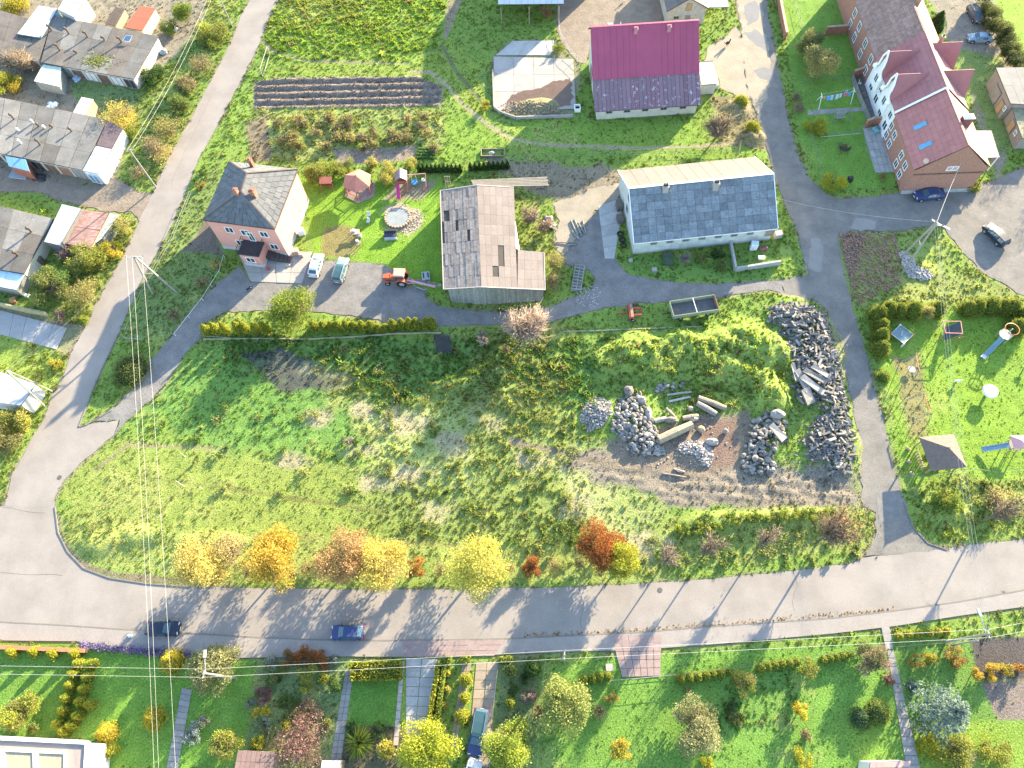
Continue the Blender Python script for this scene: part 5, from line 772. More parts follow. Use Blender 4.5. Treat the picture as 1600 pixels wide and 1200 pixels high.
course_slope(rp, o, Ae, Be, R1, R1, 6, 9, GREYSL); course_slope(rp, o, Be, Ce, R2, R1, 7, 10, GREYSL); course_slope(rp, o, Ce, De, R2, R2, 6, 9, GREYSL); course_slope(rp, o, De, Ae, R1, R2, 6, 9, GREYSL)
s = B()
for p, q in ((Ae, R1), (Be, R1), (Ce, R2), (De, R2), (R1, R2)): s.beam(p + np.array([0, 0, .13]), q + np.array([0, 0, .13]), .22, .08)
s.build('ridge_cap', M('dark_ridge_tiles', (.10, .075, .065), .9, .2, 3), rp, o)
s = B()
for p, q in ((Ae, Be), (Be, Ce), (Ce, De), (De, Ae)): s.beam(p - np.array([0, 0, .05]), q - np.array([0, 0, .05]), .14, .12)
s.build('gutter', M('brown_gutter', (.10, .05, .04), .6), t, o)
for px, py, zz, fl in ((372, 305, 9.7, 1), (398, 306, 9.2, 2), (394, 258, 8.6, 1)): pp = P(px, py, zz); chimney(t, o, pp, .75 if fl == 2 else .55, 1.25, BRICK, BRICK, -.15, fl)
Af, Bf, Cf, Df = k(A, .955), k(Bq, .955), k(C, .955), k(D, .955); Lf = np.linalg.norm(Bf - Af)
for u, z in ((2.4, 4.6), (4.9, 4.4), (8.0, 4.6), (3.0, 1.5), (8.6, 1.6)): opening(t, o, Af, Bf, u, z, 1.35, 1.35)
for u, z in ((2.6, 4.6), (7.6, 4.6), (3.5, 1.4), (8, 1.4)): opening(t, o, Bf, Cf, u, z, .5, .45, pane=M('vent_dark', (.12, .11, .10)), bars=0)
dv = (Bf - Af) / Lf; nv = np.array([dv[1], -dv[0]]); q = lambda u, w_: Af + dv * u + nv * w_
walls(t, o, [q(4.6, 0), q(4.6, 2.6), q(7.8, 2.6), q(7.8, 0)], -.1, 3.0, PINK, 'porch'); walls(t, o, [q(4.55, .02), q(4.55, 2.66), q(7.85, 2.66), q(7.85, .02)], -.1, .6, MATS['pale_plinth'], 'porch_plinth')
opening(t, o, q(4.6, 2.6), q(7.8, 2.6), .7, 1.1, 1.5, 1.2); s = B(); s.prism([q(4.45, 0), q(4.45, 2.8), q(7.95, 2.8), q(7.95, 0)], 3.0, 3.14); bl = s.build('balcony', M('dark_tiles', (.05, .045, .05), .4), t, o); s = B()
for a, b in ((q(4.5, .1), q(4.5, 2.75)), (q(4.5, 2.75), q(7.9, 2.75)), (q(7.9, 2.75), q(7.9, .1))):
    s.beam(v3(a, 4.05), v3(b, 4.05), .06); s.beam(v3(a, 3.5), v3(b, 3.5), .035)
    for m in range(9): s.beam(v3(a + (b - a) * m / 8, 3.14), v3(a + (b - a) * m / 8, 4.05), .03)
s.build('railing', M('dark_iron', (.03, .03, .03), .5), bl, o); opening(t, o, Af, Bf, 5.7, 3.15, 1.0, 2.1, 'balcony_door', frame=WHITE, pane=GLASS)
for m in range(6): s = B(); a0, w0 = 7.8 + m * .62, 1.3; s.prism([q(a0, .02), q(a0, w0), q(a0 + .62, w0), q(a0 + .62, .02)], -.1, 1.05 - m * .18); s.build('step', M('dark_step_tiles', (.075, .065, .06), .6, .2, 3), t, o)
# ----------------------------------------------------------------- grey fibre-cement barn
ETERN = M('blue_grey_sheets', (.115, .135, .155), .85, .2, 1.4, col2=(.185, .205, .22), rand=.2, fine=.25); PALEROOF = M('pale_sheets', (.115, .105, .098), .85, .08, .6, col2=(.145, .132, .122), rand=.05, stretch=(1, .25, 1)); WHITEWASH = M('worn_whitewash', (.50, .52, .50), .95, .12, .9, col2=(.36, .38, .36), fine=.12)
A, Bq = P2(989, 397), P2(1201, 375); A, Bq, C, D = par(A, Bq, 13.6); t, o, r = gable_house('grey_barn', 'long white-walled barn with blue-grey sheet roof and pale back slope', 'barn', A, Bq, C, D, 3.5, 3.5, 7.3, WHITEWASH, .5, .4, .35, (18, 7, ETERN), (12, 1, PALEROOF), CONC, .35)
s = B(); s.beam(r['rl'] + np.array([0, 0, .1]), r['rr'] + np.array([0, 0, .1]), .3, .1); s.build('ridge_cap', WHITE, r['roof'], o); s = B(); s.beam(r['fa'] - np.array([0, 0, .1]), r['fb'] - np.array([0, 0, .1]), .14, .14); s.build('gutter', WHITE, t, o)
s = B(); s.beam(r['fa'], r['rl'], .1, .16); s.beam(r['fb'], r['rr'], .1, .16); s.beam(r['ba'], r['rl'], .1, .16); s.beam(r['bb'], r['rr'], .1, .16); s.build('verge_board', WHITE, t, o)
for px, py in ((1040, 293), (1119, 288)): pp = P(px, py, 7.6); pp[2] = 7.1; chimney(t, o, pp, .8, .9, M('pale_brick', (.30, .27, .25), .9), CONC, .08, 2)
for i in range(7): opening(t, o, A, Bq, 2.4 + i * 2.5, 2.0, 1.05, .62, pane=M('dusty_pane', (.12, .13, .13), .3), bars=1 if i % 3 else 2, frame=M('grey_frame', (.24, .24, .23), .8))
opening(t, o, A, Bq, 20.4, 1.2, 1.4, 1.5, 'door', frame=MATS['grey_frame'], pane=WOOD, bars=0)
for z in (4.6, 2.0): opening(t, o, D, A, 6.2, z, 1.1, 1.2, pane=DARK, frame=MATS['grey_frame'])
# ----------------------------------------------------------------- red metal roofed barn with tall back gable
REDNEW = M('wine_red_metal', (.36, .07, .125), .45, .06, .5, rand=.03, spec=.5); REDOLD = M('faded_red_metal', (.20, .125, .145), .6, .15, 1.3, col2=(.40, .34, .35), rand=.1, fine=.15, band=(.60, .64)); CREAMW = M('cream_whitewash', (.52, .5, .44), .95, .12, .8, col2=(.42, .40, .35), fine=.1)
A, Bq = P2(932, 187), P2(1086, 177); d = (Bq - A) / np.linalg.norm(Bq - A); nb = np.array([-d[1], d[0]]); ctr = (A + Bq) / 2 + nb * 7; o = v3(ctr, 0); t = thing('red_barn', 'tall barn with wine-red metal roof and faded lower lean-to slope', 'barn', ctr)
q = lambda u, w_, z: v3(A + d * u + nb * w_, z); L = np.linalg.norm(Bq - A); prof = [(0, 2.3), (4.6, 4.6), (11.0, 9.6), (13.6, 7.4), (13.6, -.1), (0, -.1)]
s = B(); n_ = len(prof); s.add([q(0, w_, z) for w_, z in prof] + [q(L, w_, z) for w_, z in prof], [(0, 1, 2, 3, 4, 5)[::-1], tuple(range(6, 12))] + [(i, i + 6, (i + 1) % 6 + 6, (i + 1) % 6)[::-1] for i in range(6)]); s.build('wall', CREAMW, t, o)
s = B(); g = .55; up = .08
for (w0, z0), (w1, z1), e0 in (((0, 2.3), (4.6, 4.6), .5), ((4.6, 4.75), (11.0, 9.6), .25), ): k0 = e0 / math.hypot(w1 - w0, z1 - z0); s.slab(q(-g, w0 - (w1 - w0) * k0, z0 - (z1 - z0) * k0 + up), q(L + g, w0 - (w1 - w0) * k0, z0 - (z1 - z0) * k0 + up), q(L + g, w1, z1 + up), q(-g, w1, z1 + up), .1)
s.slab(q(L + g, 14.0, 7.06 + up), q(-g, 14.0, 7.06 + up), q(-g, 11, 9.6 + up), q(L + g, 11, 9.6 + up), .1); rp = s.build('roof', MATS['roof_battens'], t, o)
roof_sheets(rp, o, q(-g, -.45, 2.10 + up), q(L + g, -.45, 2.10 + up), q(L + g, 4.75, 4.68 + up), q(-g, 4.75, 4.68 + up), 26, 1, REDOLD, .04, .05, jit=.02, lift=.06, alt=[REDOLD, REDOLD, M('chipped_red_metal', (.18, .10, .12), .7, .3, 1.8, col2=(.38, .33, .33), rand=.12, band=(.57, .62))])
roof_sheets(rp, o, q(-g, 4.35, 4.58 + up), q(L + g, 4.35, 4.58 + up), q(L + g, 11, 9.62 + up), q(-g, 11, 9.62 + up), 17, 1, REDNEW, .04, .03, jit=.004, lift=.06); roof_sheets(rp, o, q(L + g, 14.0, 7.08 + up), q(-g, 14.0, 7.08 + up), q(-g, 11, 9.62 + up), q(L + g, 11, 9.62 + up), 17, 1, REDNEW, .04, .03, jit=.004, lift=.06)
s = B()
for i in range(52): u = -g + (L + 2 * g) * (i + .5) / 52; s.beam(q(u, 4.35, 4.72 + up), q(u, 11, 9.76 + up), .05, .06)
rb = s.build('standing_seam', REDNEW, rp, o); rb['kind'] = 'stuff'; s = B(); s.beam(q(-g, 11, 9.78), q(L + g, 11, 9.78), .35, .08); s.build('ridge_cap', REDNEW, rp, o)
for u in (7.0, 12.6): pp = q(u, 10.0, 8.9); chimney(t, o, pp, .6, .8, M('pink_brick', (.34, .17, .19), .9, .1), MATS['pink_brick'], 0, 2)
for u in (1.5, 4.6, 7.7, 10.9, 14.2): opening(t, o, A, Bq, u, 1.25, 1.1, .55, pane=DARK, frame=MATS['grey_frame'])
De = A + nb * 13.6; opening(t, o, De, A, 6.0, 2.6, 1.2, 2.6, 'door', frame=WOOD, pane=DARK, bars=0); opening(t, o, De, A, 3.0, .1, 2.2, 2.6, 'door', frame=WOOD, pane=WOOD, bars=0)
a0 = P2(1092, 148); A2, B2, C2, D2 = par(a0, a0 + d * 2.6, 4.6); t, o, r = gable_house('annex', 'small whitewashed annex with flat pale roof on the red barn side', 'outbuilding', A2, B2, C2, D2, 2.2, 2.9, 2.9, CREAMW, .98, .15, .1, (2, 3, M('pale_felt', (.45, .43, .41), .9, .1, 1, rand=.05)), (1, 1, None))
s = B(); a0 = P2(1108, 140); s.prism([a0, a0 + d * 1.6, a0 + d * 1.6 + nb * 2.6, a0 + nb * 2.6], -.1, .9); tag(s.build('concrete_tank', CREAMW, None), 'low pale concrete tank beside the white annex', 'tank')
# ----------------------------------------------------------------- wooden barn
FELT = M('rusty_roofing_felt', (.15, .122, .11), .95, .12, .3, col2=(.195, .168, .155), rand=.06, fine=.15, stretch=(1, .35, 1)); OLDB = M('rotting_shingle_boards', (.17, .142, .126), .95, .3, 1.2, col2=(.26, .22, .195), rand=.14, fine=.35); GREYWD = M('grey_boards', (.22, .225, .2), .95, .2, 2, rand=.2, fine=.2)
zf = 3.9; a0, b0, c0, d0 = P2(693, 452, zf), P2(852, 450, zf), P2(850, 391, zf), P2(806, 391, zf); rb0, rt0 = P2(752, 449, 5.2), P2(745, 290, 5.2); e1, f1 = P2(803, 293, 4.2), P2(688, 298, zf)
ctr = (a0 + e1) / 2; o = v3(ctr, 0); t = thing('wooden_barn', 'weathered L-shaped wooden barn with rusty brown felt roof', 'barn', ctr); ins = lambda p: ctr + (p - ctr) * .965
W_ = [ins(a0) + (np.array([.5, 0])), ins(rb0), ins(b0), ins(c0), ins(d0), ins(e1), ins(rt0), ins(f1)]; zz = [zf, 5.1, 3.2, 3.2, 4.0, 4.0, 5.1, zf - .1]; s = B()
s.prism(W_, -.1, 3.0); s.add([v3(W_[i], 3.0) for i in range(8)] + [v3(W_[i], zz[i]) for i in range(8)], [(i, (i + 1) % 8, 8 + (i + 1) % 8, 8 + i) for i in range(8)]); s.build('wall', M('dark_boards', (.10, .09, .08), .95, .2, 2), t, o)
def boards(t, o, p, q_, z0, z1a, z1b, n, mat, out=.05, name='board'):
    p, q_ = np.array(p[:2]), np.array(q_[:2]); d = (q_ - p) / np.linalg.norm(q_ - p); nr = np.array([d[1], -d[0]]); w_ = np.linalg.norm(q_ - p) / n
    for i in range(n):
        c = p + d * w_ * (i + .5) + nr * (out + random.uniform(0, .03)); z1 = z1a + (z1b - z1a) * (i + .5) / n; s = B(); s.box((*c, (z0 + z1) / 2 - random.uniform(0, .1)), (w_ * random.uniform(.86, .95), .05, z1 - z0), math.atan2(d[1], d[0])); s.build(name, mat, t, o)
boards(t, o, W_[0], W_[1], .0, 3.8, 5.0, 26, GREYWD); boards(t, o, W_[1], W_[2], .0, 5.0, 3.4, 40, GREYWD); boards(t, o, W_[2], W_[3], 0, 3.2, 3.2, 22, GREYWD); boards(t, o, W_[7], W_[0], 0, 3.6, 3.7, 40, GREYWD)
up = np.array([0, 0, .15]); s = B(); RB, RT = v3(rb0, 5.25), v3(rt0, 5.25); LB, LT = v3(a0, zf - .05), v3(f1, zf - .05); EB, ET = v3(b0, 3.35), v3(e1, 4.15); mid0, mid1 = v3(P2(812, 451, 3.9), 3.95), v3(P2(810, 391, 3.9), 3.98)
m0 = RB + (EB - RB) * .56; m1 = v3(P2(809, 391, 4.05), 4.05); s.slab(LB, RB, RT, LT, .12); s.slab(RB, m0, ET, RT, .12); s.slab(m0, EB, v3(c0, 3.35), m1, .12); rp = s.build('roof', MATS['roof_battens'], t, o)
roof_sheets(rp, o, LB + up * .3, RB + up * .3, RT + up * .3, LT + up * .3, 13, 9, OLDB, .05, .03, 'roof_board', .035, lift=.04, skip={(1, 6), (2, 6), (5, 5), (9, 4), (0, 5), (0, 4)}, alt=[OLDB, OLDB, M('rotting_pale_boards', (.22, .188, .165), .95, .3, 1.6, rand=.2, fine=.25)])
roof_sheets(rp, o, RB + up * .3, m0 + up * .3, ET + up * .3, RT + up * .3, 6, 10, FELT, .05, .02, 'felt_sheet', .006, lift=.04, skip={(3, 2), (3, 3), (2, 1)}, alt=[FELT, FELT, FELT, M('pale_patched_felt', (.185, .155, .14), .95, .1, .6, rand=.06, fine=.12)])
roof_sheets(rp, o, m0 + up * .3, EB + up * .3, v3(c0, 3.4), m1 + up * .3, 4, 4, FELT, .05, .02, 'felt_sheet', .006, lift=.04, alt=[FELT, FELT, MATS['pale_patched_felt']])
s = B(); pale = M('pale_batten', (.42, .36, .32), .9, .15, 2)
for a, b in ((LB, LT), (LB, RB), (RB, EB), (LT, RT), (RT, ET), (EB, v3(c0, 3.4))): s.beam(np.array(a) + up * .6, np.array(b) + up * .6, .12, .10)
s.build('verge_board', pale, t, o); s = B(); g0, g1 = v3(P2(803, 335, 3.4), 3.9), v3(P2(812, 388, 3.4), 3.9); s.slab(v3(P2(803, 336, 3.6), 3.3), v3(P2(811, 389, 3.6), 3.3), v3(P2(806, 389, 3.9), 4.0), v3(P2(799, 322, 3.9), 4.0), .08); s.build('side_cladding', M('white_sheet_cladding', (.66, .64, .6), .8, .08), t, o)
# slatted pergola behind it
a, b, c, d4 = P(732, 291, 2.9), P(855, 291, 2.9), P(858, 278, 2.9), P(730, 286, 2.9); a, b, c, d4 = P(742, 291, 2.8), P(856, 289, 2.8), P(853, 277, 2.8), P(738, 282, 2.8); ctr = (a + c) / 2; o = ctr * np.array([1, 1, 0]); t = thing('drying_rack', 'long slatted wooden rack roof behind the wooden barn', 'wooden shelter', ctr[:2]); PALEWD = M('pale_planed_wood', (.24, .21, .17), .9, .15, 2, rand=.12)
for j in range(6): s = B(); v = j / 5; s.beam(a + (d4 - a) * v - np.array([.2, 0, 0]), b + (c - b) * v + np.array([random.uniform(-.2, .4), 0, 0]), .2, .05); s.build('slat', PALEWD, t, o)
for i in range(8): s = B(); u = i / 7; s.beam(a + (b - a) * u - np.array([0, 0, .08]), d4 + (c - d4) * u - np.array([0, 0, .08]), .1); s.build('rafter', PALEWD, t, o)
for u in (0, .5, 1):
    for w0, w1 in ((a, b), (d4, c)): s = B(); p = w0 + (w1 - w0) * u; s.beam((*p[:2], -.1), p - np.array([0, 0, .1]), .13); s.build('post', PALEWD, t, o)
# ----------------------------------------------------------------- shed and big barn at the top edge
LIGHTCOR = M('light_corrugated_sheet', (.46, .48, .49), .6, .06, .6, rand=.06)
A, Bq = P2(779, 42), P2(876, 42); A, Bq, C, D = par(A, Bq, 30); t = thing('open_shed', 'open-fronted shed with pale roof cut off by the top edge', 'shed', (A + Bq) / 2); o = v3((A + Bq) / 2, 0); dd = (Bq - A) / np.linalg.norm(Bq - A); nn_ = np.array([-dd[1], dd[0]])
f0, f1_ = P(778, 7, 3.4), P(881, 6, 3.4); s = B(); bk = lambda p, w_, z: v3(p[:2] + nn_ * w_, z); s.slab(f0 - 0, f1_, bk(f1_, 5.5, 4.8), bk(f0, 5.5, 4.8), .15); rp = s.build('roof', MATS['roof_battens'], t, o); roof_sheets(rp, o, f0, f1_, bk(f1_, 5.5, 4.8), bk(f0, 5.5, 4.8), 11, 3, LIGHTCOR, .05)
bx = [f0[:2] + nn_ * 4.9, f1_[:2] + nn_ * 5, f1_[:2] + nn_ * 5.5, f0[:2] + nn_ * 5.5]; s = B(); s.add([v3(p, -.1) for p in bx] + [v3(bx[0], 4.5), v3(bx[1], 4.5), v3(bx[2], 4.5), v3(bx[3], 4.5)], [(0, 1, 5, 4), (1, 2, 6, 5), (2, 3, 7, 6), (3, 0, 4, 7), (4, 5, 6, 7)]); s.build('wall', CREAMW, t, o)
for px in (784, 827, 873): s = B(); p = P2(px, 38 - (px - 784) * .02); top = f0 + (f1_ - f0) * ((px - 779) / 100.) ; s.beam((*p, -.1), (p[0], p[1], 3.5), .16); s.build('post', WOOD, t, o)
sdv = np.array([math.sin(AZ), math.cos(AZ)]) * 10.4 / math.tan(EL); r0, r1 = P2(655, 172) + sdv, P2(665, 75) + sdv; rd = (r1 - r0) / np.linalg.norm(r1 - r0); sx_ = np.array([rd[1], -rd[0]]) * 6.5
sx_ = sx_ * 1.0; gable_house('hay_barn', 'tall hay barn standing behind the open-fronted shed', 'barn', r0 + sx_ * 1.35, r1 + sx_ * 1.35, r1 - sx_ * .9, r0 - sx_ * .9, 7.0, 5.0, 10.4, CREAMW, .6, .3, .2, (6, 3, LIGHTCOR), (6, 3, LIGHTCOR)); print('haybarn', r0, r1)
# stone outbuilding
STONEW = M('rough_pale_masonry', (.42, .39, .35), .95, .15, 1.0, col2=(.30, .28, .25), fine=.2, bump=.5); A, Bq = P2(1040, 41), P2(1098, 37); A, Bq, C, D = par(A, Bq, 14); ctr = (A + C) / 2; o = v3(ctr, 0); t = thing('stone_outbuilding', 'pale masonry outbuilding with gable end and boarded loft door', 'outbuilding', ctr); rl = (A + Bq) / 2; rk = (C + D) / 2
s = B(); s.add([v3(p, -.1) for p in (A, Bq, C, D)] + [v3(p, 3.6) for p in (A, Bq, C, D)] + [v3(rl, 5.6), v3(rk, 5.6)], [(0, 1, 5, 8, 4), (1, 2, 6, 5), (2, 3, 7, 9, 6), (3, 0, 4, 7)]); s.build('wall', STONEW, t, o)
dd = (Bq - A) / np.linalg.norm(Bq - A); nn_ = np.array([-dd[1], dd[0]]); s = B(); fo = lambda p, u, w_, z: v3(p + dd * u - nn_ * w_, z); s.slab(fo(Bq, .4, .4, 3.35), fo(C, .4, 0, 3.35), v3(rk, 5.7), fo(rl, 0, .4, 5.7), .12); s.slab(fo(D, -.4, 0, 3.35), fo(A, -.4, .4, 3.35), fo(rl, 0, .4, 5.7), v3(rk, 5.7), .12); rp = s.build('roof', MATS['roof_battens'], t, o); roof_sheets(rp, o, fo(D, -.4, 0, 3.38), fo(A, -.4, .4, 3.38), fo(rl, 0, .4, 5.73), v3(rk, 5.73), 12, 2, PALEROOF); roof_sheets(rp, o, fo(Bq, .4, .4, 3.38), fo(C, .4, 0, 3.38), v3(rk, 5.73), fo(rl, 0, .4, 5.73), 12, 2, PALEROOF)
opening(t, o, A, Bq, 3.2, 3.0, 1.0, 1.4, 'loft_door', frame=WOOD, pane=M('ochre_boards', (.36, .24, .12), .9, .15, 3), bars=0); opening(t, o, A, Bq, 3.3, .05, 1.1, 2.0, 'door', frame=MATS['grey_frame'], pane=M('grey_door', (.2, .19, .17), .9), bars=0); opening(t, o, A, Bq, 4.9, .05, 1.3, 1.9, 'door', frame=STONEW, pane=M('pale_door', (.36, .34, .3), .9), bars=0); opening(t, o, A, Bq, 1.2, 1.4, 1.0, .6, pane=DARK, frame=MATS['grey_frame'])
a, b = P(1102, 12, 2.9), P(1139, 11, 2.9); s = B(); t = thing('lean_to', 'lean-to with bluish corrugated roof on the masonry outbuilding', 'shed', a[:2]); o = v3(a, 0); s.slab(a, b, v3(b[:2] + nn_ * 8, 3.6), v3(a[:2] + nn_ * 8, 3.6), .1); rp = s.build('roof', MATS['roof_battens'], t, o); roof_sheets(rp, o, a, b, v3(b[:2] + nn_ * 8, 3.6), v3(a[:2] + nn_ * 8, 3.6), 5, 2, M('bluish_sheet', (.30, .40, .44), .6, .1, 1, rand=.08)); s = B(); s.beam(v3(b[:2] - dd * .2 + nn_ * .2, -.1), v3(b[:2] - dd * .2 + nn_ * .2, 2.85), .15); s.beam(v3(b[:2] - dd * .2 + nn_ * 6, -.1), v3(b[:2] - dd * .2 + nn_ * 6, 3.3), .15); s.build('post', WOOD, t, o)
# ----------------------------------------------------------------- garage rows (flat felt roofs, doors along the front)
FELTG = [M('grey_felt_' + n_, c, .95, .12, .5, col2=tuple(np.array(c) * 1.5), rand=.1, fine=.25) for n_, c in (('light', (.12, .116, .11)), ('mid', (.098, .094, .088)), ('brownish', (.095, .083, .073)), ('pale', (.145, .137, .127)), ('dark', (.08, .075, .07)))]
DOORS = [M('garage_door_' + n_, c, .7, .15, 2) for n_, c in (('brown', (.13, .075, .05)), ('grey', (.22, .23, .24)), ('black', (.04, .04, .045)), ('rust', (.24, .12, .07)), ('white', (.55, .55, .54)), ('blue', (.10, .22, .36)))]
def garage_row(label, fl, fr, br, bl, h, n, felts, wallm, doors):
    a, b, c, d = [P(x, y, h) for x, y in (fl, fr, br, bl)]; ctr = (a + c) / 2; o = v3(ctr, 0); t = thing('garage_row', label, 'garages', ctr[:2]); k = lambda p: ctr[:2] + (p[:2] - ctr[:2]) * .975
    walls(t, o, [k(a), k(b), k(c), k(d)], -.1, h - .1, wallm); s = B(); s.prism([a[:2], b[:2], c[:2], d[:2]], h - .1, h); rp = s.build('roof', MATS['roof_battens'], t, o)
    for i in range(n):
        m = felts[i % len(felts)]; u0, u1 = i / n + .002, (i + 1) / n - .002; f = lambda u, v: (a * (1 - u) + b * u) * (1 - v) + (d * (1 - u) + c * u) * v; kz = random.uniform(.0, .05)
        for j in range(3): s = B(); s.slab(*[f(u, v) + np.array([0, 0, .05 + kz]) for u, v in ((u0, j / 3 + .002), (u1, j / 3 + .002), (u1, (j + 1) / 3 - .002), (u0, (j + 1) / 3 - .002))], .05); s.build('felt_strip', m if random.random() < .75 else random.choice(FELTG), rp, o)
    w_ = np.linalg.norm(b - a) / n
    for i in range(n): opening(t, o, k(a), k(b), i * w_ * .975 + .3, .05, w_ * .8, h - .45, 'garage_door', frame=GREYWD, pane=DOORS[doors[i % len(doors)]], bars=1)
    return t, o, (a, b, c, d)
WALLG = M('dirty_white_render', (.50, .48, .44), .95, .1, .8, fine=.1)
t, o, q4 = garage_row('garage row with mossy grey felt roof, uppermost of the three rows', (64, 98), (209, 124), (248, 57), (83, 24.5), 2.4, 7, [FELTG[4], FELTG[0], FELTG[1], FELTG[0], FELTG[2], FELTG[2], FELTG[1]], WALLG, [2, 1, 0, 4, 0, 4, 2])
for x, y, h in ((81, 48, 1.0), (108, 53, 1.1), (137, 58, 1.0), (163.5, 63, .6), (190, 66, .9), (94, 79, 1.2), (120, 83, .35)): pipe(t, o, P(x, y, 2.45), h, .16, bend=-1)
mv, mf, mc = leaf_quads(np.array([P(random.gauss(152, 11), random.gauss(95, 5.5), 2.55) for _ in range(420)]), .2, tints(420, OLV, .25, YGR), 2); npmesh('moss', mv - np.array([*o[:2], 0]), mf, FOL, mc, t)['kind'] = 'stuff'
s = B(); p = [P(191, 64, 2.8), P(202, 65.5, 2.8), P(207, 56, 3.3), P(196.5, 54.5, 3.3)]; c_ = np.mean(p, 0); ts = thing('solar_panel', 'small framed solar panel propped on the mossy garage roof', 'solar panel', c_[:2]); o2 = v3(c_, 0); s.slab(*p, .05); s.build('frame', WHITE, ts, o2); s = B(); cc = c_ + np.array([0, 0, .012]); s.slab(*[cc + (q_ - c_) * .84 for q_ in p], .02); s.build('cells', M('solar_cells', (.20, .22, .26), .2), ts, o2); s = B(); s.beam(p[2] - np.array([.1, .1, .05]), (*p[2][:2], 2.4), .05); s.beam(p[3], (*p[3][:2], 2.4), .05); s.build('prop', STEEL, ts, o2)
t, o, q4 = garage_row('brown-edged garage row left of the white roofed garage', (-60, 74), (60, 97), (80, 40), (-40, 4), 2.3, 6, [FELTG[2], FELTG[4], FELTG[2]], WALLG, [2, 1, 0])
def box_roof(name, label, cat, pts, h, roofm, wallm, n=(1, 1), zb=None, th=.1):
    a, b, c, d = [P(x, y, (zb if zb and i > 1 else h)) for i, (x, y) in enumerate(pts)]; ctr = (a + c) / 2; o = v3(ctr, 0); t = thing(name, label, cat, ctr[:2]); k = lambda p: v3(ctr[:2] + (p[:2] - ctr[:2]) * .96, p[2]); s = B(); q = [k(p) for p in (a, b, c, d)]
    s.add([v3(p, -.1) for p in q] + [p - np.array([0, 0, .08]) for p in q], [(0, 1, 5, 4), (1, 2, 6, 5), (2, 3, 7, 6), (3, 0, 4, 7)]); s.build('wall', wallm, t, o); s = B(); s.slab(a, b, c, d, th); rp = s.build('roof', MATS['roof_battens'], t, o); e = np.array([0, 0, .01]); roof_sheets(rp, o, a + e, b + e, c + e, d + e, n[0], n[1], roofm, .05, .03); return t, o, (a, b, c, d)
WHITEROOF = M('white_sheet_roof', (.42, .42, .42), .6, .04, .5, rand=.03); PALEBLUE = M('pale_sheet_roof', (.33, .36, .38), .6, .05, .5, rand=.04); RUSTSH = M('rusty_sheet', (.22, .07, .035), .85, .3, 1.6, col2=(.30, .25, .24), rand=.1, stretch=(.5, 2.2, 1)); ORANGER = M('orange_sheet_roof', (.28, .09, .05), .7, .08, 1, rand=.05)
box_roof('white_garage', 'white roofed garage between the two upper garage rows', 'garage', [(27, 53), (62.5, 59), (90, 14), (61, 9)], 2.7, WHITEROOF, M('blue_fascia', (.25, .42, .55), .8), (3, 3)); box_roof('white_workshop', 'white roofed workshop with grey side wall at the top left', 'workshop', [(90, 15), (115, 27), (134, -4), (104, -8)], 3.4, WHITEROOF, M('grey_render', (.33, .33, .31), .9), (2, 3), 3.8)
box_roof('orange_shed', 'orange-red roofed shed behind the uppermost garage row', 'shed', [(194, 43), (222, 48), (243, 13), (219, 9)], 2.2, ORANGER, M('cream_boards', (.42, .38, .28), .9, .1, 2), (1, 2)); box_roof('dark_shed', 'low dark brown boarded shed roof left of the orange shed', 'shed', [(164, 36), (180, 41), (195, 14), (180, 11)], 1.6, M('dark_brown_boards', (.085, .065, .055), .9, .2, 2, rand=.15), WOOD, (7, 1))
t, o, q4 = garage_row('long garage row with brown felt patch, middle of the three rows', (-70, 226), (130, 266.5), (168, 187), (-70, 138), 2.45, 9, [FELTG[0], FELTG[1], FELTG[0], FELTG[3], FELTG[0], FELTG[1], FELTG[0], FELTG[0], FELTG[0]], WALLG, [1, 4, 2, 0, 4, 2, 0, 3, 1])
for x, y, h, m in ((22, 186, .9, None), (52, 192, .5, 1), (61, 197, .35, None), (70, 200, .3, 1), (82, 199, .35, None), (29, 204, .3, 1), (33, 224, .6, 1), (63, 226, 1.0, None), (112, 205, .5, None)): pipe(t, o, P(x, y, 2.55), h, .15, M('pale_pipe', (.5, .48, .45), .8) if m else None, -.6)
t, o, q4 = box_roof('end_garage', 'end garage with pale blue-white metal roof and white side wall', 'garage', [(129, 266.7), (153.5, 272), (174.7, 233.5), (150, 228)], 2.7, PALEBLUE, M('white_blue_render', (.62, .66, .70), .8, .05), (2, 3)); opening(t, o, q4[0], q4[1], .4, .1, 1.9, 2.0, 'garage_door', pane=DOORS[5], frame=WHITE)
box_roof('end_wall_block', 'mossy purple-brown roofed garage end with white gable wall', 'garage', [(151, 227), (175, 232.5), (192, 201), (168, 188)], 2.5, M('purple_brown_felt', (.115, .085, .092), .95, .2, .8, rand=.1), M('bright_white_wall', (.66, .65, .62), .9, .05), (2, 3))
box_roof('blue_canopy_garage', 'garage with bright blue front canopy and red-brown door', 'garage', [(14, 260), (46, 268), (40, 249), (8, 244)], 2.3, M('blue_sheet', (.16, .33, .52), .6, .08, 1), M('redbrown_front', (.22, .09, .065), .8, .1), (3, 1), 2.6); box_roof('white_shed', 'small white roofed shed behind the middle garage row', 'shed', [(113, 178), (132, 182), (146, 155.5), (127.5, 151.5)], 2.3, WHITEROOF, WOOD, (1, 2))
box_roof('green_lean_to', 'pale green corrugated lean-to in front of the upper garages', 'lean-to', [(53, 127), (93, 136), (96, 105), (67, 101)], 2.0, M('pale_green_sheet', (.42, .47, .38), .8, .1, 1, rand=.08), GREYWD, (5, 1), 2.2)
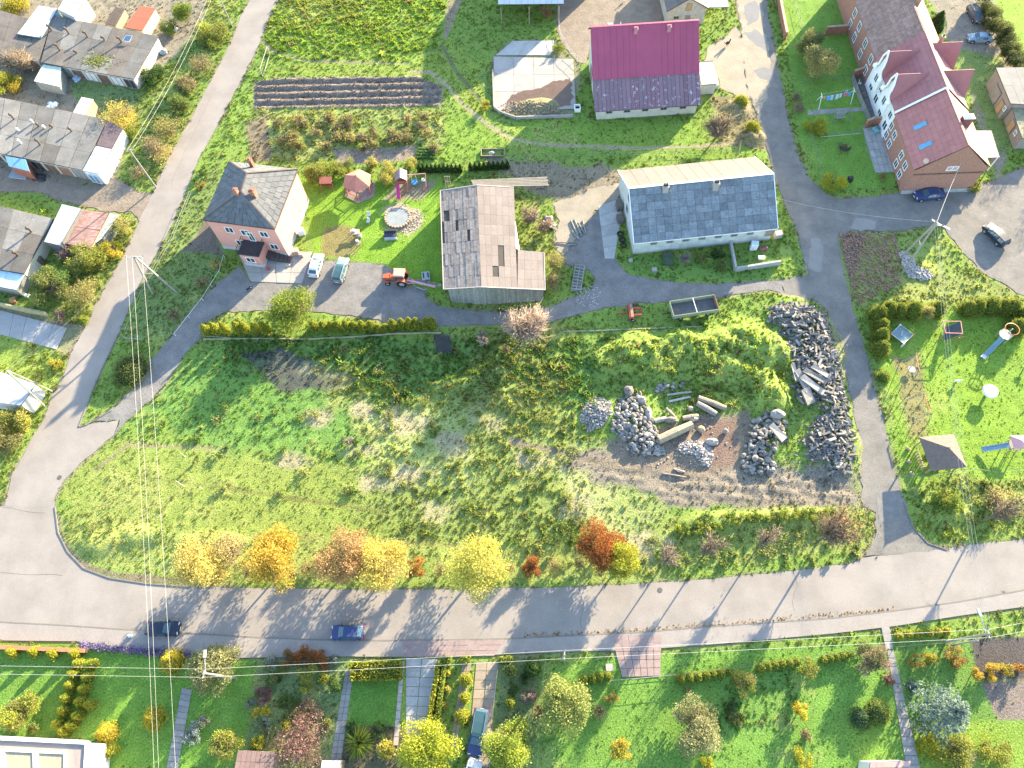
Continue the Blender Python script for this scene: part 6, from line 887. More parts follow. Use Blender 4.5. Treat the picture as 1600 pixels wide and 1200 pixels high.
t, o, q4 = garage_row('pale felt-roofed garage row, lowest of the three rows', (-70, 410), (37.5, 428), (84, 342), (-70, 306), 2.45, 5, [FELTG[3], FELTG[0], FELTG[1], FELTG[3], FELTG[3]], M('cream_wall', (.56, .50, .40), .9, .08), [1, 2, 0])
for x, y, h in ((49, 362, .8), (28, 399, .7), (0, 360, .7)): pipe(t, o, P(x, y, 2.55), h, .17, bend=-.8)
t, o, q4 = box_roof('white_hall', 'low hall with plain white sheet roof beside the rusty roof', 'outbuilding', [(69, 378), (93.5, 383.5), (126.5, 326), (97, 319)], 3.2, PALEBLUE, M('dark_hall_wall', (.12, .125, .13), .9, .1), (2, 4)); box_roof('rusty_shed', 'shed with streaked rusty and white sheet roof', 'shed', [(98, 380), (141, 388), (171, 332.5), (127, 326.5)], 2.4, RUSTSH, WOOD, (6, 2)); box_roof('grey_sheet_roof', 'plain light grey strip of roof right of the rusty roof', 'shed', [(141, 387), (159, 373), (186, 336), (171, 333)], 1.9, M('light_grey_sheet', (.34, .35, .35), .7, .1), GREYWD, (1, 3))
box_roof('blue_lean_to', 'blue-white corrugated lean-to at the end of the lowest garage row', 'lean-to', [(-30, 443), (25.7, 453), (39, 429.5), (-30, 417)], 2.0, M('blue_white_corrugated', (.42, .56, .68), .6, .1, 1, rand=.18), GREYWD, (16, 1), 2.2); box_roof('white_building', 'white flat-roofed building cut off by the left edge', 'outbuilding', [(-60, 622), (33, 634), (56, 600), (-60, 560)], 3.0, M('dull_white_roof', (.30, .32, .34), .8, .06, .6, rand=.04), WALLG, (5, 2))
s = B(); q = PP([(-40, 470), (0, 478), (40, 487), (77, 494)]); s_ = [(*p, .55) for p in q]
for a, b in zip(s_, s_[1:]): s.beam(a, b, .25, 1.3)
tag(s.build('retaining_wall', M('mossy_concrete', (.30, .27, .16), .95, .25, 1.5, fine=.2)), 'mossy concrete retaining wall above the cast slabs', 'wall')
# ----------------------------------------------------------------- brick row house with three sections
TILE = M('red_metal_tiles', (.34, .13, .115), .6, .08, .8, rand=.06, spec=.4); TILE2 = M('muted_red_tiles', (.30, .125, .125), .65, .08, .8, rand=.06); OLDT = M('old_brown_tiles', (.19, .115, .09), .9, .25, 1.4, col2=(.30, .20, .17), rand=.12, fine=.25); WH = M('white_house_render', (.68, .69, .68), .9, .04); BRW = M('pinkish_brick', (.30, .155, .115), .9, .15, 3, fine=.18)
ze, zr = 5.4, 10.2; F0, F1 = P2(1428, 264, ze), P2(1540, 247, ze); fa = (F1 - F0) / np.linalg.norm(F1 - F0); rdg = P2(1505, 228, zr); back = P2(1337, 2, ze); sa = (back - F0) / np.linalg.norm(back - F0); Wd = np.linalg.norm(F1 - F0); fa = np.array([sa[1], -sa[0]]); Ltot = np.linalg.norm(back - F0) + 4; l1 = np.linalg.norm(P2(1402, 178, ze) - F0); l2 = np.linalg.norm(P2(1371, 92, ze) - F0)
print('rowhouse', Wd, Ltot, l1, l2, F0, sa)
H_ = lambda u, v, z: v3(F0 + fa * u + sa * v, z)
def section(name, label, v0, v1, ze_, zr_, wallm, tile, nxs, nys, ovl, ovr, seed):
    t = thing(name, label, 'house', H_(Wd / 2, (v0 + v1) / 2, 0)[:2]); o = H_(Wd / 2, (v0 + v1) / 2, 0); s = B(); i0, i1 = .35, Wd - .35
    s.add([H_(i0, v0, -.1), H_(i1, v0, -.1), H_(i1, v1, -.1), H_(i0, v1, -.1), H_(i0, v0, ze_), H_(i1, v0, ze_), H_(i1, v1, ze_), H_(i0, v1, ze_), H_(Wd / 2, v0, zr_ - .15), H_(Wd / 2, v1, zr_ - .15)], [(0, 1, 5, 8, 4), (1, 2, 6, 5), (2, 3, 7, 9, 6), (3, 0, 4, 7)]); s.build('wall', wallm, t, o)
    s = B(); s.slab(H_(-ovl, v1, ze_), H_(-ovl, v0, ze_), H_(Wd / 2, v0, zr_), H_(Wd / 2, v1, zr_), .12); s.slab(H_(Wd + ovr, v0, ze_), H_(Wd + ovr, v1, ze_), H_(Wd / 2, v1, zr_), H_(Wd / 2, v0, zr_), .12); rp = s.build('roof', MATS['roof_battens'], t, o); e = np.array([0, 0, .02])
    roof_sheets(rp, o, H_(-ovl, v1, ze_) + e, H_(-ovl, v0, ze_) + e, H_(Wd / 2, v0, zr_) + e, H_(Wd / 2, v1, zr_) + e, nxs, nys, tile, .05, .02, 'tile_sheet', .006, tilt=-.02); roof_sheets(rp, o, H_(Wd + ovr, v0, ze_) + e, H_(Wd + ovr, v1, ze_) + e, H_(Wd / 2, v1, zr_) + e, H_(Wd / 2, v0, zr_) + e, nxs, nys, tile, .05, .02, 'tile_sheet', .006, tilt=-.02)
    s = B(); s.beam(H_(Wd / 2, v0, zr_ + .1), H_(Wd / 2, v1, zr_ + .1), .3, .12); s.build('ridge_cap', tile, rp, o); return t, o, rp
t, o, rp = section('row_house', 'brick end house with red tiled roof and two blue skylights', -.2, l1, ze, zr, BRW, TILE, 10, 10, .1, .1, 1); rowhouse_end = t
for fr, gp in (((1437, 197), None), ((1445, 228), None)):
    c0 = None
    for zt in np.arange(5, 9.2, .05):
        p = P(fr[0], fr[1], zt); u = (p[:2] - F0).dot(fa); zs = ze + (zr - ze) * u / (Wd / 2)
        if zs <= zt: c0 = (u, (p[:2] - F0).dot(sa), zs); break
    u, v, z = c0; k = (zr - ze) / (Wd / 2); s = B(); s.slab(H_(u - .75, v + .5, z - .75 * k + .18), H_(u - .75, v - .5, z - .75 * k + .18), H_(u + .75, v - .5, z + .75 * k + .18), H_(u + .75, v + .5, z + .75 * k + .18), .14); sk = s.build('skylight', M('skylight_frame', (.2, .2, .22), .5), t, o); s = B(); s.slab(H_(u - .62, v + .38, z - .62 * k + .2), H_(u - .62, v - .38, z - .62 * k + .2), H_(u + .62, v - .38, z + .62 * k + .2), H_(u + .62, v + .38, z + .62 * k + .2), .03); s.build('pane', M('blue_sky_glass', (.10, .28, .45), .15), sk, o)
for v, z in ((2.0, 2.6), (4.2, 2.6), (8.5, 2.6), (10.5, 2.6)): opening(t, o, H_(.35, l1, 0), H_(.35, 0, 0), l1 - v - 1.2, z, 1.2, 1.3); opening(t, o, H_(.35, l1, 0), H_(.35, 0, 0), l1 - v - 1.2, .7, 1.2, 1.3)
opening(t, o, H_(.35, -.2, 0), H_(Wd - .35, -.2, 0), 4.6, 5.0, 1.7, .9, pane=M('pinkish_shutter', (.4, .3, .29)), bars=1); s = B(); s.beam(H_(.3, -.3, 4.4), H_(Wd - .3, -.3, 4.4), .15, .14); s.build('cornice', M('dark_brick_course', (.16, .09, .07), .9), t, o); s = B(); s.beam(H_(.3, -.3, .3), H_(Wd - .3, -.3, .3), .14, .9); s.build('plinth', CONC, t, o)
chimney(t, o, H_(Wd * .62, 5.2, 9.2), 1.5, 1.3, M('purple_brick', (.17, .085, .08), .9, .2, 3), WHITE, math.atan2(fa[1], fa[0]), 3, .9)
s = B(); s.tube(H_(1.2, .6, 6.2), H_(1.2, .2, 6.9), .04); s.tube(H_(1.2, .2, 6.9), H_(1.1, .05, 6.98), .42, .40, 12); s.build('satellite_dish', M('dish', (.42, .30, .24), .5), t, o)
t, o, rp = section('row_house', 'white-walled middle house with four steep red tiled dormers', l1 + .1, l2, ze + .25, zr + .25, WH, TILE2, 9, 10, .1, .1, 2)
s = B(); s.slab(H_(-.15, l1 + .15, ze + .38), H_(-.15, l1 - .2, ze + .38), H_(Wd / 2, l1 - .2, zr + .4), H_(Wd / 2, l1 + .15, zr + .4), .1); s.build('verge_coping', WHITE, t, o)
def dormer(v, w_, u_out, side, zt, white=True):
    """gabled dormer whose ridge runs from the main ridge out past the eave"""
    sg = 1 if side > 0 else -1; X = lambda u: u if side < 0 else Wd - u; mr = lambda z: max(.05, (z - ze - .25) / (zr - ze) * Wd / 2); zb = ze + .1; uo = X(-u_out); ur = X(mr(zt) + .05); ub = X(mr(zb + .15) + .1); s = B(); hw = w_ / 2
    a, b = H_(uo, v - hw, zb), H_(uo, v + hw, zb); rf, rb_ = H_(uo, v, zt), H_(ur, v, zt); ab, bb_ = H_(ub, v - hw, zb), H_(ub, v + hw, zb)
    if side < 0: s.slab(a, ab, rb_, rf, .1) ; s.slab(bb_, b, rf, rb_, .1)
    else: s.slab(ab, a, rf, rb_, .1); s.slab(b, bb_, rb_, rf, .1)
    dm = s.build('dormer', TILE2, t, o); s = B(); ui = X(-u_out + .3); s.add([H_(ui, v - hw + .25, 2.6), H_(ui, v + hw - .25, 2.6), H_(ui, v + hw - .25, zb), H_(ui, v, zt - .35), H_(ui, v - hw + .25, zb), H_(X(.6), v - hw + .25, 2.6), H_(X(.6), v + hw - .25, 2.6), H_(X(.6), v + hw - .25, zb), H_(X(.6), v, zt - .35), H_(X(.6), v - hw + .25, zb)], [(0, 1, 2, 3, 4), (5, 6, 7, 8, 9)[::-1], (0, 5, 6, 1), (1, 6, 7, 2), (4, 9, 5, 0)]); s.build('dormer_wall', WH if white else BRW, dm, o)
    if white:
        s = B()
        for sgn in (-1, 1):
            pr_ = [H_(uo, v + sgn * hw, zb), H_(uo, v + sgn * hw * .55, zb + (zt - zb) * .25), H_(uo, v + sgn * hw * .45, zb + (zt - zb) * .65), H_(uo, v, zt + .1)]
            for p_, q_ in zip(pr_, pr_[1:]): s.beam(p_, q_, .18, .34)
            s.ball(pr_[0], .42, (1, 1, 1), 8, 5)
        s.build('curved_gable_trim', WHITE, dm, o)
    if side < 0: opening(dm, o, H_(ui, v + hw, 0), H_(ui, v - hw, 0), hw - .6, 3.6, 1.2, 1.5)
vm = l2 - l1; dormer(l1 + vm * .33, 3.4, .5, -1, 9.6); dormer(l1 + vm * .74, 3.4, .5, -1, 9.6); dormer(l1 + vm * .36, 3.8, .3, 1, 9.6, False); dormer(l1 + vm * .86, 3.8, .3, 1, 9.6, False)
for v in (.12, .36, .6, .84): opening(t, o, H_(.35, l2, 0), H_(.35, l1, 0), v * vm, 1.0, 1.5, 1.5); opening(t, o, H_(.35, l2, 0), H_(.35, l1, 0), v * vm, 3.2, 1.3, 1.3)
s = B(); s.box((*H_(Wd - .6, l1 + vm * .62, 5.9)[:2], 5.9), (2.4, .2, .9), math.atan2(sa[1], sa[0])); s.build('balcony_wall', BRICK, t, o)
chimney(t, o, H_(Wd * .75, l2 - 1.0, 8.8), .5, 1.3, M('tan_brick', (.30, .19, .13), .9, .2, 3), CONC, 0, 1)
t, o, rp = section('row_house', 'upper brick house with old mottled brown tiled roof', l2 + .1, Ltot + 6, ze + .1, zr + .1, BRW, OLDT, 10, 10, .15, .1, 3); chimney(t, o, H_(Wd * .58, l2 + 8.2, 9.6), 1.5, 1.3, M('tan_brick', (.30, .19, .13), .9, .2, 3), WHITE, math.atan2(fa[1], fa[0]), 3, .9)
for v in (1.2, 5.2, 9.5, 13): opening(t, o, H_(.35, Ltot + 6, 0), H_(.35, l2, 0), Ltot + 6 - l2 - v - 1.3, 3.0, 1.3, 1.5); opening(t, o, H_(.35, Ltot + 6, 0), H_(.35, l2, 0), Ltot + 6 - l2 - v - 1.3, .8, 1.3, 1.5)
# side porch sheet roof of the end house
a, b, c, d = P(1533, 247, 3.0), P(1562, 246, 3.0), P(1549, 204, 3.2), P(1524, 204, 3.2); ctr = (a + c) / 2; o = v3(ctr, 0); t = thing('porch', 'pale ribbed porch roof on the right side of the end house', 'porch', ctr[:2]); s = B(); s.slab(a, b, c, d, .1); rp = s.build('roof', MATS['roof_battens'], t, o); roof_sheets(rp, o, a, b, c, d, 1, 10, M('pinkish_sheet', (.48, .36, .33), .8, .06, 1, rand=.06), .05, .05, tilt=-.04)
for p in (b, c): s = B(); s.beam((p[0] - .3, p[1], -.1), (p[0] - .3, p[1], 3.0), .14); s.build('post', WHITE, t, o)
# grey stepped outbuilding at the right edge
t, o, q4 = box_roof('grey_outbuilding', 'grey rendered outbuilding with pale flat roof at the right edge', 'outbuilding', [(1579, 162), (1625, 165), (1600, 105), (1556, 106)], 3.4, M('pale_bitumen', (.2, .195, .185), .9, .1, .6, rand=.06), M('grey_brown_render', (.25, .225, .195), .95, .12, 1, fine=.1), (3, 2)); opening(t, o, q4[3], q4[0], 2.5, .1, 2.6, 2.4, 'garage_door', frame=MATS['grey_frame'], pane=M('grey_panel', (.24, .23, .21), .9), bars=0); opening(t, o, q4[3], q4[0], 6.0, .1, 1.4, 2.2, 'door', frame=MATS['grey_frame'], pane=MATS['ochre_boards'], bars=0); opening(t, o, q4[3], q4[0], 7.6, 1.6, .7, .8)
t, o, q4 = box_roof('low_outbuilding', 'lower outbuilding with mossy roof below the grey outbuilding', 'outbuilding', [(1597, 216), (1640, 216), (1628, 168), (1581, 168)], 2.5, M('mossy_bitumen', (.26, .25, .16), .95, .25, 1, fine=.2, rand=.1), MATS['grey_brown_render'], (3, 2)); opening(t, o, q4[3], q4[0], 2.0, .1, 1.6, 2.0, 'door', frame=MATS['grey_frame'], pane=MATS['ochre_boards'], bars=0); opening(t, o, q4[3], q4[0], 4.4, 1.2, .8, .8)
# bottom left house roof with glazed panels, brown shed roof, small house corner at the bottom
a, b, c, d = P(-40, 1290, 5.5), P(130, 1290, 5.5), P(138, 1160, 5.0), P(-60, 1150, 5.0); ctr = (a + c) / 2; o = v3(ctr, 0); t = thing('house', 'house with pale framed glazed roof panels at the bottom left corner', 'house', ctr[:2]); walls(t, o, [ctr[:2] + (p[:2] - ctr[:2]) * .95 for p in (a, b, c, d)], -.1, 4.9, CREAM); s = B(); s.slab(a, b, c, d, .2); rp = s.build('roof', M('pale_tiles', (.26, .215, .19), .8, .08, 1.2), t, o); f = lambda u, v: (a * (1 - u) + b * u) * (1 - v) + (d * (1 - u) + c * u) * v
for u0, u1 in ((.02, .30), (.33, .58), (.60, .83)):
    s = B(); w4 = [f(u, v) + np.array([0, 0, .14]) for u, v in ((u0, .35), (u1, .35), (u1, .86), (u0, .86))]
    for p, q in zip(w4, w4[1:] + w4[:1]): s.beam(p, q, .28, .2)
    fr = s.build('roof_light', WHITE, rp, o); s = B(); s.slab(*[p - np.array([0, 0, .03]) for p in w4], .04); s.build('pane', M('tan_ribbed_glazing', (.33, .27, .18), .4, .25, 3, stretch=(4, 1, 1)), fr, o)
s = B(); s.beam(d + np.array([0, 0, .1]), c + np.array([0, 0, .1]), .4, .25); s.beam(b + np.array([0, 0, .1]), c + np.array([0, 0, .1]), .5, .22); s.build('gutter', WHITE, t, o)
box_roof('brown_shed', 'brown ribbed shed roof cut off by the bottom edge', 'shed', [(362, 1225), (424, 1225), (431, 1176), (372, 1172)], 2.6, M('brown_ribbed_roof', (.20, .13, .11), .8, .12, 1, rand=.08), WOOD, (8, 3)); box_roof('bottom_house', 'pinkish roof corner of a house at the bottom edge', 'house', [(1352, 1240), (1418, 1240), (1422, 1188), (1360, 1190)], 3.2, M('pink_tile_roof', (.36, .24, .21), .8, .1, 1, rand=.08), CREAM, (6, 5)); box_roof('white_gate_roof', 'small white porch roof at the lower end of the straight path', 'porch', [(500, 1215), (530, 1215), (532, 1188), (503, 1188)], 2.3, M('dull_white', (.5, .5, .5), .8), WOOD, (2, 2))
# ================================================================= vehicles
TYRE = M('tyre', (.022, .022, .024), .85, .1); RIM = M('alloy_rim', (.45, .46, .47), .35, .05, metal=.6); LAMP = M('headlight_glass', (.6, .62, .64), .1, .015); TAIL = M('red_tail_lamp', (.35, .02, .02), .2, .05); BLK = M('black_plastic', (.025, .025, .027), .6, .1); CHROME = M('chrome', (.55, .55, .56), .2, .02, metal=.8)
PROF = {  # (x/L from front = +.5, top z) and cabin station range
 'hatch': ([(.5, .55), (.485, .70), (.44, .82), (.27, .96), (.07, 1.40), (-.02, 1.47), (-.16, 1.48), (-.33, 1.42), (-.45, 1.02), (-.485, .92), (-.5, .55)], 3, 8),
 'estate': ([(.5, .55), (.485, .72), (.44, .84), (.28, .98), (.10, 1.42), (.02, 1.50), (-.2, 1.53), (-.42, 1.48), (-.475, 1.05), (-.49, .95), (-.5, .55)], 3, 8),
 'sedan': ([(.5, .55), (.485, .70), (.44, .80), (.25, .94), (.09, 1.38), (.0, 1.44), (-.14, 1.44), (-.24, 1.36), (-.36, 1.02), (-.485, .96), (-.5, .55)], 3, 8),
 'van': ([(.5, .6), (.485, .85), (.45, 1.0), (.33, 1.12), (.17, 1.62), (.1, 1.74), (-.2, 1.78), (-.44, 1.74), (-.485, 1.15), (-.495, .95), (-.5, .55)], 3, 8)}
def car(label, rear, front, L, W, style, paint, roofc=None, rack=False, zscale=1., group=None, name='parked_car'):
    p, q = P2(*rear, .7), P2(*front, .7); c = (p + q) / 2; d = (q - p) / np.linalg.norm(q - p); t = thing(name, label, 'car', (*c, .02), math.atan2(d[1], d[0]), group); prof, k0, k1 = PROF[style]; rings = []
    for x, zt in prof:
        e = abs(x) * 2; w_ = W / 2 * (1 - .13 * max(0, (e - .72) / .28) ** 1.6); belt = min(zt - .03, .93 if style != 'van' else 1.05); zb = .26 + .12 * max(0, (e - .9) * 10) ** 2 * .5; zt *= zscale; cab = zt > 1.2; tw = w_ * (.71 if cab else .86)
        rings.append([(x * L, s_ * a, z) for s_, seq in ((1, ((w_ * .93, zb), (w_, .52), (w_ * .985, belt), (tw, zt - (.03 if cab else .0)))), (-1, ((tw, zt - (.03 if cab else .0)), (w_ * .985, belt), (w_, .52), (w_ * .93, zb)))) for a, z in seq])
    s = B(); n = len(rings); vs = [v for r in rings for v in r]; fs = []
    for i in range(n - 1):
        for j in range(8): fs.append((i * 8 + j, i * 8 + (j + 1) % 8, (i + 1) * 8 + (j + 1) % 8, (i + 1) * 8 + j))
    fs += [tuple(range(8))[::-1], tuple(range((n - 1) * 8, n * 8))]; s.add(vs, fs); body = s.build('body', paint, t, smooth=False)
    bm = body.data; bm.polygons.foreach_set('use_smooth', [True] * len(bm.polygons)); 
    try: bm.set_sharp_from_angle(angle=math.radians(38))
    except Exception: pass
    R_ = lambda i, j, o=.012: (rings[i][j][0], rings[i][j][1] * 1.0 + (o if rings[i][j][1] > 0 else -o), rings[i][j][2])
    lerp = lambda a, b, u: tuple(a[m] + (b[m] - a[m]) * u for m in range(3))
    def pane(nm, a, b, c_, d_, out):
        ce = [sum(v[m] for v in (a, b, c_, d_)) / 4 for m in range(3)]; f = lambda v: tuple(ce[m] + (v[m] - ce[m]) * .86 + out[m] for m in range(3)); s = B(); s.add([f(a), f(b), f(c_), f(d_)], [(0, 1, 2, 3)]); return s.build(nm, CARGLASS, t)
    pane('windscreen', rings[k0][3], rings[k0][4], rings[k0 + 1][4], rings[k0 + 1][3], (.02, 0, .02)); pane('rear_window', rings[k1 - 1][3], rings[k1 - 1][4], rings[k1][4], rings[k1][3], (-.02, 0, .02))
    for sg, (jb, jt) in ((1, (2, 3)), (-1, (5, 4))):
        for i0, i1 in ((k0 + 1, k0 + 2), (k0 + 2, k0 + 3), (k0 + 3, k0 + 4)):
            if i1 > k1 - 1: continue
            b0, b1, t0, t1 = rings[i0][jb], rings[i1][jb], rings[i0][jt], rings[i1][jt]
            if i0 == k0 + 1: b0 = (rings[k0][jb][0] - .25, b0[1], b0[2])
            pane('side_window', b0, b1, lerp(b1, t1, .9), lerp(b0, t0, .9), (0, .015 * sg, .005))
    if roofc:
        s = B(); i0, i1 = k0 + 1, k1 - 1; a = [rings[i0][3], rings[i0][4], rings[i1][4], rings[i1][3]]
        for i in range(i0, i1): s.add([(*(np.array(rings[i][3]) * (1, .93, 1) + (0, 0, .012)),), (*(np.array(rings[i][4]) * (1, .93, 1) + (0, 0, .012)),), (*(np.array(rings[i + 1][4]) * (1, .93, 1) + (0, 0, .012)),), (*(np.array(rings[i + 1][3]) * (1, .93, 1) + (0, 0, .012)),)], [(0, 1, 2, 3)])
        s.build('roof_panel', roofc, t)
    for x in (.31 * L, -.30 * L):
        for sg in (1, -1):
            s = B(); y = sg * (W / 2 - .10); s.tube((x, y - .11, .32), (x, y + .11, .32), .33, .33, 16); wl = s.build('wheel', TYRE, t); s = B(); s.tube((x, y - .115 * 1, .32), (x, y + .115, .32), .20, .20, 12); s.build('rim', RIM, wl)
            s = B(); s.tube((x, sg * (W / 2 - .06), .34), (x, sg * (W / 2 + .012), .34), .40, .40, 16); s.build('wheel_arch', BLK, t)
    for sg in (1, -1):
        s = B(); s.box((.475 * L, sg * W * .33, .70), (.10, .34, .14), sg * -.25); s.build('headlight', LAMP, t); s = B(); s.box((-.488 * L, sg * W * .38, .86), (.08, .22, .26)); s.build('tail_light', TAIL, t)
        s = B(); s.box((rings[k0][0][0] - .35, sg * (W / 2 + .07), 1.0), (.12, .18, .13)); s.build('wing_mirror', paint, t)
    s = B(); s.box((.497 * L, 0, .42), (.05, W * .7, .16)); s.build('grille', BLK, t); s = B(); s.box((-.5 * L, 0, .62), (.03, .5, .12)); s.box((.512 * L, 0, .45), (.02, .5, .11)); s.build('number_plate', WHITE, t)
    if rack:
        s = B(); 
        for sg in (1, -1): s.beam((.05 * L, sg * W * .36, 1.60 * zscale), (-.42 * L, sg * W * .36, 1.57 * zscale), .05)
        s.build('roof_rail', CHROME, t)
    return t
def paint(nm, c): return M(nm, c, .5, .04, .5, spec=.22)
NAVY = paint('navy_paint', (.035, .05, .13)); INK = paint('ink_paint', (.025, .033, .055)); WPAINT = paint('white_car_paint', (.62, .62, .62)); SIL = paint('silver_paint', (.17, .2, .22)); ICE = paint('ice_blue_paint', (.17, .27, .36)); GRAPH = paint('graphite_paint', (.10, .11, .12)); TEALR = glass('teal_roof_glass', (.035, .08, .09), .2)
car('dark blue-black hatchback at the kerb, left of the two on the wide road', (229, 982), (280, 982), 4.1, 1.75, 'hatch', INK); car('navy blue hatchback parked at the kerb of the wide road', (569, 988), (517, 988), 4.05, 1.72, 'hatch', NAVY)
car('white hatchback parked beside the pink house', (488, 433), (499, 395), 4.3, 1.74, 'hatch', WPAINT); car('silver estate car with glazed roof parked beside the white car', (526, 441), (538, 402), 4.7, 1.85, 'estate', SIL, TEALR, True)
car('dark saloon parked in front of the brick row house gable', (1480, 301), (1425, 306), 4.7, 1.82, 'sedan', NAVY); car('black hatchback standing on the gravel at the right edge', (1573, 383), (1541, 350), 4.4, 1.8, 'estate', INK); car('light blue saloon parked behind the row house', (1553, 60), (1511, 58), 4.3, 1.72, 'sedan', ICE); car('silver and dark estate car at the top right by the hedge', (1516, 8), (1532, 35), 4.3, 1.75, 'estate', GRAPH, None, True); car('dark blue long van car with roof rails on the tan driveway', (753, 1108), (741, 1180), 5.0, 1.85, 'estate', NAVY, TEALR, True)
car('pale car bonnet at the bottom edge below the dark blue car', (728, 1240), (742, 1194), 4.2, 1.75, 'hatch', WPAINT)
# tractor facing left, plough behind it
TRED = M('tractor_orange', (.42, .09, .04), .6, .12, 1.5); PCAB = M('faded_cab_roof', (.55, .30, .22), .7, .08, 1); c = P2(622, 440); t = thing('tractor', 'orange tractor with pinkish cab roof parked by the wooden barn', 'tractor', (*c, .02), math.pi - .06)
s = B(); s.box((1.25, 0, 1.15), (1.7, .7, .62)); s.box((2.05, 0, 1.1), (.14, .62, .5)); s.build('bonnet', TRED, t); s = B(); s.box((.6, 0, .75), (2.6, .5, .35)); s.box((-.7, 0, .85), (1.3, .75, .5)); s.build('chassis', BLK, t); s = B(); s.box((-.55, 0, 2.45), (1.75, 1.5, .14)); s.box((-.55, 0, 2.55), (1.5, 1.25, .08)); cab = s.build('cab_roof', PCAB, t)
for x in (.2, -1.3):
    for y in (.62, -.62): s = B(); s.beam((x, y, 1.2), (x * .95, y, 2.4), .08); s.build('cab_post', TRED, cab)
s = B(); s.box((-.5, 0, 1.75), (1.4, 1.2, 1.1)); s.build('cab_glass', CARGLASS, t)
for sg in (1, -1):
    for x, r, wd, y in ((-.85, .78, .42, .85), (1.45, .43, .26, .72)):
        s = B(); s.tube((x, sg * (y - wd / 2), r), (x, sg * (y + wd / 2), r), r, r, 20); wl = s.build('wheel', TYRE, t); s = B(); s.tube((x, sg * (y - wd / 2 - .02), r), (x, sg * (y + wd / 2 + .02), r), r * .52, r * .52, 14); s.build('rim', M('dusty_rim', (.32, .32, .30), .7), wl)
    s = B(); pts = [(-.85 + .92 * math.cos(a), .78 + .92 * math.sin(a)) for a in np.linspace(.25, 2.75, 8)]
    for (x0, z0), (x1, z1) in zip(pts, pts[1:]): s.box(((x0 + x1) / 2, sg * .85, (z0 + z1) / 2), (math.hypot(x1 - x0, z1 - z0) + .03, .5, .06), 0, (0, -math.atan2(z1 - z0, x1 - x0)))
    s.build('mudguard', TRED, t); s = B(); s.box((1.45, sg * .72, .93), (.6, .34, .05)); s.build('front_mudguard', TRED, t)
s = B(); s.tube((.95, .25, 1.4), (.95, .25, 2.2), .05); s.build('exhaust', BLK, t); s = B(); s.beam((-1.3, .3, .6), (-2.0, .4, .5), .08); s.beam((-1.3, -.3, .6), (-2.0, -.4, .5), .08); s.build('linkage', BLK, t)
PINKM = M('faded_pink_steel', (.55, .27, .34), .7, .15, 2); c = P2(660, 447); t = thing('plough', 'faded pink reversible plough lying behind the tractor', 'plough', c, math.atan2(*(P2(683, 453) - P2(636, 443))[::-1])); s = B(); s.beam((-2.3, 0, .7), (2.2, 0, .6), .26); s.beam((-2.3, .5, .75), (-2.3, -.6, .75), .14); s.beam((-2.3, -.6, .75), (-1.2, -.2, .7), .1); s.beam((-2.2, .5, .75), (-1.0, .1, .7), .1); s.build('beam', PINKM, t)
for i in range(5): s = B(); x = -1.2 + i * .85; s.beam((x, 0, .7), (x + .2, .5, .35), .1); s.slab((x + .1, .45, .1), (x + .75, .62, .12), (x + .62, .8, .55), (x, .6, .5), .04); s.build('share', M('worn_steel', (.33, .29, .27), .5, .2, 3), t)
s = B(); s.beam((-.9, -.55, .3), (.5, -.75, .3), .06); s.beam((.5, -.75, .3), (.9, -.5, .3), .06); s.build('landside_bar', STEEL, t)
c = P2(666, 434); t = thing('metal_box', 'grey metal implement box with open slots on the grass', 'implement', c, .1); s = B(); s.box((0, 0, .3), (1.25, 1.5, .6)); s.build('case', M('grey_painted_steel', (.25, .30, .29), .7, .2, 2), t)
for i in range(3): s = B(); s.box((-.35 + i * .36, .05, .62), (.16, .95, .08), .08); s.build('slot', DARK if i != 1 else MATS['worn_steel'], t)
# farm trailer and red implement
c = P2(1081, 487); d = P2(1118, 490) - P2(1045, 501); t = thing('farm_trailer', 'pale green open farm trailer with two-bay bed', 'trailer', c, math.atan2(d[1], d[0])); PG = M('pale_green_boards', (.21, .24, .17), .8, .12, 2, rand=.08); s = B(); s.box((0, 0, .98), (6.7, 2.5, .12)); s.build('bed', M('dark_bed_floor', (.10, .10, .105), .8, .25, 1.5), t)
for y in (1.28, -1.28): s = B(); s.box((0, y, 1.42), (6.8, .08, .85)); s.build('side_board', PG, t)
for x in (3.38, -3.38): s = B(); s.box((x, 0, 1.42), (.08, 2.56, .85)); s.build('end_board', PG if x < 0 else M('rusty_board', (.25, .13, .09), .9, .2, 2), t)
s = B(); s.box((.1, 0, 1.82), (.1, 2.5, .08)); s.build('cross_bar', STEEL, t); s = B(); s.box((0, 0, .75), (6.4, .9, .25)); s.beam((-3.3, 0, .7), (-4.6, 0, .5), .12); s.build('chassis', BLK, t)
for x in (-2.1, 2.1):
    for sg in (1, -1): s = B(); s.tube((x, sg * 1.0 - .13, .42), (x, sg * 1.0 + .13, .42), .42, .42, 16); wl = s.build('wheel', TYRE, t); s = B(); s.tube((x, sg * 1.0 - .14, .42), (x, sg * 1.0 + .14, .42), .2, .2, 10); s.build('rim', MATS['dusty_rim'], wl)
RIMP = M('implement_red', (.34, .06, .055), .7, .15, 2); c = P2(986, 491); t = thing('seed_drill', 'red farm implement with brown hopper and small wheels', 'implement', c, .05); s = B(); s.box((-.15, 0, .95), (.6, 2.5, .35)); s.build('hopper', RIMP, t); s = B(); s.box((-.05, 0, 1.15), (.42, 2.3, .06)); s.build('lid', M('brown_lid', (.24, .15, .10), .8, .15, 2), t); s = B(); s.box((.75, .55, .7), (1.3, .3, .2)); s.box((.75, -.55, .7), (1.3, .3, .2)); s.box((1.4, 0, .7), (.14, 1.3, .16)); s.box((-.4, 0, .6), (.15, 2.5, .15)); s.beam((-.5, 0, .6), (-2.2, .05, .45), .14); s.build('frame', RIMP, t)
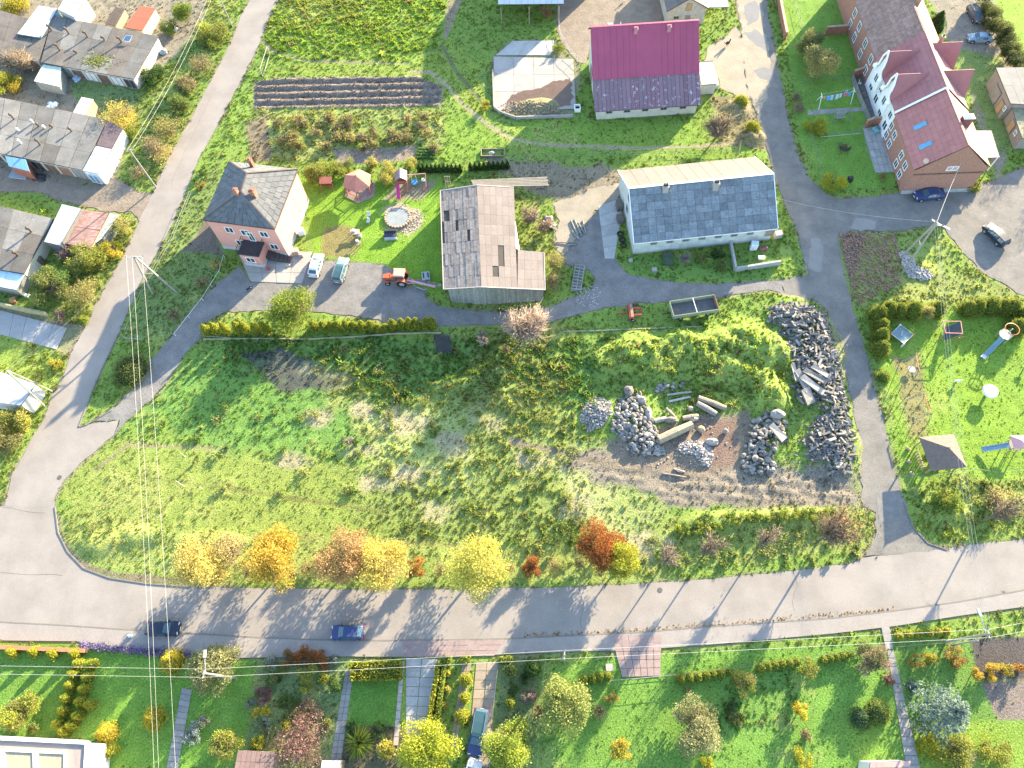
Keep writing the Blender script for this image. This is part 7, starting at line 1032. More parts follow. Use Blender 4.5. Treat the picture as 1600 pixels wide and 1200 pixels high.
for y in (1.25, -1.25): s = B(); s.tube((.1, y - .1, .4), (.1, y + .1, .4), .4, .4, 14); wl = s.build('wheel', TYRE, t); s = B(); s.tube((.1, y - .11, .4), (.1, y + .11, .4), .2, .2, 10); s.build('rim', STEEL, wl)
# ================================================================= poles and wires
POLEC = M('concrete_pole', (.25, .235, .21), .9, .1, 2); WIRE = M('pale_wire', (.33, .33, .32), .5, .05); INS = M('porcelain', (.16, .12, .10), .3, .1)
def wire(label, a, b, sag=.8, r=.014, n=14, cat='power line', grp=None):
    a, b = np.array(a, float), np.array(b, float); s = B(); prev = a
    for i in range(1, n + 1):
        u = i / n; p = a + (b - a) * u - np.array([0, 0, sag * 4 * u * (1 - u)]); s.tube(prev, p, r, r, 4, False); prev = p
    return tag(s.build('power_line', WIRE), label, cat, grp)
def pole(label, base, hgt_, r=.14, legs=(), arm=None, mat=POLEC, lamp=None, arm_z=None):
    base = np.array(base[:2]); t = thing('utility_pole', label, 'pole', base); s = B(); top = (0, 0, hgt_)
    if legs:
        for i, L_ in enumerate(legs): s = B(); s.beam((*(np.array(L_[:2]) - base), -.2), (*((np.array(L_[:2]) - base) * .04), hgt_), r * 1.6, r * 1.6); s.build('leg', mat, t)
        s = B(); a, b = [np.array(L_[:2]) - base for L_ in legs[:2]]; s.beam((*(a * .45), hgt_ * .55), (*(b * .45), hgt_ * .55), .1); s.build('brace', mat, t)
    else: s.tube((0, 0, -.2), top, r, r * .7, 8); s.build('shaft', mat, t)
    if arm is not None:
        d = np.array(arm); z = (arm_z or hgt_ - .15); s = B(); s.beam((*(-d), z), (*d, z), .12); s.build('crossarm', STEEL, t)
        for u in (-.95, -.25, .95): s = B(); s.tube((*(d * u), z), (*(d * u), z + .28), .09, .06, 8); s.build('insulator', INS, t)
    if lamp is not None: d = np.array(lamp); s = B(); s.beam((0, 0, hgt_ - .6), (*(d * .75), hgt_ - .1), .07); s.build('lamp_arm', STEEL, t); s = B(); s.box((*(d * 1.0), hgt_ - .08), (.28, .85, .16), math.atan2(-d[0], d[1])); s.build('lamp_head', M('grey_lamp_head', (.3, .3, .3), .6), t)
    return t
A1 = P2(260, 459); pole('A-frame concrete pole with three-insulator crossarm on the grass triangle', A1, 9.8, .13, (P2(278, 458), P2(238, 459)), (1.25, .12))
for i, (u, bx) in enumerate(((-1.15, 242), (-.3, 249), (1.15, 276))): wire('overhead wire running down the left side of the photo, ' + ('left of three', 'middle of three', 'right of three')[i], (A1[0] + u, A1[1] + .1, 9.9), P(bx, 1230, 9.6), .5, .012, 16)
A2 = P2(1408, 417); pole('tall A-frame pole with lamp above the white rubble heap', A2, 10.8, .13, (P2(1409, 428), P2(1405, 404)), (.6, -.6), lamp=(1.1, -1.0)); tp = np.array([*A2, 10.8])
for i, (dx, x2, y2) in enumerate(((-.35, 1512, 880), (0, 1517, 900), (.35, 1524, 890))): wire('overhead wire crossing the playground, ' + ('left of three', 'middle of three', 'right of three')[i], tp + np.array([dx, -.3, -.1]), P(1538 + 6 * i, 992, 9.2), 1.1, .013)
wire('wire from the lamp pole to the brick house gable', tp, H_(Wd * .55, -.3, 7.2), .5, .03); wire('long wire from the lamp pole towards the grey barn', tp, P(1210, 309, 7.5), .8, .02)
pole('leaning concrete road pole beside the middle garage row', P2(244, 293), 8.8, .14, arm=(.5, .3)); A3 = P2(244, 293); pole('grey road pole at the top edge of the side road', P2(363, 42), 8.5, .14); A4 = P2(363, 42)
for i, o_ in enumerate((-.4, .4)): wire('wire along the left thicket, ' + ('inner of two', 'outer of two')[i], (A3[0] + o_, A3[1], 8.7), (A4[0] + o_, A4[1], 8.4), 1.0, .018)
wire('house wire from the leaning road pole to the garages', (A3[0], A3[1], 8.6), P(176, 231, 3.2), .3, .018)
A5 = P2(76, 622); pole('A-frame concrete pole at the lower left beside the white building', A5, 9, .12, (P2(70, 635), P2(82, 611)))
wire('single wire from the lower left pole across to the grass triangle pole', (*A5, 9), (*A1, 9.9), .9, .012)
PB = [('grey lamp pole above the olive-tan garden tree', P2(319, 1052, 9.0), 9.2, (-.25, 2.0)), ('grey pole with twin lines between tan driveway and pale tree', P2(882, 1023, 9.0), 9.2, None), ('grey lamp pole with twin lines at lower right', P2(1544, 990, 9.0), 9.2, (-.4, 2.2))]
for lb, p, h_, lp in PB: pole(lb, p, h_, .15, arm=(.05, .55), lamp=lp)
pts = [P2(-60, 1046, 9), PB[0][1], PB[1][1], PB[2][1], P2(1680, 965, 9)]
for k in range(4):
    for j in (0, 1): o_ = np.array([0, .42 - .84 * j]); wire(('upper' if j == 0 else 'lower') + ' twin overhead wire of the bottom line, ' + ('left end span', 'left middle span', 'right middle span', 'right end span')[k], (*(pts[k] + o_), 9.15), (*(pts[k + 1] + o_), 9.15), .35 if k in (1, 2) else .1, .015)
pole('brace pole standing by the right lamp pole', P2(1488, 1008), 5.5, .12, mat=POLEC)
# ================================================================= stones
def rock_mesh(nm, sx, sy, sz, mat, n=6, m=4, nz=.16, boxy=False):
    s = B()
    if boxy:
        s.box((0, 0, 0), (sx, sy, sz)); s.v = [(x * random.uniform(.82, 1.08), y * random.uniform(.82, 1.08), z * random.uniform(.85, 1.06)) for x, y, z in s.v]
    else: s.ball((0, 0, 0), .5, (sx, sy, sz), n, m, nz)
    o = s.build(nm, mat); me = o.data; bpy.data.objects.remove(o); return me
STG = M('grey_granite', (.235, .214, .192), .95, .2, 2, rand=.38, fine=.2); STW = M('whitish_rubble', (.31, .285, .265), .95, .15, 2, rand=.28, fine=.15); STD = M('dark_granite', (.165, .152, .138), .95, .2, 2, rand=.3, fine=.2); LOGM = M('grey_brown_log', (.25, .205, .155), .95, .25, 2, fine=.2, stretch=(1, 1, 1)); CUT = M('tan_log', (.31, .25, .165), .95, .2, 2, fine=.15)
blocks = [rock_mesh('rubble_block', random.uniform(.75, 1.35), random.uniform(.26, .42), random.uniform(.24, .38), STG if i % 3 else STD, boxy=True) for i in range(9)]; boulders = [rock_mesh('boulder', random.uniform(.7, 1.1), random.uniform(.6, .9), random.uniform(.5, .8), STG if i % 4 else STD, 7, 5, .13) for i in range(8)]; chips = [rock_mesh('rubble_chip', .4, .3, .22, STW, boxy=True) for i in range(4)]
def sample_poly(px, n):
    q = PP(px); a = np.array(q); out = []
    while len(out) < n:
        p = np.array([random.uniform(a[:, 0].min(), a[:, 0].max()), random.uniform(a[:, 1].min(), a[:, 1].max())])
        if inside(np.array([p[0]]), np.array([p[1]]), q)[0]: out.append((p, float(sdist(np.array([p[0]]), np.array([p[1]]), q)[0])))
    return out
def heap(px, meshes, n_ind, n_stuff, hmax, smin, smax, name, label, cat, group, stufflab, flat_=1., bury=.0):
    pts = sample_poly(px, n_ind + n_stuff); vs, fs = [], []; sb = B()
    for i, (p, e) in enumerate(pts):
        k = random.uniform(smin, smax) * (1.0 if i < n_ind else .8); z = gz(*p) + hmax * min(1, e / 3.2) ** .8 * (random.uniform(.55, 1.0) if i < n_ind else random.uniform(.1, .75)) + .10 * k - bury; rot = (random.gauss(0, .28), random.gauss(0, .28), random.uniform(0, 6.28)); me = random.choice(meshes)
        if i < n_ind:
            o = link(name, me, None, (p[0], p[1], z)); o.rotation_euler = rot; o.scale = (k, k * random.uniform(.8, 1.15), k * flat_); tag(o, label, cat, group)
        else:
            from mathutils import Euler
            Rm = Euler(rot).to_matrix(); sb.add([Rm @ (v.co * k) + Vector((p[0], p[1], z)) for v in me.vertices], [tuple(f.vertices) for f in me.polygons])
    if n_stuff: o = sb.build(name, meshes[0].materials[0]); tag(o, stufflab, cat, kind='stuff')
LONGHEAP = [(1200, 482), (1222, 476), (1262, 476), (1288, 492), (1296, 520), (1304, 548), (1312, 580), (1322, 625), (1330, 665), (1334, 705), (1326, 738), (1300, 745), (1285, 722), (1258, 712), (1252, 695), (1262, 668), (1282, 650), (1270, 632), (1250, 628), (1236, 605), (1238, 570), (1228, 540), (1212, 515), (1198, 498)]
heap(LONGHEAP, blocks, 295, 1150, .8, .5, 1.05, 'rubble_block', 'long broken stone block lying in the long grey rubble heap by the lane', 'stone', 'stone blocks of the long rubble heap', 'smaller broken blocks filling the long grey rubble heap')
heap([(1256, 690), (1290, 660), (1308, 690), (1310, 715), (1285, 725), (1262, 722)], [rock_mesh('stone_sliver', .7, .14, .12, STD, boxy=True) for i in range(4)], 0, 420, .5, .6, 1.2, 'stone_slivers', '', 'stone', None, 'thin dark stone slivers in the lower part of the long heap')
heap([(962, 640), (975, 618), (1000, 615), (1012, 640), (1020, 660), (1032, 690), (1028, 712), (985, 712), (975, 690), (955, 672)], boulders, 240, 160, .7, .38, .95, 'boulder', 'rounded grey boulder in the left boulder heap', 'boulder', 'boulders of the left heap', 'smaller stones filling the left boulder heap')
heap([(1158, 722), (1164, 690), (1178, 655), (1200, 645), (1230, 660), (1228, 690), (1208, 700), (1212, 735), (1190, 742), (1165, 738)], boulders + blocks[:3], 120, 110, .7, .4, 1.1, 'boulder', 'grey stone in the heap between mud and long rubble heap', 'boulder', 'stones of the right heap', 'smaller stones filling the right heap')
heap([(905, 655), (915, 630), (935, 620), (955, 628), (955, 648), (940, 668), (918, 676)], chips, 60, 760, .5, .35, .95, 'rubble_chip', 'whitish lump in the pale rubble heap at the left of the boulders', 'rubble', 'lumps of the left pale rubble heap', 'fine whitish rubble of the left pale heap')
heap([(1056, 702), (1062, 692), (1095, 690), (1112, 700), (1115, 715), (1108, 730), (1095, 728), (1085, 712), (1068, 710)], chips, 60, 700, .6, .35, .95, 'rubble_chip', 'pinkish white lump in the pale rubble heap below the tan log', 'rubble', 'lumps of the middle pale rubble heap', 'fine whitish rubble of the middle pale heap')
heap([(1404, 395), (1415, 392), (1426, 405), (1430, 418), (1450, 425), (1458, 434), (1445, 440), (1420, 434), (1408, 415)], chips, 70, 620, .5, .35, .95, 'rubble_chip', 'white lump in the broken white rubble under the A-frame pole', 'rubble', 'lumps of the white rubble under the pole', 'fine white rubble under the A-frame pole')
heap([(940, 640), (980, 605), (1060, 600), (1130, 640), (1150, 700), (1080, 740), (960, 720)], chips + boulders[:3], 0, 320, .0, .15, .5, 'loose_stones', '', 'stones', None, 'small loose stones and dirt lumps strewn around the heaps')
heap([(1190, 475), (1290, 470), (1330, 560), (1350, 740), (1240, 745), (1225, 600)], chips + blocks[:3], 0, 420, .0, .2, .55, 'loose_stones', '', 'stones', None, 'small loose stones strewn along the edge of the long rubble heap')
heap([(398, 128), (440, 121), (655, 119), (690, 136), (688, 166), (600, 169), (398, 171)], [rock_mesh('clod', .3, .26, .2, M('soil_clods', (.15, .12, .098), 1, .3, 2, rand=.2), boxy=True)], 0, 1500, .0, .3, 1.0, 'soil_clods', '', 'soil', None, 'clods of turned soil on the ploughed strip')
heap([(1022, 606), (1030, 598), (1048, 600), (1068, 597), (1070, 604), (1045, 612), (1025, 616)], boulders, 26, 0, .15, .4, .9, 'boulder', 'pale stone in the loose row above the boulder heap', 'boulder', 'loose stones above the boulder heap', '')
heap([(1312, 365), (1400, 365), (1408, 445), (1340, 478), (1328, 440)], [rock_mesh('brick_fragment', .28, .2, .14, M('pale_brick_rubble', (.30, .17, .13), .9, .2, 3, rand=.2), boxy=True) for i in range(3)], 0, 1500, .0, .5, 1.2, 'brick_fragments', '', 'rubble', None, 'reddish broken brick strewn over the weedy patch beside the lane')
heap([(900, 455), (925, 445), (940, 455), (935, 478), (900, 480)], chips, 0, 160, .0, .3, .8, 'gravel_lumps', '', 'rubble', None, 'loose pale stones on the yard junction')
for lb, x, y, r, sx, sy in [('large flat grey boulder at the top of the boulder heap', 982, 612, .9, 1.1, 1.3), ('big pale boulder right of the boulder heap top', 1002, 628, .8, 1, 1), ('large pale slab stone leaning on the boulder heap', 1012, 648, .9, .7, 1.5), ('large grey capstone at the top of the right heap', 1211, 652, 1.0, 1.4, .9), ('mossy boulder beside the middle pale rubble heap', 1111, 692, .9, 1.3, .8), ('lone upright stone by the muddy puddle', 1133, 675, .6, .9, .9), ('tan lump of clay behind the middle pale rubble heap', 1095, 672, .7, 1, 1), ('grey broken stone right of the boulder heap', 1048, 658, .8, 1.6, .8), ('grey angular stone below the paired logs', 1082, 655, .8, 1.3, .9), ('dark stone group edge left of the paired logs', 1078, 640, .6, .9, .9)]:
    p = P2(x, y); s = B(); s.ball((0, 0, 0), r * .78, (sx, sy, .8), 9, 6, .13); o = s.build('boulder', CUT if 'clay' in lb else (STW if 'pale' in lb else STG), loc=(p[0], p[1], gz(*p) + .35)); tag(o, lb, 'boulder')
def log(lb, a, b, r, mat=LOGM, z=None, nm='log'):
    A, Bq = P2(*a), P2(*b); c = (A + Bq) / 2; zz = (gz(*c) if z is None else z) + r * .9; t = thing(nm, lb, 'log' if nm == 'log' else nm, (c[0], c[1], zz)); v = (Bq - A) / 2; s = B(); s.tube((-v[0], -v[1], 0), (v[0] * .05, v[1] * .05, .06), r, r * 1.05, 10); s.tube((v[0] * .05, v[1] * .05, .06), (v[0], v[1], 0), r * 1.05, r * .9, 10); s.build('bark', mat, t, smooth=False); return t
log('thick tan log lying beside the boulder heap', (1028, 690), (1080, 666), .62, CUT, .05); log('upper grey log of the pair on the grass', (1090, 624), (1133, 640), .42, LOGM, .05); log('lower grey split log of the pair on the grass', (1088, 632), (1118, 649), .42, STG, .05); log('thin pale pole lying above the logs, upper', (1042, 618), (1080, 613), .16, STW, 0); log('thin pale pole lying above the logs, lower', (1045, 628), (1078, 621), .16, STW, 0); log('bent grey beam right of the boulder heap', (1022, 660), (1040, 655), .35, STG, 0); log('short grey beam leaning over the bent beam', (1040, 640), (1055, 655), .22, LOGM, .2); log('grey log piece near the angular stone', (1066, 656), (1090, 652), .4, LOGM, .05); log('thin plank on the wheel-rutted track, upper', (1052, 733), (1070, 738), .12, STW, 0); log('thin plank on the wheel-rutted track, lower', (1035, 740), (1072, 746), .1, LOGM, 0)
for lb, q in [('long grey granite slab, leftmost on the rubble heap', [(1236, 588), (1243, 584), (1262, 618), (1254, 622)]), ('long bluish granite slab, upper of three on the rubble heap', [(1246, 590), (1252, 585), (1286, 602), (1282, 610)]), ('long bluish granite slab, middle of three on the rubble heap', [(1243, 600), (1249, 594), (1282, 618), (1278, 626)]), ('long bluish granite slab, lower of three on the rubble heap', [(1258, 584), (1264, 580), (1290, 596), (1286, 602)]), ('broad leaning slab at the foot of the rubble heap', [(1246, 618), (1258, 612), (1268, 634), (1256, 641)]), ('upright narrow slab beside the grassy mound', [(1231, 577), (1236, 575), (1243, 600), (1238, 603)]), ('curved grey slab on the right heap', [(1196, 674), (1202, 668), (1224, 690), (1216, 698)])]:
    p4 = [P2(*p) for p in q]; c = np.mean(p4, 0); z = gz(*c) + 1.15; t = thing('stone_slab', lb, 'stone', (*c, z)); s = B(); s.slab(*[(*(p - c), .14 * math.sin(i * 2.1)) for i, p in enumerate(p4)], .4); s.build('slab', STG, t)
t = thing('pallet', 'grey wooden pallet on the ground below the boulder heap', 'pallet', P2(1031, 705), .1)
for i in range(5): s = B(); s.box((0, -.5 + i * .25, .14), (1.3, .17, .03)); s.build('slat', GREYWD, t)
for x in (-.55, 0, .55): s = B(); s.box((x, 0, .06), (.1, 1.15, .12)); s.build('bearer', GREYWD, t)
# ================================================================= fences and walls
def fence(lab, pts, h, mat, n_per=2.2, rails=(.9, .35), cat='fence', pale=False, pr=.03, name='fence', mesh=False, paling=None):
    q = PP(pts); t = thing(name, lab, cat, q[0]); o = np.array([*q[0], 0.]); s_r = B(); first = True
    for a, b in zip(q, q[1:]):
        L = np.linalg.norm(b - a); k = max(1, int(round(L / n_per)))
        for i in range(k + (1 if b is q[-1] else 0)): p = a + (b - a) * i / k; s = B(); z = gz(*p); s.tube((*p, z - .2), (*p, z + h), pr, pr, 6); s.build('post', mat, t, o)
        for rz_ in rails:
            s = B()
            for i in range(k): p0, p1 = a + (b - a) * i / k, a + (b - a) * (i + 1) / k; s.beam((*p0, gz(*p0) + h * rz_), (*p1, gz(*p1) + h * rz_), pr * 1.1)
            s.build('rail', mat, t, o)
        if paling:
            m = max(1, int(L / paling)); d = (b - a) / L; me = None
            for i in range(m):
                p = a + d * (i + .5) * L / m
                if me is None: s = B(); s.box((0, 0, h * .47), (paling * .72, .03, h * .9), math.atan2(d[1], d[0])); ob = s.build('paling', mat, t); me = ob.data
                else: ob = link('paling', me, t)
                ob.location = (*(p - q[0]), float(gz(*p)))
    return t
PALEF = M('pale_fence', (.27, .26, .24), .8, .08, 2); GALV = M('dull_wire_fence', (.14, .15, .13), .6, .1, 2); BROWNF = M('brown_fence', (.20, .14, .10), .9, .15, 2, rand=.1)
for lb, pts, h, m, n_, r_ in [('thin white pipe fence along the pink house drive', [(352, 403), (345, 428), (318, 470), (275, 525)], .8, WHITE, 3, (1,)), ('thin fence dividing the grass triangle plot from the road', [(300, 305), (272, 375), (250, 412), (225, 460), (200, 522)], 1.0, PALEF, 3, (1, .5)), ('low crossing fence at the end of the triangle plot', [(195, 530), (222, 533)], .7, CONC, 2.4, (.9, .5)), ('wire fence between drive plot halves', [(210, 487), (262, 493)], .7, GALV, 2.4, (.9,)),
 ('pipe railing around the trampled animal yard', [(872, 10), (874, 55), (890, 85), (910, 103)], 1.2, STEEL, 2.2, (1, .6)), ('pale fence with gate at the foot of the brick crossing', [(952, 1064), (1000, 1060), (1052, 1055)], 1.0, PALEF, 1.4, (1, .2)), ('wire fence along the ball hedge on the right', [(1052, 1055), (1150, 1044), (1250, 1030), (1380, 1008)], .9, GALV, 2.6, (1, .5)), ('wire fence between dark bed and pale green tree', [(852, 1032), (846, 1100), (838, 1205)], 1.0, MATS['grey_frame'], 2.4, (1, .5)), ('low fence right of the slanting path', [(1396, 1012), (1440, 1008), (1490, 1004)], .7, GALV, 2.2, (1,)),
 ('wire fence bowed along the playground edge above the ditch', [(1402, 746), (1440, 748), (1480, 742), (1520, 736), (1560, 742), (1640, 730)], .9, PALEF, 3, (1,)), ('wire fence behind the clothesline lawn', [(1247, 130), (1300, 128), (1335, 124)], 1.1, GALV, 2.5, (1, .5)), ('grey garden fence below the lawn swing', [(1285, 215), (1330, 210), (1348, 205)], .8, GALV, 2, (1, .5)), ('wire fence between garden lawns and the lane', [(1262, 205), (1275, 245), (1283, 290)], 1.0, GALV, 2.6, (1, .5)), ('wire fence across the field below the red barn', [(800, 252), (900, 247), (1030, 243), (1150, 240)], 1.5, GALV, 2.6, (1, .6, .25)), ('short fence by the half-bare olive tree', [(1152, 252), (1155, 228)], 1.3, WOOD, 1.5, (1, .5)), ('fence by the upper lawn beside the row house', [(1240, 5), (1252, 50), (1258, 95)], 1.1, GALV, 2.6, (1, .5)), ('thin railing along the footway by the clipped hedge', [(556, 1026), (632, 1026)], .8, PALEF, 2.2, (1, .2)), ('fence at the back of the front bed', [(370, 1030), (430, 1034), (540, 1034)], .8, GALV, 2.4, (1, .5)), ('white fence beside the terrace of the brick row house', [(1347, 200), (1352, 235), (1368, 272)], .9, PALEF, 1.6, (1, .5)), ('low garden railing along the tan driveway', [(779, 1036), (772, 1100), (768, 1130)], .7, MATS['grey_frame'], 2, (1,))]: fence(lb, pts, h, m, n_, r_)
fence('slatted wooden screen along the dark terrace', [(1330, 124), (1340, 152), (1356, 190)], 1.2, GREYWD, 2, (.9, .2), paling=.3); fence('boarded fence at the end of the plot behind the thujas', [(320, 527), (365, 531)], .5, CONC, 1.5, (.9,))
def wallrun(name, lab, pts, h, mat, wd=.25, cap=None, cat='wall', piece=None, step=1.0, hs=None):
    q = PP(pts); t = thing(name, lab, cat, q[0]); o = np.array([*q[0], 0.])
    for a, b in zip(q, q[1:]):
        L = np.linalg.norm(b - a); k = max(1, int(round(L / step))) if piece else 1
        for i in range(k): p0, p1 = a + (b - a) * (i + .01) / k, a + (b - a) * (i + .99) / k; s = B(); s.beam((*p0, h / 2 - .1), (*p1, h / 2 - .1), wd, h + .2); s.build(piece or 'wall_panel', mat, t, o)
        if cap: s = B(); s.beam((*a, h + .04), (*b, h + .04), wd + .12, .08); s.build('coping', cap, t, o)
    return t
wallrun('low_wall', 'grey concrete plinth wall along the thuja hedge', [(318, 531), (400, 530), (480, 531), (560, 527), (620, 522), (690, 521)], .28, MATS['mossy_concrete'], .16, piece='concrete_panel', step=2.2); wallrun('low_wall', 'long sunken edge wall of the drive below the trailer', [(860, 519), (930, 517), (1000, 514), (1060, 512), (1150, 508)], .12, MATS['mossy_concrete'], .2, piece='concrete_panel', step=2.5); wallrun('garden_wall', 'brick wall along the upper lawn by the lane', [(1212, -20), (1218, 20), (1226, 62)], 1.5, BRICK, .35, M('tan_coping', (.36, .27, .2), .9)); wallrun('garden_wall', 'brick cross wall left of the row house', [(1288, 54), (1340, 50)], 1.6, BRICK, .3, MATS['tan_coping']); wallrun('garden_wall', 'curved brick wall at the upper end of the dark terrace', [(1330, 122), (1342, 118), (1362, 114)], 1.6, BRICK, .3, MATS['tan_coping']); wallrun('garden_wall', 'curved brick wall between dark and bluish terraces', [(1350, 200), (1362, 195), (1376, 196), (1390, 192)], 1.7, BRICK, .3, MATS['tan_coping'])
wallrun('terrace_wall', 'grey wall enclosing the cluttered terrace by the grey barn', [(1140, 381), (1148, 424), (1218, 413)], 1.0, CONC, .3, piece='concrete_panel', step=2.0); wallrun('pad_wall', 'white low wall around the manure pad', [(770, 112), (772, 170), (783, 178), (806, 186), (895, 183)], .6, PALE, .22, piece='concrete_panel', step=2.2)
ORB = M('orange_brick', (.40, .15, .08), .9, .12, 3, fine=.12)
for i in range(5): x0 = -12 + i * 30.0; wallrun('stepped_wall', 'orange brick front wall section, ' + ['at the left edge', 'second from the left', 'middle of the five', 'fourth from the left', 'right end by the lavender'][i], [(x0, 1011 + i * 1.2), (x0 + 29, 1012.6 + i * 1.2)], .75 - .03 * i, ORB, .35, M('orange_coping', (.45, .17, .09), .8, .1, 1), piece='brick_panel', step=1.2)
tank = thing('trough', 'white framed trough at the end of the manure pad', 'trough', P2(902, 172), .05); s = B()
for c_, d_ in (((0, .55, .4), (1.0, .12, .8)), ((0, -.55, .4), (1.0, .12, .8)), ((.45, 0, .4), (.12, 1.0, .8)), ((-.45, 0, .4), (.12, 1.0, .8))): s.box(c_, d_)
s.build('frame', WHITE, tank); s = B(); s.box((0, 0, .2), (.8, .95, .3)); s.build('basin', DARK, tank)
heap([(774, 168), (790, 160), (830, 160), (870, 168), (890, 178), (830, 182), (790, 178)], [rock_mesh('straw_lump', .5, .4, .3, M('manure_straw', (.26, .20, .13), 1, .3, 2, rand=.2, fine=.3)) for i in range(4)], 0, 330, .35, .5, 1.2, 'manure_heap', '', 'manure', None, 'heap of straw and manure along the edge of the concrete pad')
sheet('stain', 'brown liquid stain on the concrete manure pad', [(790, 165), (800, 148), (835, 140), (870, 128), (893, 122), (893, 165), (850, 170)], .135, M('brown_stain', (.12, .075, .05), .35, .2, 1), 'stain', .3, .5)
# ================================================================= garden and playground things
REDW = M('red_stained_wood', (.26, .095, .065), .8, .15, 2, rand=.1); SHING = M('red_shingle', (.40, .165, .12), .85, .1, 2, rand=.08, fine=.1)
c = P2(563, 297); t = thing('gazebo', 'red six-sided garden gazebo with shingle roof', 'gazebo', c); apex = (0, 0, 3.5); hexa = [(2.5 * math.cos(a), 2.5 * math.sin(a)) for a in np.arange(6) * math.pi / 3 + .5]; s = B(); s.prism([(1.12 * x, 1.12 * y) for x, y in hexa], -.05, .12); s.build('floor', M('gazebo_floor', (.26, .2, .18), .9), t); rp = None
s = B(); s.tube((0, 0, 3.38), (0, 0, 3.62), .22, .08, 8); rp = s.build('roof', REDW, t)
for i in range(6):
    a, b = hexa[i], hexa[(i + 1) % 6]; s = B(); s.tri((*a, 2.25), (*b, 2.25), apex, .07); s.build('roof_panel', SHING, rp); s = B(); s.beam((a[0] * .9, a[1] * .9, 0), (a[0] * .9, a[1] * .9, 2.3), .13); s.build('post', REDW, t)
    if i != 4:
        s = B(); s.beam((a[0] * .9, a[1] * .9, .85), (b[0] * .9, b[1] * .9, .85), .08)
        for k in range(7): u = (k + .5) / 7; s.beam((a[0] * .9 * (1 - u) + b[0] * .9 * u, a[1] * .9 * (1 - u) + b[1] * .9 * u, .12), (a[0] * .9 * (1 - u) + b[0] * .9 * u, a[1] * .9 * (1 - u) + b[1] * .9 * u, .85), .09, .03)
        s.build('balustrade', REDW, t)
c = P2(630, 290); t = thing('playhouse', 'red wooden play tower with grey gable roof, pink slide and swing beam', 'playground', c, .08); s = B()
for x in (-.8, .8):
    for y in (-.7, .7): s = B(); s.beam((x, y, 0), (x, y, 2.4), .11); s.build('post', REDW, t)
s = B(); s.box((0, 0, 1.3), (1.8, 1.6, .08)); s.build('deck', REDW, t); s = B()
for y in (-.75, .75): s.box((0, y, 1.7), (1.7, .05, .5))
s.box((.82, 0, 1.7), (.05, 1.5, .5)); s.build('rail_panel', REDW, t); s = B(); s.slab((-1.0, -1, 2.3), (0, -1, 3.1), (0, 1, 3.1), (-1.0, 1, 2.3), .06); s.build('roof_panel', M('shaded_roof_tone', (.22, .16, .17), .8, .1), t); s = B(); s.slab((0, -1, 3.1), (1.0, -1, 2.3), (1.0, 1, 2.3), (0, 1, 3.1), .06); s.build('roof_panel', M('sunlit_roof_tone', (.34, .29, .26), .8, .1), t)  # one grey roof: shaded and sunlit slope painted as two colours
s = B(); s.slab((-.95, -3.0, .22), (-.45, -3.0, .22), (-.45, -.8, 1.32), (-.95, -.8, 1.32), .06); s.beam((-.95, -3.0, .3), (-.95, -.8, 1.42), .06, .2); s.beam((-.45, -3.0, .3), (-.45, -.8, 1.42), .06, .2); s.build('slide', M('pink_plastic', (.60, .06, .22), .4, .05), t); s = B()
for x in (.2, .75): s.beam((x, -1.6, 0), (x, -.8, 1.3), .07)
for k in range(5): s.beam((.2, -1.6 + .16 * k, .2 + .25 * k), (.75, -1.6 + .16 * k, .2 + .25 * k), .06)
s.build('ladder', REDW, t); s = B(); s.beam((.8, .1, 2.3), (4.0, .1, 2.3), .12); s.beam((4.0, .1, 2.3), (3.8, 1.0, 0), .1); s.beam((4.0, .1, 2.3), (3.8, -.9, 0), .1); s.build('swing_beam', M('pale_red_wood', (.36, .2, .16), .8), t)
s = B(); s.tube((2.0, .1, .45), (2.0, .1, .5), .55, .55, 16); sw = s.build('nest_swing', M('blue_net', (.05, .22, .42), .7, .2, 4), t); s = B(); s.beam((1.6, .1, .5), (1.7, .1, 2.3), .03); s.beam((2.4, .1, .5), (2.3, .1, 2.3), .03); s.build('rope', WHITE, sw); s = B(); s.box((3.5, .2, .8), (.6, .7, .06)); s.build('swing_seat', M('faded_grey_seat', (.38, .36, .34), .7), t); s = B(); s.box((3.6, -.9, .06), (.6, 1.2, .1)); s.build('mat', M('terracotta_mat', (.32, .14, .11), .8), t)
c = P2(513, 293); t = thing('garden_swing', 'brown roofed garden swing bench beside the olive bush', 'garden swing', c); s = B(); s.slab((-1.0, -.7, 1.75), (1.0, -.7, 1.75), (1.0, .6, 1.95), (-1.0, .6, 1.95), .06); s.build('roof', REDW, t); s = B(); s.box((0, 0, .5), (1.5, .5, .06)); s.box((0, .3, .8), (1.5, .06, .6)); s.build('seat', REDW, t); s = B()
for x in (-.95, .95): s.beam((x, -.8, 0), (x, 0, 1.8), .08); s.beam((x, .8, 0), (x, 0, 1.8), .08)
s.build('frame', REDW, t)
c = P2(622, 341); t = thing('play_pond', 'round grey covered pool ringed with split logs and wood chips', 'pool', (*c, gz(*c))); s = B(); s.tube((0, 0, -.1), (0, 0, .32), 1.9, 1.9, 28); s.build('cover', M('grey_cover', (.22, .24, .24), .6, .15, 1), t)
for i in range(26): a = 6.283 * i / 26; s = B(); s.tube((2.0 * math.cos(a), 2.0 * math.sin(a), -.1), (2.0 * math.cos(a), 2.0 * math.sin(a), .38 + .08 * random.random()), .2, .2, 6); s.build('edging_log', M('pale_split_log', (.36, .27, .19), .9, .2, 3, rand=.2), t)
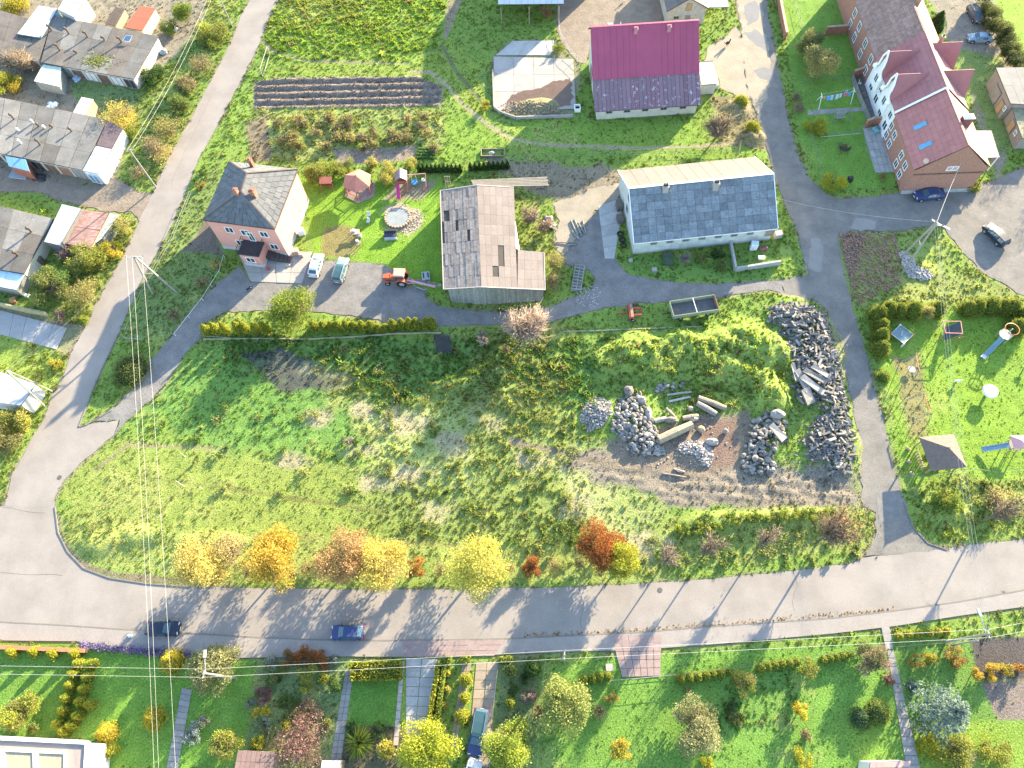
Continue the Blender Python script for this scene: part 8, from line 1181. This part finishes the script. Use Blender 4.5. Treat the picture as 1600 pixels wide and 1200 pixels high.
pts = np.array([(*(c + np.array([1.2, -.8]) + rng.normal(0, 1.1, 2)), 0) for _ in range(900)]); pts[:, 2] = .06; v_, f_, c_ = leaf_quads(pts, .2, tints(900, (.40, .33, .26), .25), 3); tag(npmesh('wood_chips', v_, f_, FOL, c_), 'scattered pale wood chips right of the round pool', 'wood chips', kind='stuff')
c = P2(611, 370); t = thing('garden_sofa', 'dark covered garden sofa with pale front below the round pool', 'sofa', (*c, 0), .05); s = B(); s.box((0, .1, .35), (2.0, .9, .6)); s.box((0, .55, .65), (2.0, .25, .75)); s.build('cover', M('dark_cover', (.045, .05, .06), .7), t); s = B(); s.box((0, -.55, .25), (2.0, .35, .45)); s.build('front_board', M('grey_white_board', (.36, .37, .38), .7), t)
def chair(lb, px, py, rz, m, grp=None):
    t = thing('garden_chair', lb, 'chair', P2(px, py), rz); s = B(); s.box((0, 0, .42), (.5, .5, .06)); s.build('seat', m, t); s = B(); s.box((0, .25, .72), (.5, .05, .55)); s.build('backrest', m, t)
    for x in (-.2, .2):
        for y in (-.2, .2): s = B(); s.beam((x, y, 0), (x, y, .42), .05); s.build('leg', m, t)
    return t
WPL = M('grey_white_plastic', (.55, .55, .53), .5, .05); chair('upper pale plastic chair in the shade on the lawn', 577, 338, .2, WPL); chair('lower pale plastic chair in the shade on the lawn', 576, 348, -.3, WPL)
def table(lb, px, py, rz, w_, d_, h, m, z=0, items=0):
    t = thing('garden_table', lb, 'table', (*P2(px, py), z), rz); s = B(); s.box((0, 0, h), (w_, d_, .06)); s.build('tabletop', m, t)
    for x in (-w_ * .42, w_ * .42):
        for y in (-d_ * .42, d_ * .42): s = B(); s.beam((x, y, 0), (x, y, h), .07); s.build('leg', m, t)
    return t
table('cluttered wooden table on the lawn beside the cars', 556, 367, .1, 1.5, 1.0, .75, M('light_brown_wood', (.36, .27, .2), .9, .15, 2)); table('small work table below the cluttered table', 561, 384, .1, .8, .8, .75, WOOD); table('long pink-topped table by the white house wall', 1366, 158, 1.35, 2.6, 1.0, .8, M('pink_cloth', (.42, .30, .34), .8), .1)  # first table in a lighter wood tone
for lb, x, y, z, m, d_ in [('grey stool box right of the cluttered table', 562, 370, 0, MATS['grey_panel'], (.7, .7, .6)), ('blue-white cooler on the cluttered table', 555, 366, .78, WPL, (.5, .4, .3)), ('pale bucket on the small work table', 560, 382, .78, WPL, (.35, .35, .3)), ('pinkish stacked crates by the pink house corner', 463, 397, .08, M('pinkish_crate', (.42, .27, .22), .9, .2, 3), (1.0, .8, 1.0)), ('small planter next to the stacked crates', 472, 400, .08, MATS['pinkish_crate'], (.6, .6, .6)), ('white gas bottle cabinet on the sunny house wall', 472, 366, .0, WHITE, (1.0, .7, 1.2)), ('yellowish toys on the steps mat', 450, 416, .08, M('yellowish_toy', (.45, .38, .22), .8), (.8, .35, .25)), ('red flower tub at the foot of the porch', 420, 421, .08, M('red_tub', (.40, .08, .08), .7), (.45, .45, .3)), ('white bag dropped on the footway', 204, 994, .1, WHITE, (.55, .35, .25)), ('black wheelie bin behind the row house', 1326, 284, 0, BLK, (.7, .6, 1.0)), ('blue covered barbecue on the bluish terrace', 1394, 220, .1, M('blue_cover', (.05, .07, .2), .6), (1.2, .7, 1.1)), ('turquoise tarpaulin parcel on the bluish terrace', 1368, 205, .1, M('turquoise_tarp', (.16, .33, .36), .6), (1.3, 1.1, .8)), ('white box on the terrace by the curved wall', 1384, 205, .1, WHITE, (.35, .35, .4)), ('white boiler block leaning by the red brick corner of the terrace', 1176, 389, 0, M('bluish_tank', (.5, .56, .58), .5), (1.0, .8, 1.5)), ('rusty heap box on the walled terrace', 1190, 390, 0, M('rusty_box', (.17, .09, .08), .9, .3, 2), (1.4, .9, .8)), ('white broken tub on the walled terrace', 1189, 404, 0, WHITE, (.9, .5, .4)), ('whitish concrete block by the grey barn corner', 1214, 370, 0, PALE, (1.1, .9, 1.0)), ('pale stone block on the grass by the grey barn, left', 985, 408, 0, PALE, (.6, .5, .3)), ('pale stone block on the grass by the grey barn, right', 1022, 423, 0, PALE, (.7, .6, .4)), ('dark cold frame box against the grey barn', 1043, 406, 0, M('mossy_frame', (.06, .085, .05), .9, .3, 2), (1.5, 2.2, .5)), ('small manhole cover on the verge', 952, 1043, -.32, CONC, (.8, .8, .4)), ('metal crate on the wall side of the grey barn, upper', 967, 325, 0, M('dark_pallet', (.13, .11, .10), .9, .3, 3), (.9, 1.4, 1.2)), ('metal crate on the wall side of the grey barn, lower', 968, 345, 0, MATS['dark_pallet'], (.9, 1.2, .9)), ('blue plastic tarp bundle by the upper garage doors', 122, 124, 0, M('blue_white_tarp', (.34, .45, .58), .6, .2, 2), (1.4, 2.0, .7)), ('blue and white tarp pile behind the middle garages', 82, 166, 0, MATS['blue_white_tarp'], (1.9, 1.6, .7)), ('grey tarp scrap by the first garage end wall', 258, 82, 0, M('grey_tarp', (.30, .33, .36), .7, .3, 2), (1.6, 1.2, .7)), ('white scrap sheet near the bright green tree', 272, 46, 0, MATS['grey_tarp'], (1.8, 1.4, .5)), ('white sack by the blue lean-to', 43, 463, 0, WHITE, (.8, .7, .5)), ('orange crate by the mossy retaining wall', 23, 471, 0, M('orange_crate', (.35, .2, .12), .8), (.8, .7, .6)), ('brown cabinet against the lowest garage row', 66, 412, 0, M('brown_cabinet', (.12, .09, .07), .9), (1.2, .8, 1.4)), ('dark coal heap sheet in the garage yard', 60, 278, 0, M('coal', (.04, .04, .045), .9, .3, 3), (3, 1.8, .35)), ('bluish pallet stack in the garage yard', 33, 272, 0, M('bluish_pallet', (.25, .29, .33), .9, .2, 3), (3, 2.2, .3))]:
    t = thing(('tub' if 'tub' in lb else 'bag' if 'bag' in lb or 'sack' in lb else 'crate' if 'crate' in lb else 'bin' if 'bin' in lb else 'tarpaulin' if 'tarp' in lb else 'block' if 'block' in lb else 'box'), lb, 'box' if not any(k in lb for k in ('bag', 'sack', 'tarp', 'block', 'bin', 'cover')) else 'item', (*P2(x, y), z), random.uniform(-.2, .3)); s = B(); w_, d2, h = d_
    if any(k in lb for k in ('tarp', 'bag', 'sack', 'heap', 'scrap', 'toys')):
        for i in range(7): s.ball((random.uniform(-.35, .35) * w_, random.uniform(-.35, .35) * d2, h * .3), 1, (w_ * .3, d2 * .3, h * random.uniform(.4, .75)), 7, 4, .18)
        s.build('bundle', m, t)
    else: s.box((0, 0, h / 2), (w_, d2, h)); s.build('case', m, t); s = B(); s.box((0, 0, h + .03), (w_ * 1.06, d2 * 1.06, .06)); s.build('lid', m, t)
# scrap, pallets and timber in the yard
t = thing('pallet_stack', 'stack of weathered pallets and crates at the yard corner', 'pallets', P2(903, 437), 1.4)
for k in range(3):
    for i in range(9): s = B(); s.box((-2.2 + i * .55, 0, .15 + k * .3), (.16, 1.6, .04), random.gauss(0, .05)); s.build('slat', GREYWD, t)
    for y in (-.7, 0, .7): s = B(); s.box((0, y, .07 + k * .3), (4.8, .12, .1)); s.build('bearer', GREYWD, t)
for i, (a, b) in enumerate([((892, 345), (905, 376)), ((897, 343), (909, 370)), ((903, 348), (913, 366)), ((910, 345), (915, 365)), ((894, 362), (903, 374))]): log('weathered plank lying on the sandy yard, ' + ['leftmost of the fan', 'second of the fan', 'middle of the fan', 'rightmost of the fan', 'short one across the fan'][i], a, b, .11, GREYWD, .05, 'plank')
log('long thin pole on the sandy yard edge', (868, 379), (902, 381), .08, GREYWD, .05, 'plank'); log('flat board under the fan of planks', (885, 384), (900, 383), .08, GREYWD, .05, 'plank')
heap([(850, 338), (862, 340), (868, 355), (862, 362), (850, 352)], [rock_mesh('scrap', .8, .5, .3, STW, boxy=True) for i in range(3)], 0, 26, .3, .7, 1.3, 'scrap_heap', '', 'scrap', None, 'white metal scrap heap beside the barn shrubs')
for i, (x, y, r) in enumerate([(862, 355, .45), (972, 375, .42), (974, 384, .42), (969, 366, .42)]):
    t = thing('tyre', ['old tyre on the white scrap heap', 'old tyre at the grey barn corner, upper', 'old tyre at the grey barn corner, lower', 'old tyre leaning at the barn gable'][i], 'tyre', (*P2(x, y), .0)); s = B()
    for k in range(14):
        a0, a1 = 6.283 * k / 14, 6.283 * (k + 1) / 14; s.tube((r * math.cos(a0), r * math.sin(a0), .13), (r * math.cos(a1), r * math.sin(a1), .13), .13, .13, 6, False)
    s.build('tread', TYRE, t)
t = thing('goal', 'white leaning goal frame at the field corner by the side road', 'frame', P2(411, 120)); a, b = P2(411, 120) * 0, P2(422, 85) - P2(411, 120); s = B()
for p, q in (((*a, 0), (*a, 1.7)), ((*b, 0), (*b, 1.7)), ((*a, 1.7), (*b, 1.7)), ((*a, .1), (*b, .1)), ((a[0] - .8, a[1], 0), (*a, 1.7)), ((b[0] - .8, b[1], 0), (*b, 1.7))): s.beam(p, q, .09)
s.build('frame', PALEF, t)
t = thing('cold_frame', 'timber cold frame with grey sand above the dark thujas', 'cold frame', P2(770, 240), -.03); s = B()
for c_, d_ in (((0, .8, .2), (3.9, .1, .4)), ((0, -.8, .2), (3.9, .1, .4)), ((1.95, 0, .2), (.1, 1.6, .4)), ((-1.95, 0, .2), (.1, 1.6, .4))): s.box(c_, d_)
s.build('frame', WOOD, t); s = B(); s.ball((-.2, 0, .05), .6, (1, .7, .6), 8, 5, .1); s.build('sand', CONC, t)
t = thing('trellis', 'upright timber climbing frame behind the wooden barn', 'frame', P2(701, 294)); s = B()
for x in (-.4, 0, .4): s.beam((x, 0, 0), (x, 0, 2.8), .07)
s.beam((-.45, 0, 2.8), (.45, 0, 2.8), .08); s.beam((-.45, 0, 1.6), (.45, 0, 1.6), .06); s.build('frame', MATS['pale_planed_wood'], t)
# clothesline and lawn swing by the row house
t = thing('clothesline', 'white A-frame clothesline on the small lawn', 'clothesline', P2(1300, 165)); o = np.array([*P2(1300, 165), 0.]); L0, L1 = P2(1277, 165), P2(1327, 156); s = B()
for p in (L0, L1):
    for dy in (-1.1, 1.1): s.beam((p[0], p[1] + dy, 0), (p[0], p[1], 2.2), .07)
s.beam((L0[0], L0[1] - .6, 2.2), (L0[0], L0[1] + .6, 2.2), .07); s.beam((L1[0], L1[1] - .6, 2.2), (L1[0], L1[1] + .6, 2.2), .07); s.build('frame', WHITE, t, o); s = B()
for dy in (-.3, .3): s.tube((L0[0], L0[1] + dy, 2.15), (L1[0], L1[1] + dy, 2.15), .012, .012, 4)
s.build('line', WHITE, t, o)
for i, (u, wd, hh, cc, nm) in enumerate([(.05, .45, .5, (.50, .24, .12), 'orange cloth pegged at the left end of the clothesline'), (.16, .6, .8, (.10, .34, .60), 'blue towel on the clothesline'), (.28, .5, .9, (.36, .47, .56), 'pale blue shirt on the clothesline'), (.43, .6, .9, (.42, .52, .58), 'wide pale sheet on the clothesline'), (.55, .4, .7, (.45, .5, .55), 'narrow pale cloth on the clothesline'), (.67, .65, .6, (.52, .12, .24), 'red-pink towel on the clothesline'), (.82, .5, .7, (.10, .28, .55), 'blue cloth at the right end of the clothesline'), (.74, .5, .9, (.34, .45, .5), 'pale trousers on the rear line')]):
    p = L0 + (L1 - L0) * u + np.array([0, -.3 if i != 7 else .3]); d = (L1 - L0) / np.linalg.norm(L1 - L0); s = B(); n = 6; vs = []
    for k in range(n + 1):
        for z in (2.16, 2.16 - hh * .5, 2.16 - hh): q = p + d * wd * (k / n); vs.append((q[0], q[1] + .06 * math.sin(k * 2.1 + z * 3) - .25 * (2.16 - z), z))
    s.add(vs, [(k * 3 + j, k * 3 + 3 + j, k * 3 + 4 + j, k * 3 + 1 + j) for k in range(n) for j in range(2)]); ob = s.build('laundry', M('cloth_%d' % i, cc, .9, .06)); tag(ob, nm, 'laundry', 'laundry on the clothesline')
t = thing('lawn_swing', 'pale wooden swing bench frame on the lawn', 'garden swing', P2(1312, 186), .1); s = B()
for x in (-1.4, 1.4): s.beam((x, -.9, 0), (x, 0, 2.0), .1); s.beam((x, .9, 0), (x, 0, 2.0), .1)
s.beam((-1.5, 0, 2.0), (1.5, 0, 2.0), .1); s.build('frame', GREYWD, t); s = B()
for k in range(4): s.box((0, -.3 + k * .17, .5), (1.7, .12, .04)); s.box((0, .35, .6 + k * .15), (1.7, .04, .1))
s.build('bench', GREYWD, t)
t = thing('dead_branches', 'dry dark branch heap on the lawn below the swing', 'branches', P2(1318, 238)); v, f, cl = twigs_mesh(2.0, .9, 90, .05, (.12, .085, .075), .035); npmesh('twigs', v, f, FOL, cl, t)
wire('wooden boundary rail between the two lower lawns', P(1282, 214, .6), P(1345, 208, .6), 0, .06, 4, 'rail'); chair('wooden chair on the dark terrace', 1349, 152, .4, WOOD); chair('white chair at the top of the dark terrace', 1342, 133, 1.2, WPL)
# playground at right
c = P2(1459, 716); t = thing('pavilion', 'open pavilion with dark pyramid roof on the playground', 'pavilion', c, .1); s = B(); hw = 2.35; cs = [(-hw, -hw), (hw, -hw), (hw, hw), (-hw, hw)]; rf = M('brown_shingle', (.15, .115, .10), .9, .15, 2, rand=.05, fine=.15); s.tube((0, 0, 3.85), (0, 0, 4.1), .2, .05, 6); rp = s.build('roof', rf, t)
for i in range(4): a, b = cs[i], cs[(i + 1) % 4]; s = B(); s.tri((*a, 2.35), (*b, 2.35), (0, 0, 4.0), .08); s.build('roof_panel', rf, rp); s = B(); s.beam((a[0] * .82, a[1] * .82, 0), (a[0] * .82, a[1] * .82, 2.5), .15); s.build('post', M('round_log', (.30, .23, .16), .9, .15, 3), t)
s = B(); s.box((0, 0, .72), (1.8, .8, .07)); s.box((0, 0, .36), (.2, .6, .7)); s.build('table', WOOD, t)
for y in (-.9, .9): s = B(); s.box((0, y, .44), (1.8, .3, .06)); s.box((0, y, .22), (1.5, .1, .42)); s.build('bench', WOOD, t)
s = B()
for i in range(7): a = i * .5; s.tube((-hw + .1, -1.4 + i * .4, 0), (-hw + .1, -1.4 + i * .4, 1.0), .12, .12, 6)
s.build('log_fence', MATS['round_log'], t)
c = P2(1541, 616); t = thing('carousel', 'white round mushroom-shaped play table on the playground', 'play table', c); s = B(); s.tube((0, 0, 0), (0, 0, .9), .2, .2, 8); s.build('post', STEEL, t); s = B(); s.tube((0, 0, .9), (0, 0, 1.25), 1.05, .95, 18); s.build('cap', M('white_plastic', (.66, .64, .64), .5, .08, 2), t)
# round tower slide
OR = M('orange_pipe', (.48, .17, .07), .5, .06); LB = M('light_blue_plastic', (.19, .29, .35), .4, .06); c = P2(1561, 531); t = thing('slide', 'slide with round cream platform, orange hoop and blue chute', 'slide', c); e = P2(1538, 556) - c; dr = e / np.linalg.norm(e); s = B(); s.tube((0, 0, 1.5), (0, 0, 1.62), .85, .85, 16); s.build('platform', M('cream_plastic', (.62, .52, .40), .6, .05), t); s = B(); n = 16
for k in range(n): a0, a1 = 6.283 * k / n, 6.283 * (k + 1) / n; s.tube((.5 + .95 * math.cos(a0), .35 + .95 * math.sin(a0), 2.5), (.5 + .95 * math.cos(a1), .35 + .95 * math.sin(a1), 2.5), .06, .06, 5, False)
s.build('hoop', OR, t); s = B()
for k in range(4): a0 = 1.57 * k + .6; s.beam((.75 * math.cos(a0), .75 * math.sin(a0), 0), (.75 * math.cos(a0), .75 * math.sin(a0), 2.45), .09)
s.build('post', STEEL, t); nrm = np.array([-dr[1], dr[0]]) * .28; p0, p1 = dr * .8, e; s = B(); s.slab((*(p1 - nrm), .3), (*(p1 + nrm), .3), (*(p0 + nrm), 1.55), (*(p0 - nrm), 1.55), .07); s.beam((*(p1 - nrm), .4), (*(p0 - nrm), 1.65), .07, .22); s.beam((*(p1 + nrm), .4), (*(p0 + nrm), 1.65), .07, .22); s.build('chute', LB, t); s = B(); s.box((*(p1 + dr * .3), .22), (.7, .7, .1), math.atan2(dr[1], dr[0])); s.build('landing', STEEL, t)
c = P2(1577, 700); t = thing('slide', 'slide with pink roofed cabin and straight blue chute', 'slide', c); e = P2(1532, 704) - c; dr = e / np.linalg.norm(e); nrm = np.array([-dr[1], dr[0]]); s = B()
for x in (-.6, .6):
    for y in (-.6, .6): s = B(); s.beam((x, y, 0), (x, y, 2.3), .1); s.build('post', STEEL, t)
s = B(); s.box((0, 0, 1.2), (1.4, 1.4, .08)); s.build('deck', MATS['tan_paving'], t); s = B()
for i in range(4): a, b = [(x * .95, y * .95) for x, y in ((-1, -1), (1, -1), (1, 1), (-1, 1))][i], [(x * .95, y * .95) for x, y in ((1, -1), (1, 1), (-1, 1), (-1, -1))][i]; s.tri((*a, 2.2), (*b, 2.2), (0, 0, 2.85), .06)
s.build('cabin_roof', M('pink_roof', (.50, .27, .27), .7, .08), t); p0 = dr * .7; s = B(); w2 = nrm * .32; s.slab((*(e + w2), .3), (*(e - w2), .3), (*(p0 - w2), 1.25), (*(p0 + w2), 1.25), .07); s.beam((*(e + w2), .4), (*(p0 + w2), 1.35), .07, .24); s.beam((*(e - w2), .4), (*(p0 - w2), 1.35), .07, .24); s.build('chute', LB, t); s = B(); s.beam((.7, -.5, 0), (.7, -.3, 1.2), .06); s.beam((.7, .5, 0), (.7, .3, 1.2), .06); s.build('ladder', OR, t)
def swingframe(lb, top0, top1, h, seat, round_=False):
    a, b = P2(*top0, h), P2(*top1, h); c = (a + b) / 2; t = thing('swing', lb, 'swing', c); o = np.array([*c, 0.]); d = (b - a) / np.linalg.norm(b - a); n_ = np.array([-d[1], d[0]]); s = B(); s.tube((*a, h), (*b, h), .07, .07, 6); s.build('top_bar', OR, t, o); s = B()
    for p, sg in ((a, -1), (b, 1)):
        for k in (-1, 1): s.tube((*(p + n_ * k * 1.1 + d * sg * .2), 0), (*p, h), .05, .05, 6)
    s.build('legs', M('dull_steel', (.25, .25, .25), .6), t, o)
    sb = B()
    if round_: sb.tube((*c, .5), (*c, .58), .55, .55, 14)
    else: sb.box((*c, .5), (.5, .25, .06), math.atan2(d[1], d[0]))
    so_ = sb.build('seat', seat, t, o); s = B()
    for k in (-.4, .4): s.beam((*(c + d * k), .55), (*(c + d * k), h), .025)
    s.build('chain', STEEL, so_, o); return t
swingframe('orange-beamed swing with round nest seat near the playground hedge', (1431, 556), (1437, 580), 2.3, M('grey_nest', (.3, .27, .27), .8), True); swingframe('orange-beamed swing with flat seat in the middle of the playground', (1444, 615), (1453, 645), 2.4, BLK)
c = P2(1405, 527); t = thing('climbing_platform', 'square rope climbing platform with four white-capped posts', 'climbing frame', c, .72); s = B()
for x in (-1, 1):
    for y in (-1, 1): s = B(); s.tube((x * 1.1, y * 1.1, 0), (x * 1.1, y * 1.1, 1.0), .11, .11, 8); s.build('post', WHITE if (x + y) else OR, t)
s = B(); s.box((0, 0, .75), (2.1, 2.1, .08)); s.build('platform', M('teal_grey_net', (.17, .24, .26), .8, .25, 3), t); s = B()
for y in (-1.1, 1.1): s.beam((-1.1, y, .95), (1.1, y, .95), .06); s.beam((y, -1.1, .95), (y, 1.1, .95), .06)
s.build('rail', STEEL, t); s = B(); s.box((.1, .1, .85), (.9, .2, .12), .4); s.build('toy', M('greyish_toy', (.4, .36, .36), .7), t)
c = P2(1490, 521); t = thing('climber', 'red tubular climbing frame with dark sloped panel', 'climbing frame', c); s = B(); REDP = M('red_pipe', (.38, .16, .13), .5, .08); h = 2.2; q4 = [P2(x, y, h) - c for x, y in ((1477, 520), (1504, 521), (1501, 502), (1474, 502))]
for p, q in zip(q4, q4[1:] + q4[:1]): s.beam((*p, h), (*q, h), .09)
for p in q4: s.beam((*p, 0), (*p, h), .08)
s.build('frame', REDP, t); s = B(); a, b = q4[1], q4[2]; s.slab((*(q4[0] * .6 + q4[1] * .4), .2), (*a, h * .95), (*b, h * .95), (*(q4[3] * .6 + q4[2] * .4), .2), .05); s.build('sloped_panel', M('dark_grey_panel', (.07, .075, .09), .6), t); s = B(); s.beam((*(q4[1] + np.array([.1, 0])), 1.0), (*(q4[1] + np.array([1.1, .4])), .6), .07); s.build('handle', OR, t)
for lb, x, y in (('small white spring toy near the middle of the playground', 1493, 598), ('white spring toy beside the pavilion', 1491, 713), ('white bench seat at the right playground edge', 1600, 575)):
    t = thing('spring_toy', lb, 'spring toy', P2(x, y)); s = B(); s.tube((0, 0, 0), (0, 0, .4), .1, .1, 8); s.build('spring', BLK, t); s = B(); s.ball((0, 0, .55), .3, (1.5, .6, .6), 9, 6); s.ball((.4, 0, .8), .16, (1, .8, 1), 8, 5); s.build('figure', WPL, t)
for i, (x, y) in enumerate([(1415, 700), (1416, 720), (1420, 738)]): log('round log seat left of the pavilion, ' + ['upper', 'middle', 'lower'][i], (x, y), (x + 6, y + 4), .2, CUT, .0)
for i, (x, y, h_) in enumerate([(288, 760, 2.6), (290, 714, 1.6), (316, 764, .9)]): t = thing('stake', ['tall thin pale stake in the left meadow', 'shorter pale stake above the tall meadow stake', 'short pale stake right of the tall meadow stake'][i], 'stake', P2(x, y)); s = B(); s.tube((0, 0, -.2), (0, 0, h_), .035, .03, 6); s.build('shaft', WPL, t)
# animals
def hen(lb, px, py, rz, m, k=1.):
    t = thing('hen', lb, 'hen', P2(px, py), rz); t.scale = (k, k, k); s = B(); s.ball((0, 0, .30), .2, (1.25, .85, .85), 9, 6); s.ball((.22, 0, .44), .09, (1, .9, 1.2), 7, 5); s.ball((.27, 0, .58), .075, (1, 1, 1), 7, 5); s.slab((-.42, -.08, .52), (-.2, -.1, .36), (-.2, .1, .36), (-.42, .08, .52), .06); s.build('plumage', m, t, smooth=True); s = B(); s.box((.27, 0, .67), (.1, .02, .06)); s.tube((.33, 0, .58), (.40, 0, .56), .02, .004, 5); s.build('comb_and_beak', TAIL, t); s = B()
    for y in (-.07, .07): s.tube((.0, y, 0), (0, y, .2), .015, .015, 4); s.box((.04, y, .01), (.12, .07, .02))
    s.build('feet', MATS['ochre_boards'], t)
for i, (x, y) in enumerate([(954, 41), (969, 42), (994, 45), (976, 2)]): hen('white hen in the animal yard, ' + ['leftmost near the shadow edge', 'second near the barn ridge', 'rightmost near the barn ridge', 'alone at the top edge'][i], x, y, i * 1.3, WHITE, 1.3)
hen('dark brown hen alone on the dusty turning yard', 1136, 71, .5, BLK, 1.8)
def quad(lb, px, py, rz, m, m2):
    t = thing('dog', lb, 'dog', (*P2(px, py), .02), rz); me = bpy.data.meshes.new('dog'); vs = [(-.32, 0, .50), (-.05, 0, .48), (.25, 0, .50), (.40, 0, .62), (.50, 0, .72), (.66, 0, .69), (-.45, 0, .56), (-.58, .05, .68), (.25, .11, .34), (.27, .11, .18), (.27, .11, .02), (.25, -.11, .34), (.30, -.11, .18), (.29, -.11, .02), (-.30, .11, .36), (-.38, .11, .20), (-.33, .11, .02), (-.30, -.11, .36), (-.40, -.11, .20), (-.35, -.11, .02)]; es = [(0, 1), (1, 2), (2, 3), (3, 4), (4, 5), (0, 6), (6, 7), (2, 8), (8, 9), (9, 10), (2, 11), (11, 12), (12, 13), (0, 14), (14, 15), (15, 16), (0, 17), (17, 18), (18, 19)]
    me.from_pydata(vs, es, []); o = link('body', me, t); md = o.modifiers.new('skin', 'SKIN'); rad = [.14, .135, .155, .09, .095, .045, .05, .025, .06, .04, .035, .06, .04, .035, .075, .04, .035, .075, .04, .035]
    for v, r in zip(me.skin_vertices[0].data if me.skin_vertices else [], rad): v.radius = (r, r)
    if not me.skin_vertices:
        pass
    o.modifiers.new('sub', 'SUBSURF').levels = 1; me.materials.append(m); s = B()
    for y in (-.07, .07): s.tri((.44, y - .03, .78), (.50, y + .03, .78), (.46, y * 1.4, .92), .02)
    s.ball((.28, 0, .50), .16, (.8, 1.0, 1.0), 8, 6); s.build('chest_patch', m2, t); return o
dg = quad('black and white dog on the gravel drive below the pink house', 391, 453, .6, BLK, WHITE); me = dg.data
if not me.skin_vertices:
    bpy.context.view_layer.objects.active = dg
    with bpy.context.temp_override(object=dg, active_object=dg, selected_objects=[dg]): bpy.ops.mesh.customdata_skin_add()
for v, r in zip(me.skin_vertices[0].data, [.14, .135, .155, .09, .095, .045, .05, .025, .06, .04, .035, .06, .04, .035, .075, .04, .035, .075, .04, .035]): v.radius = (r, r)
me.skin_vertices[0].data[0].use_root = True
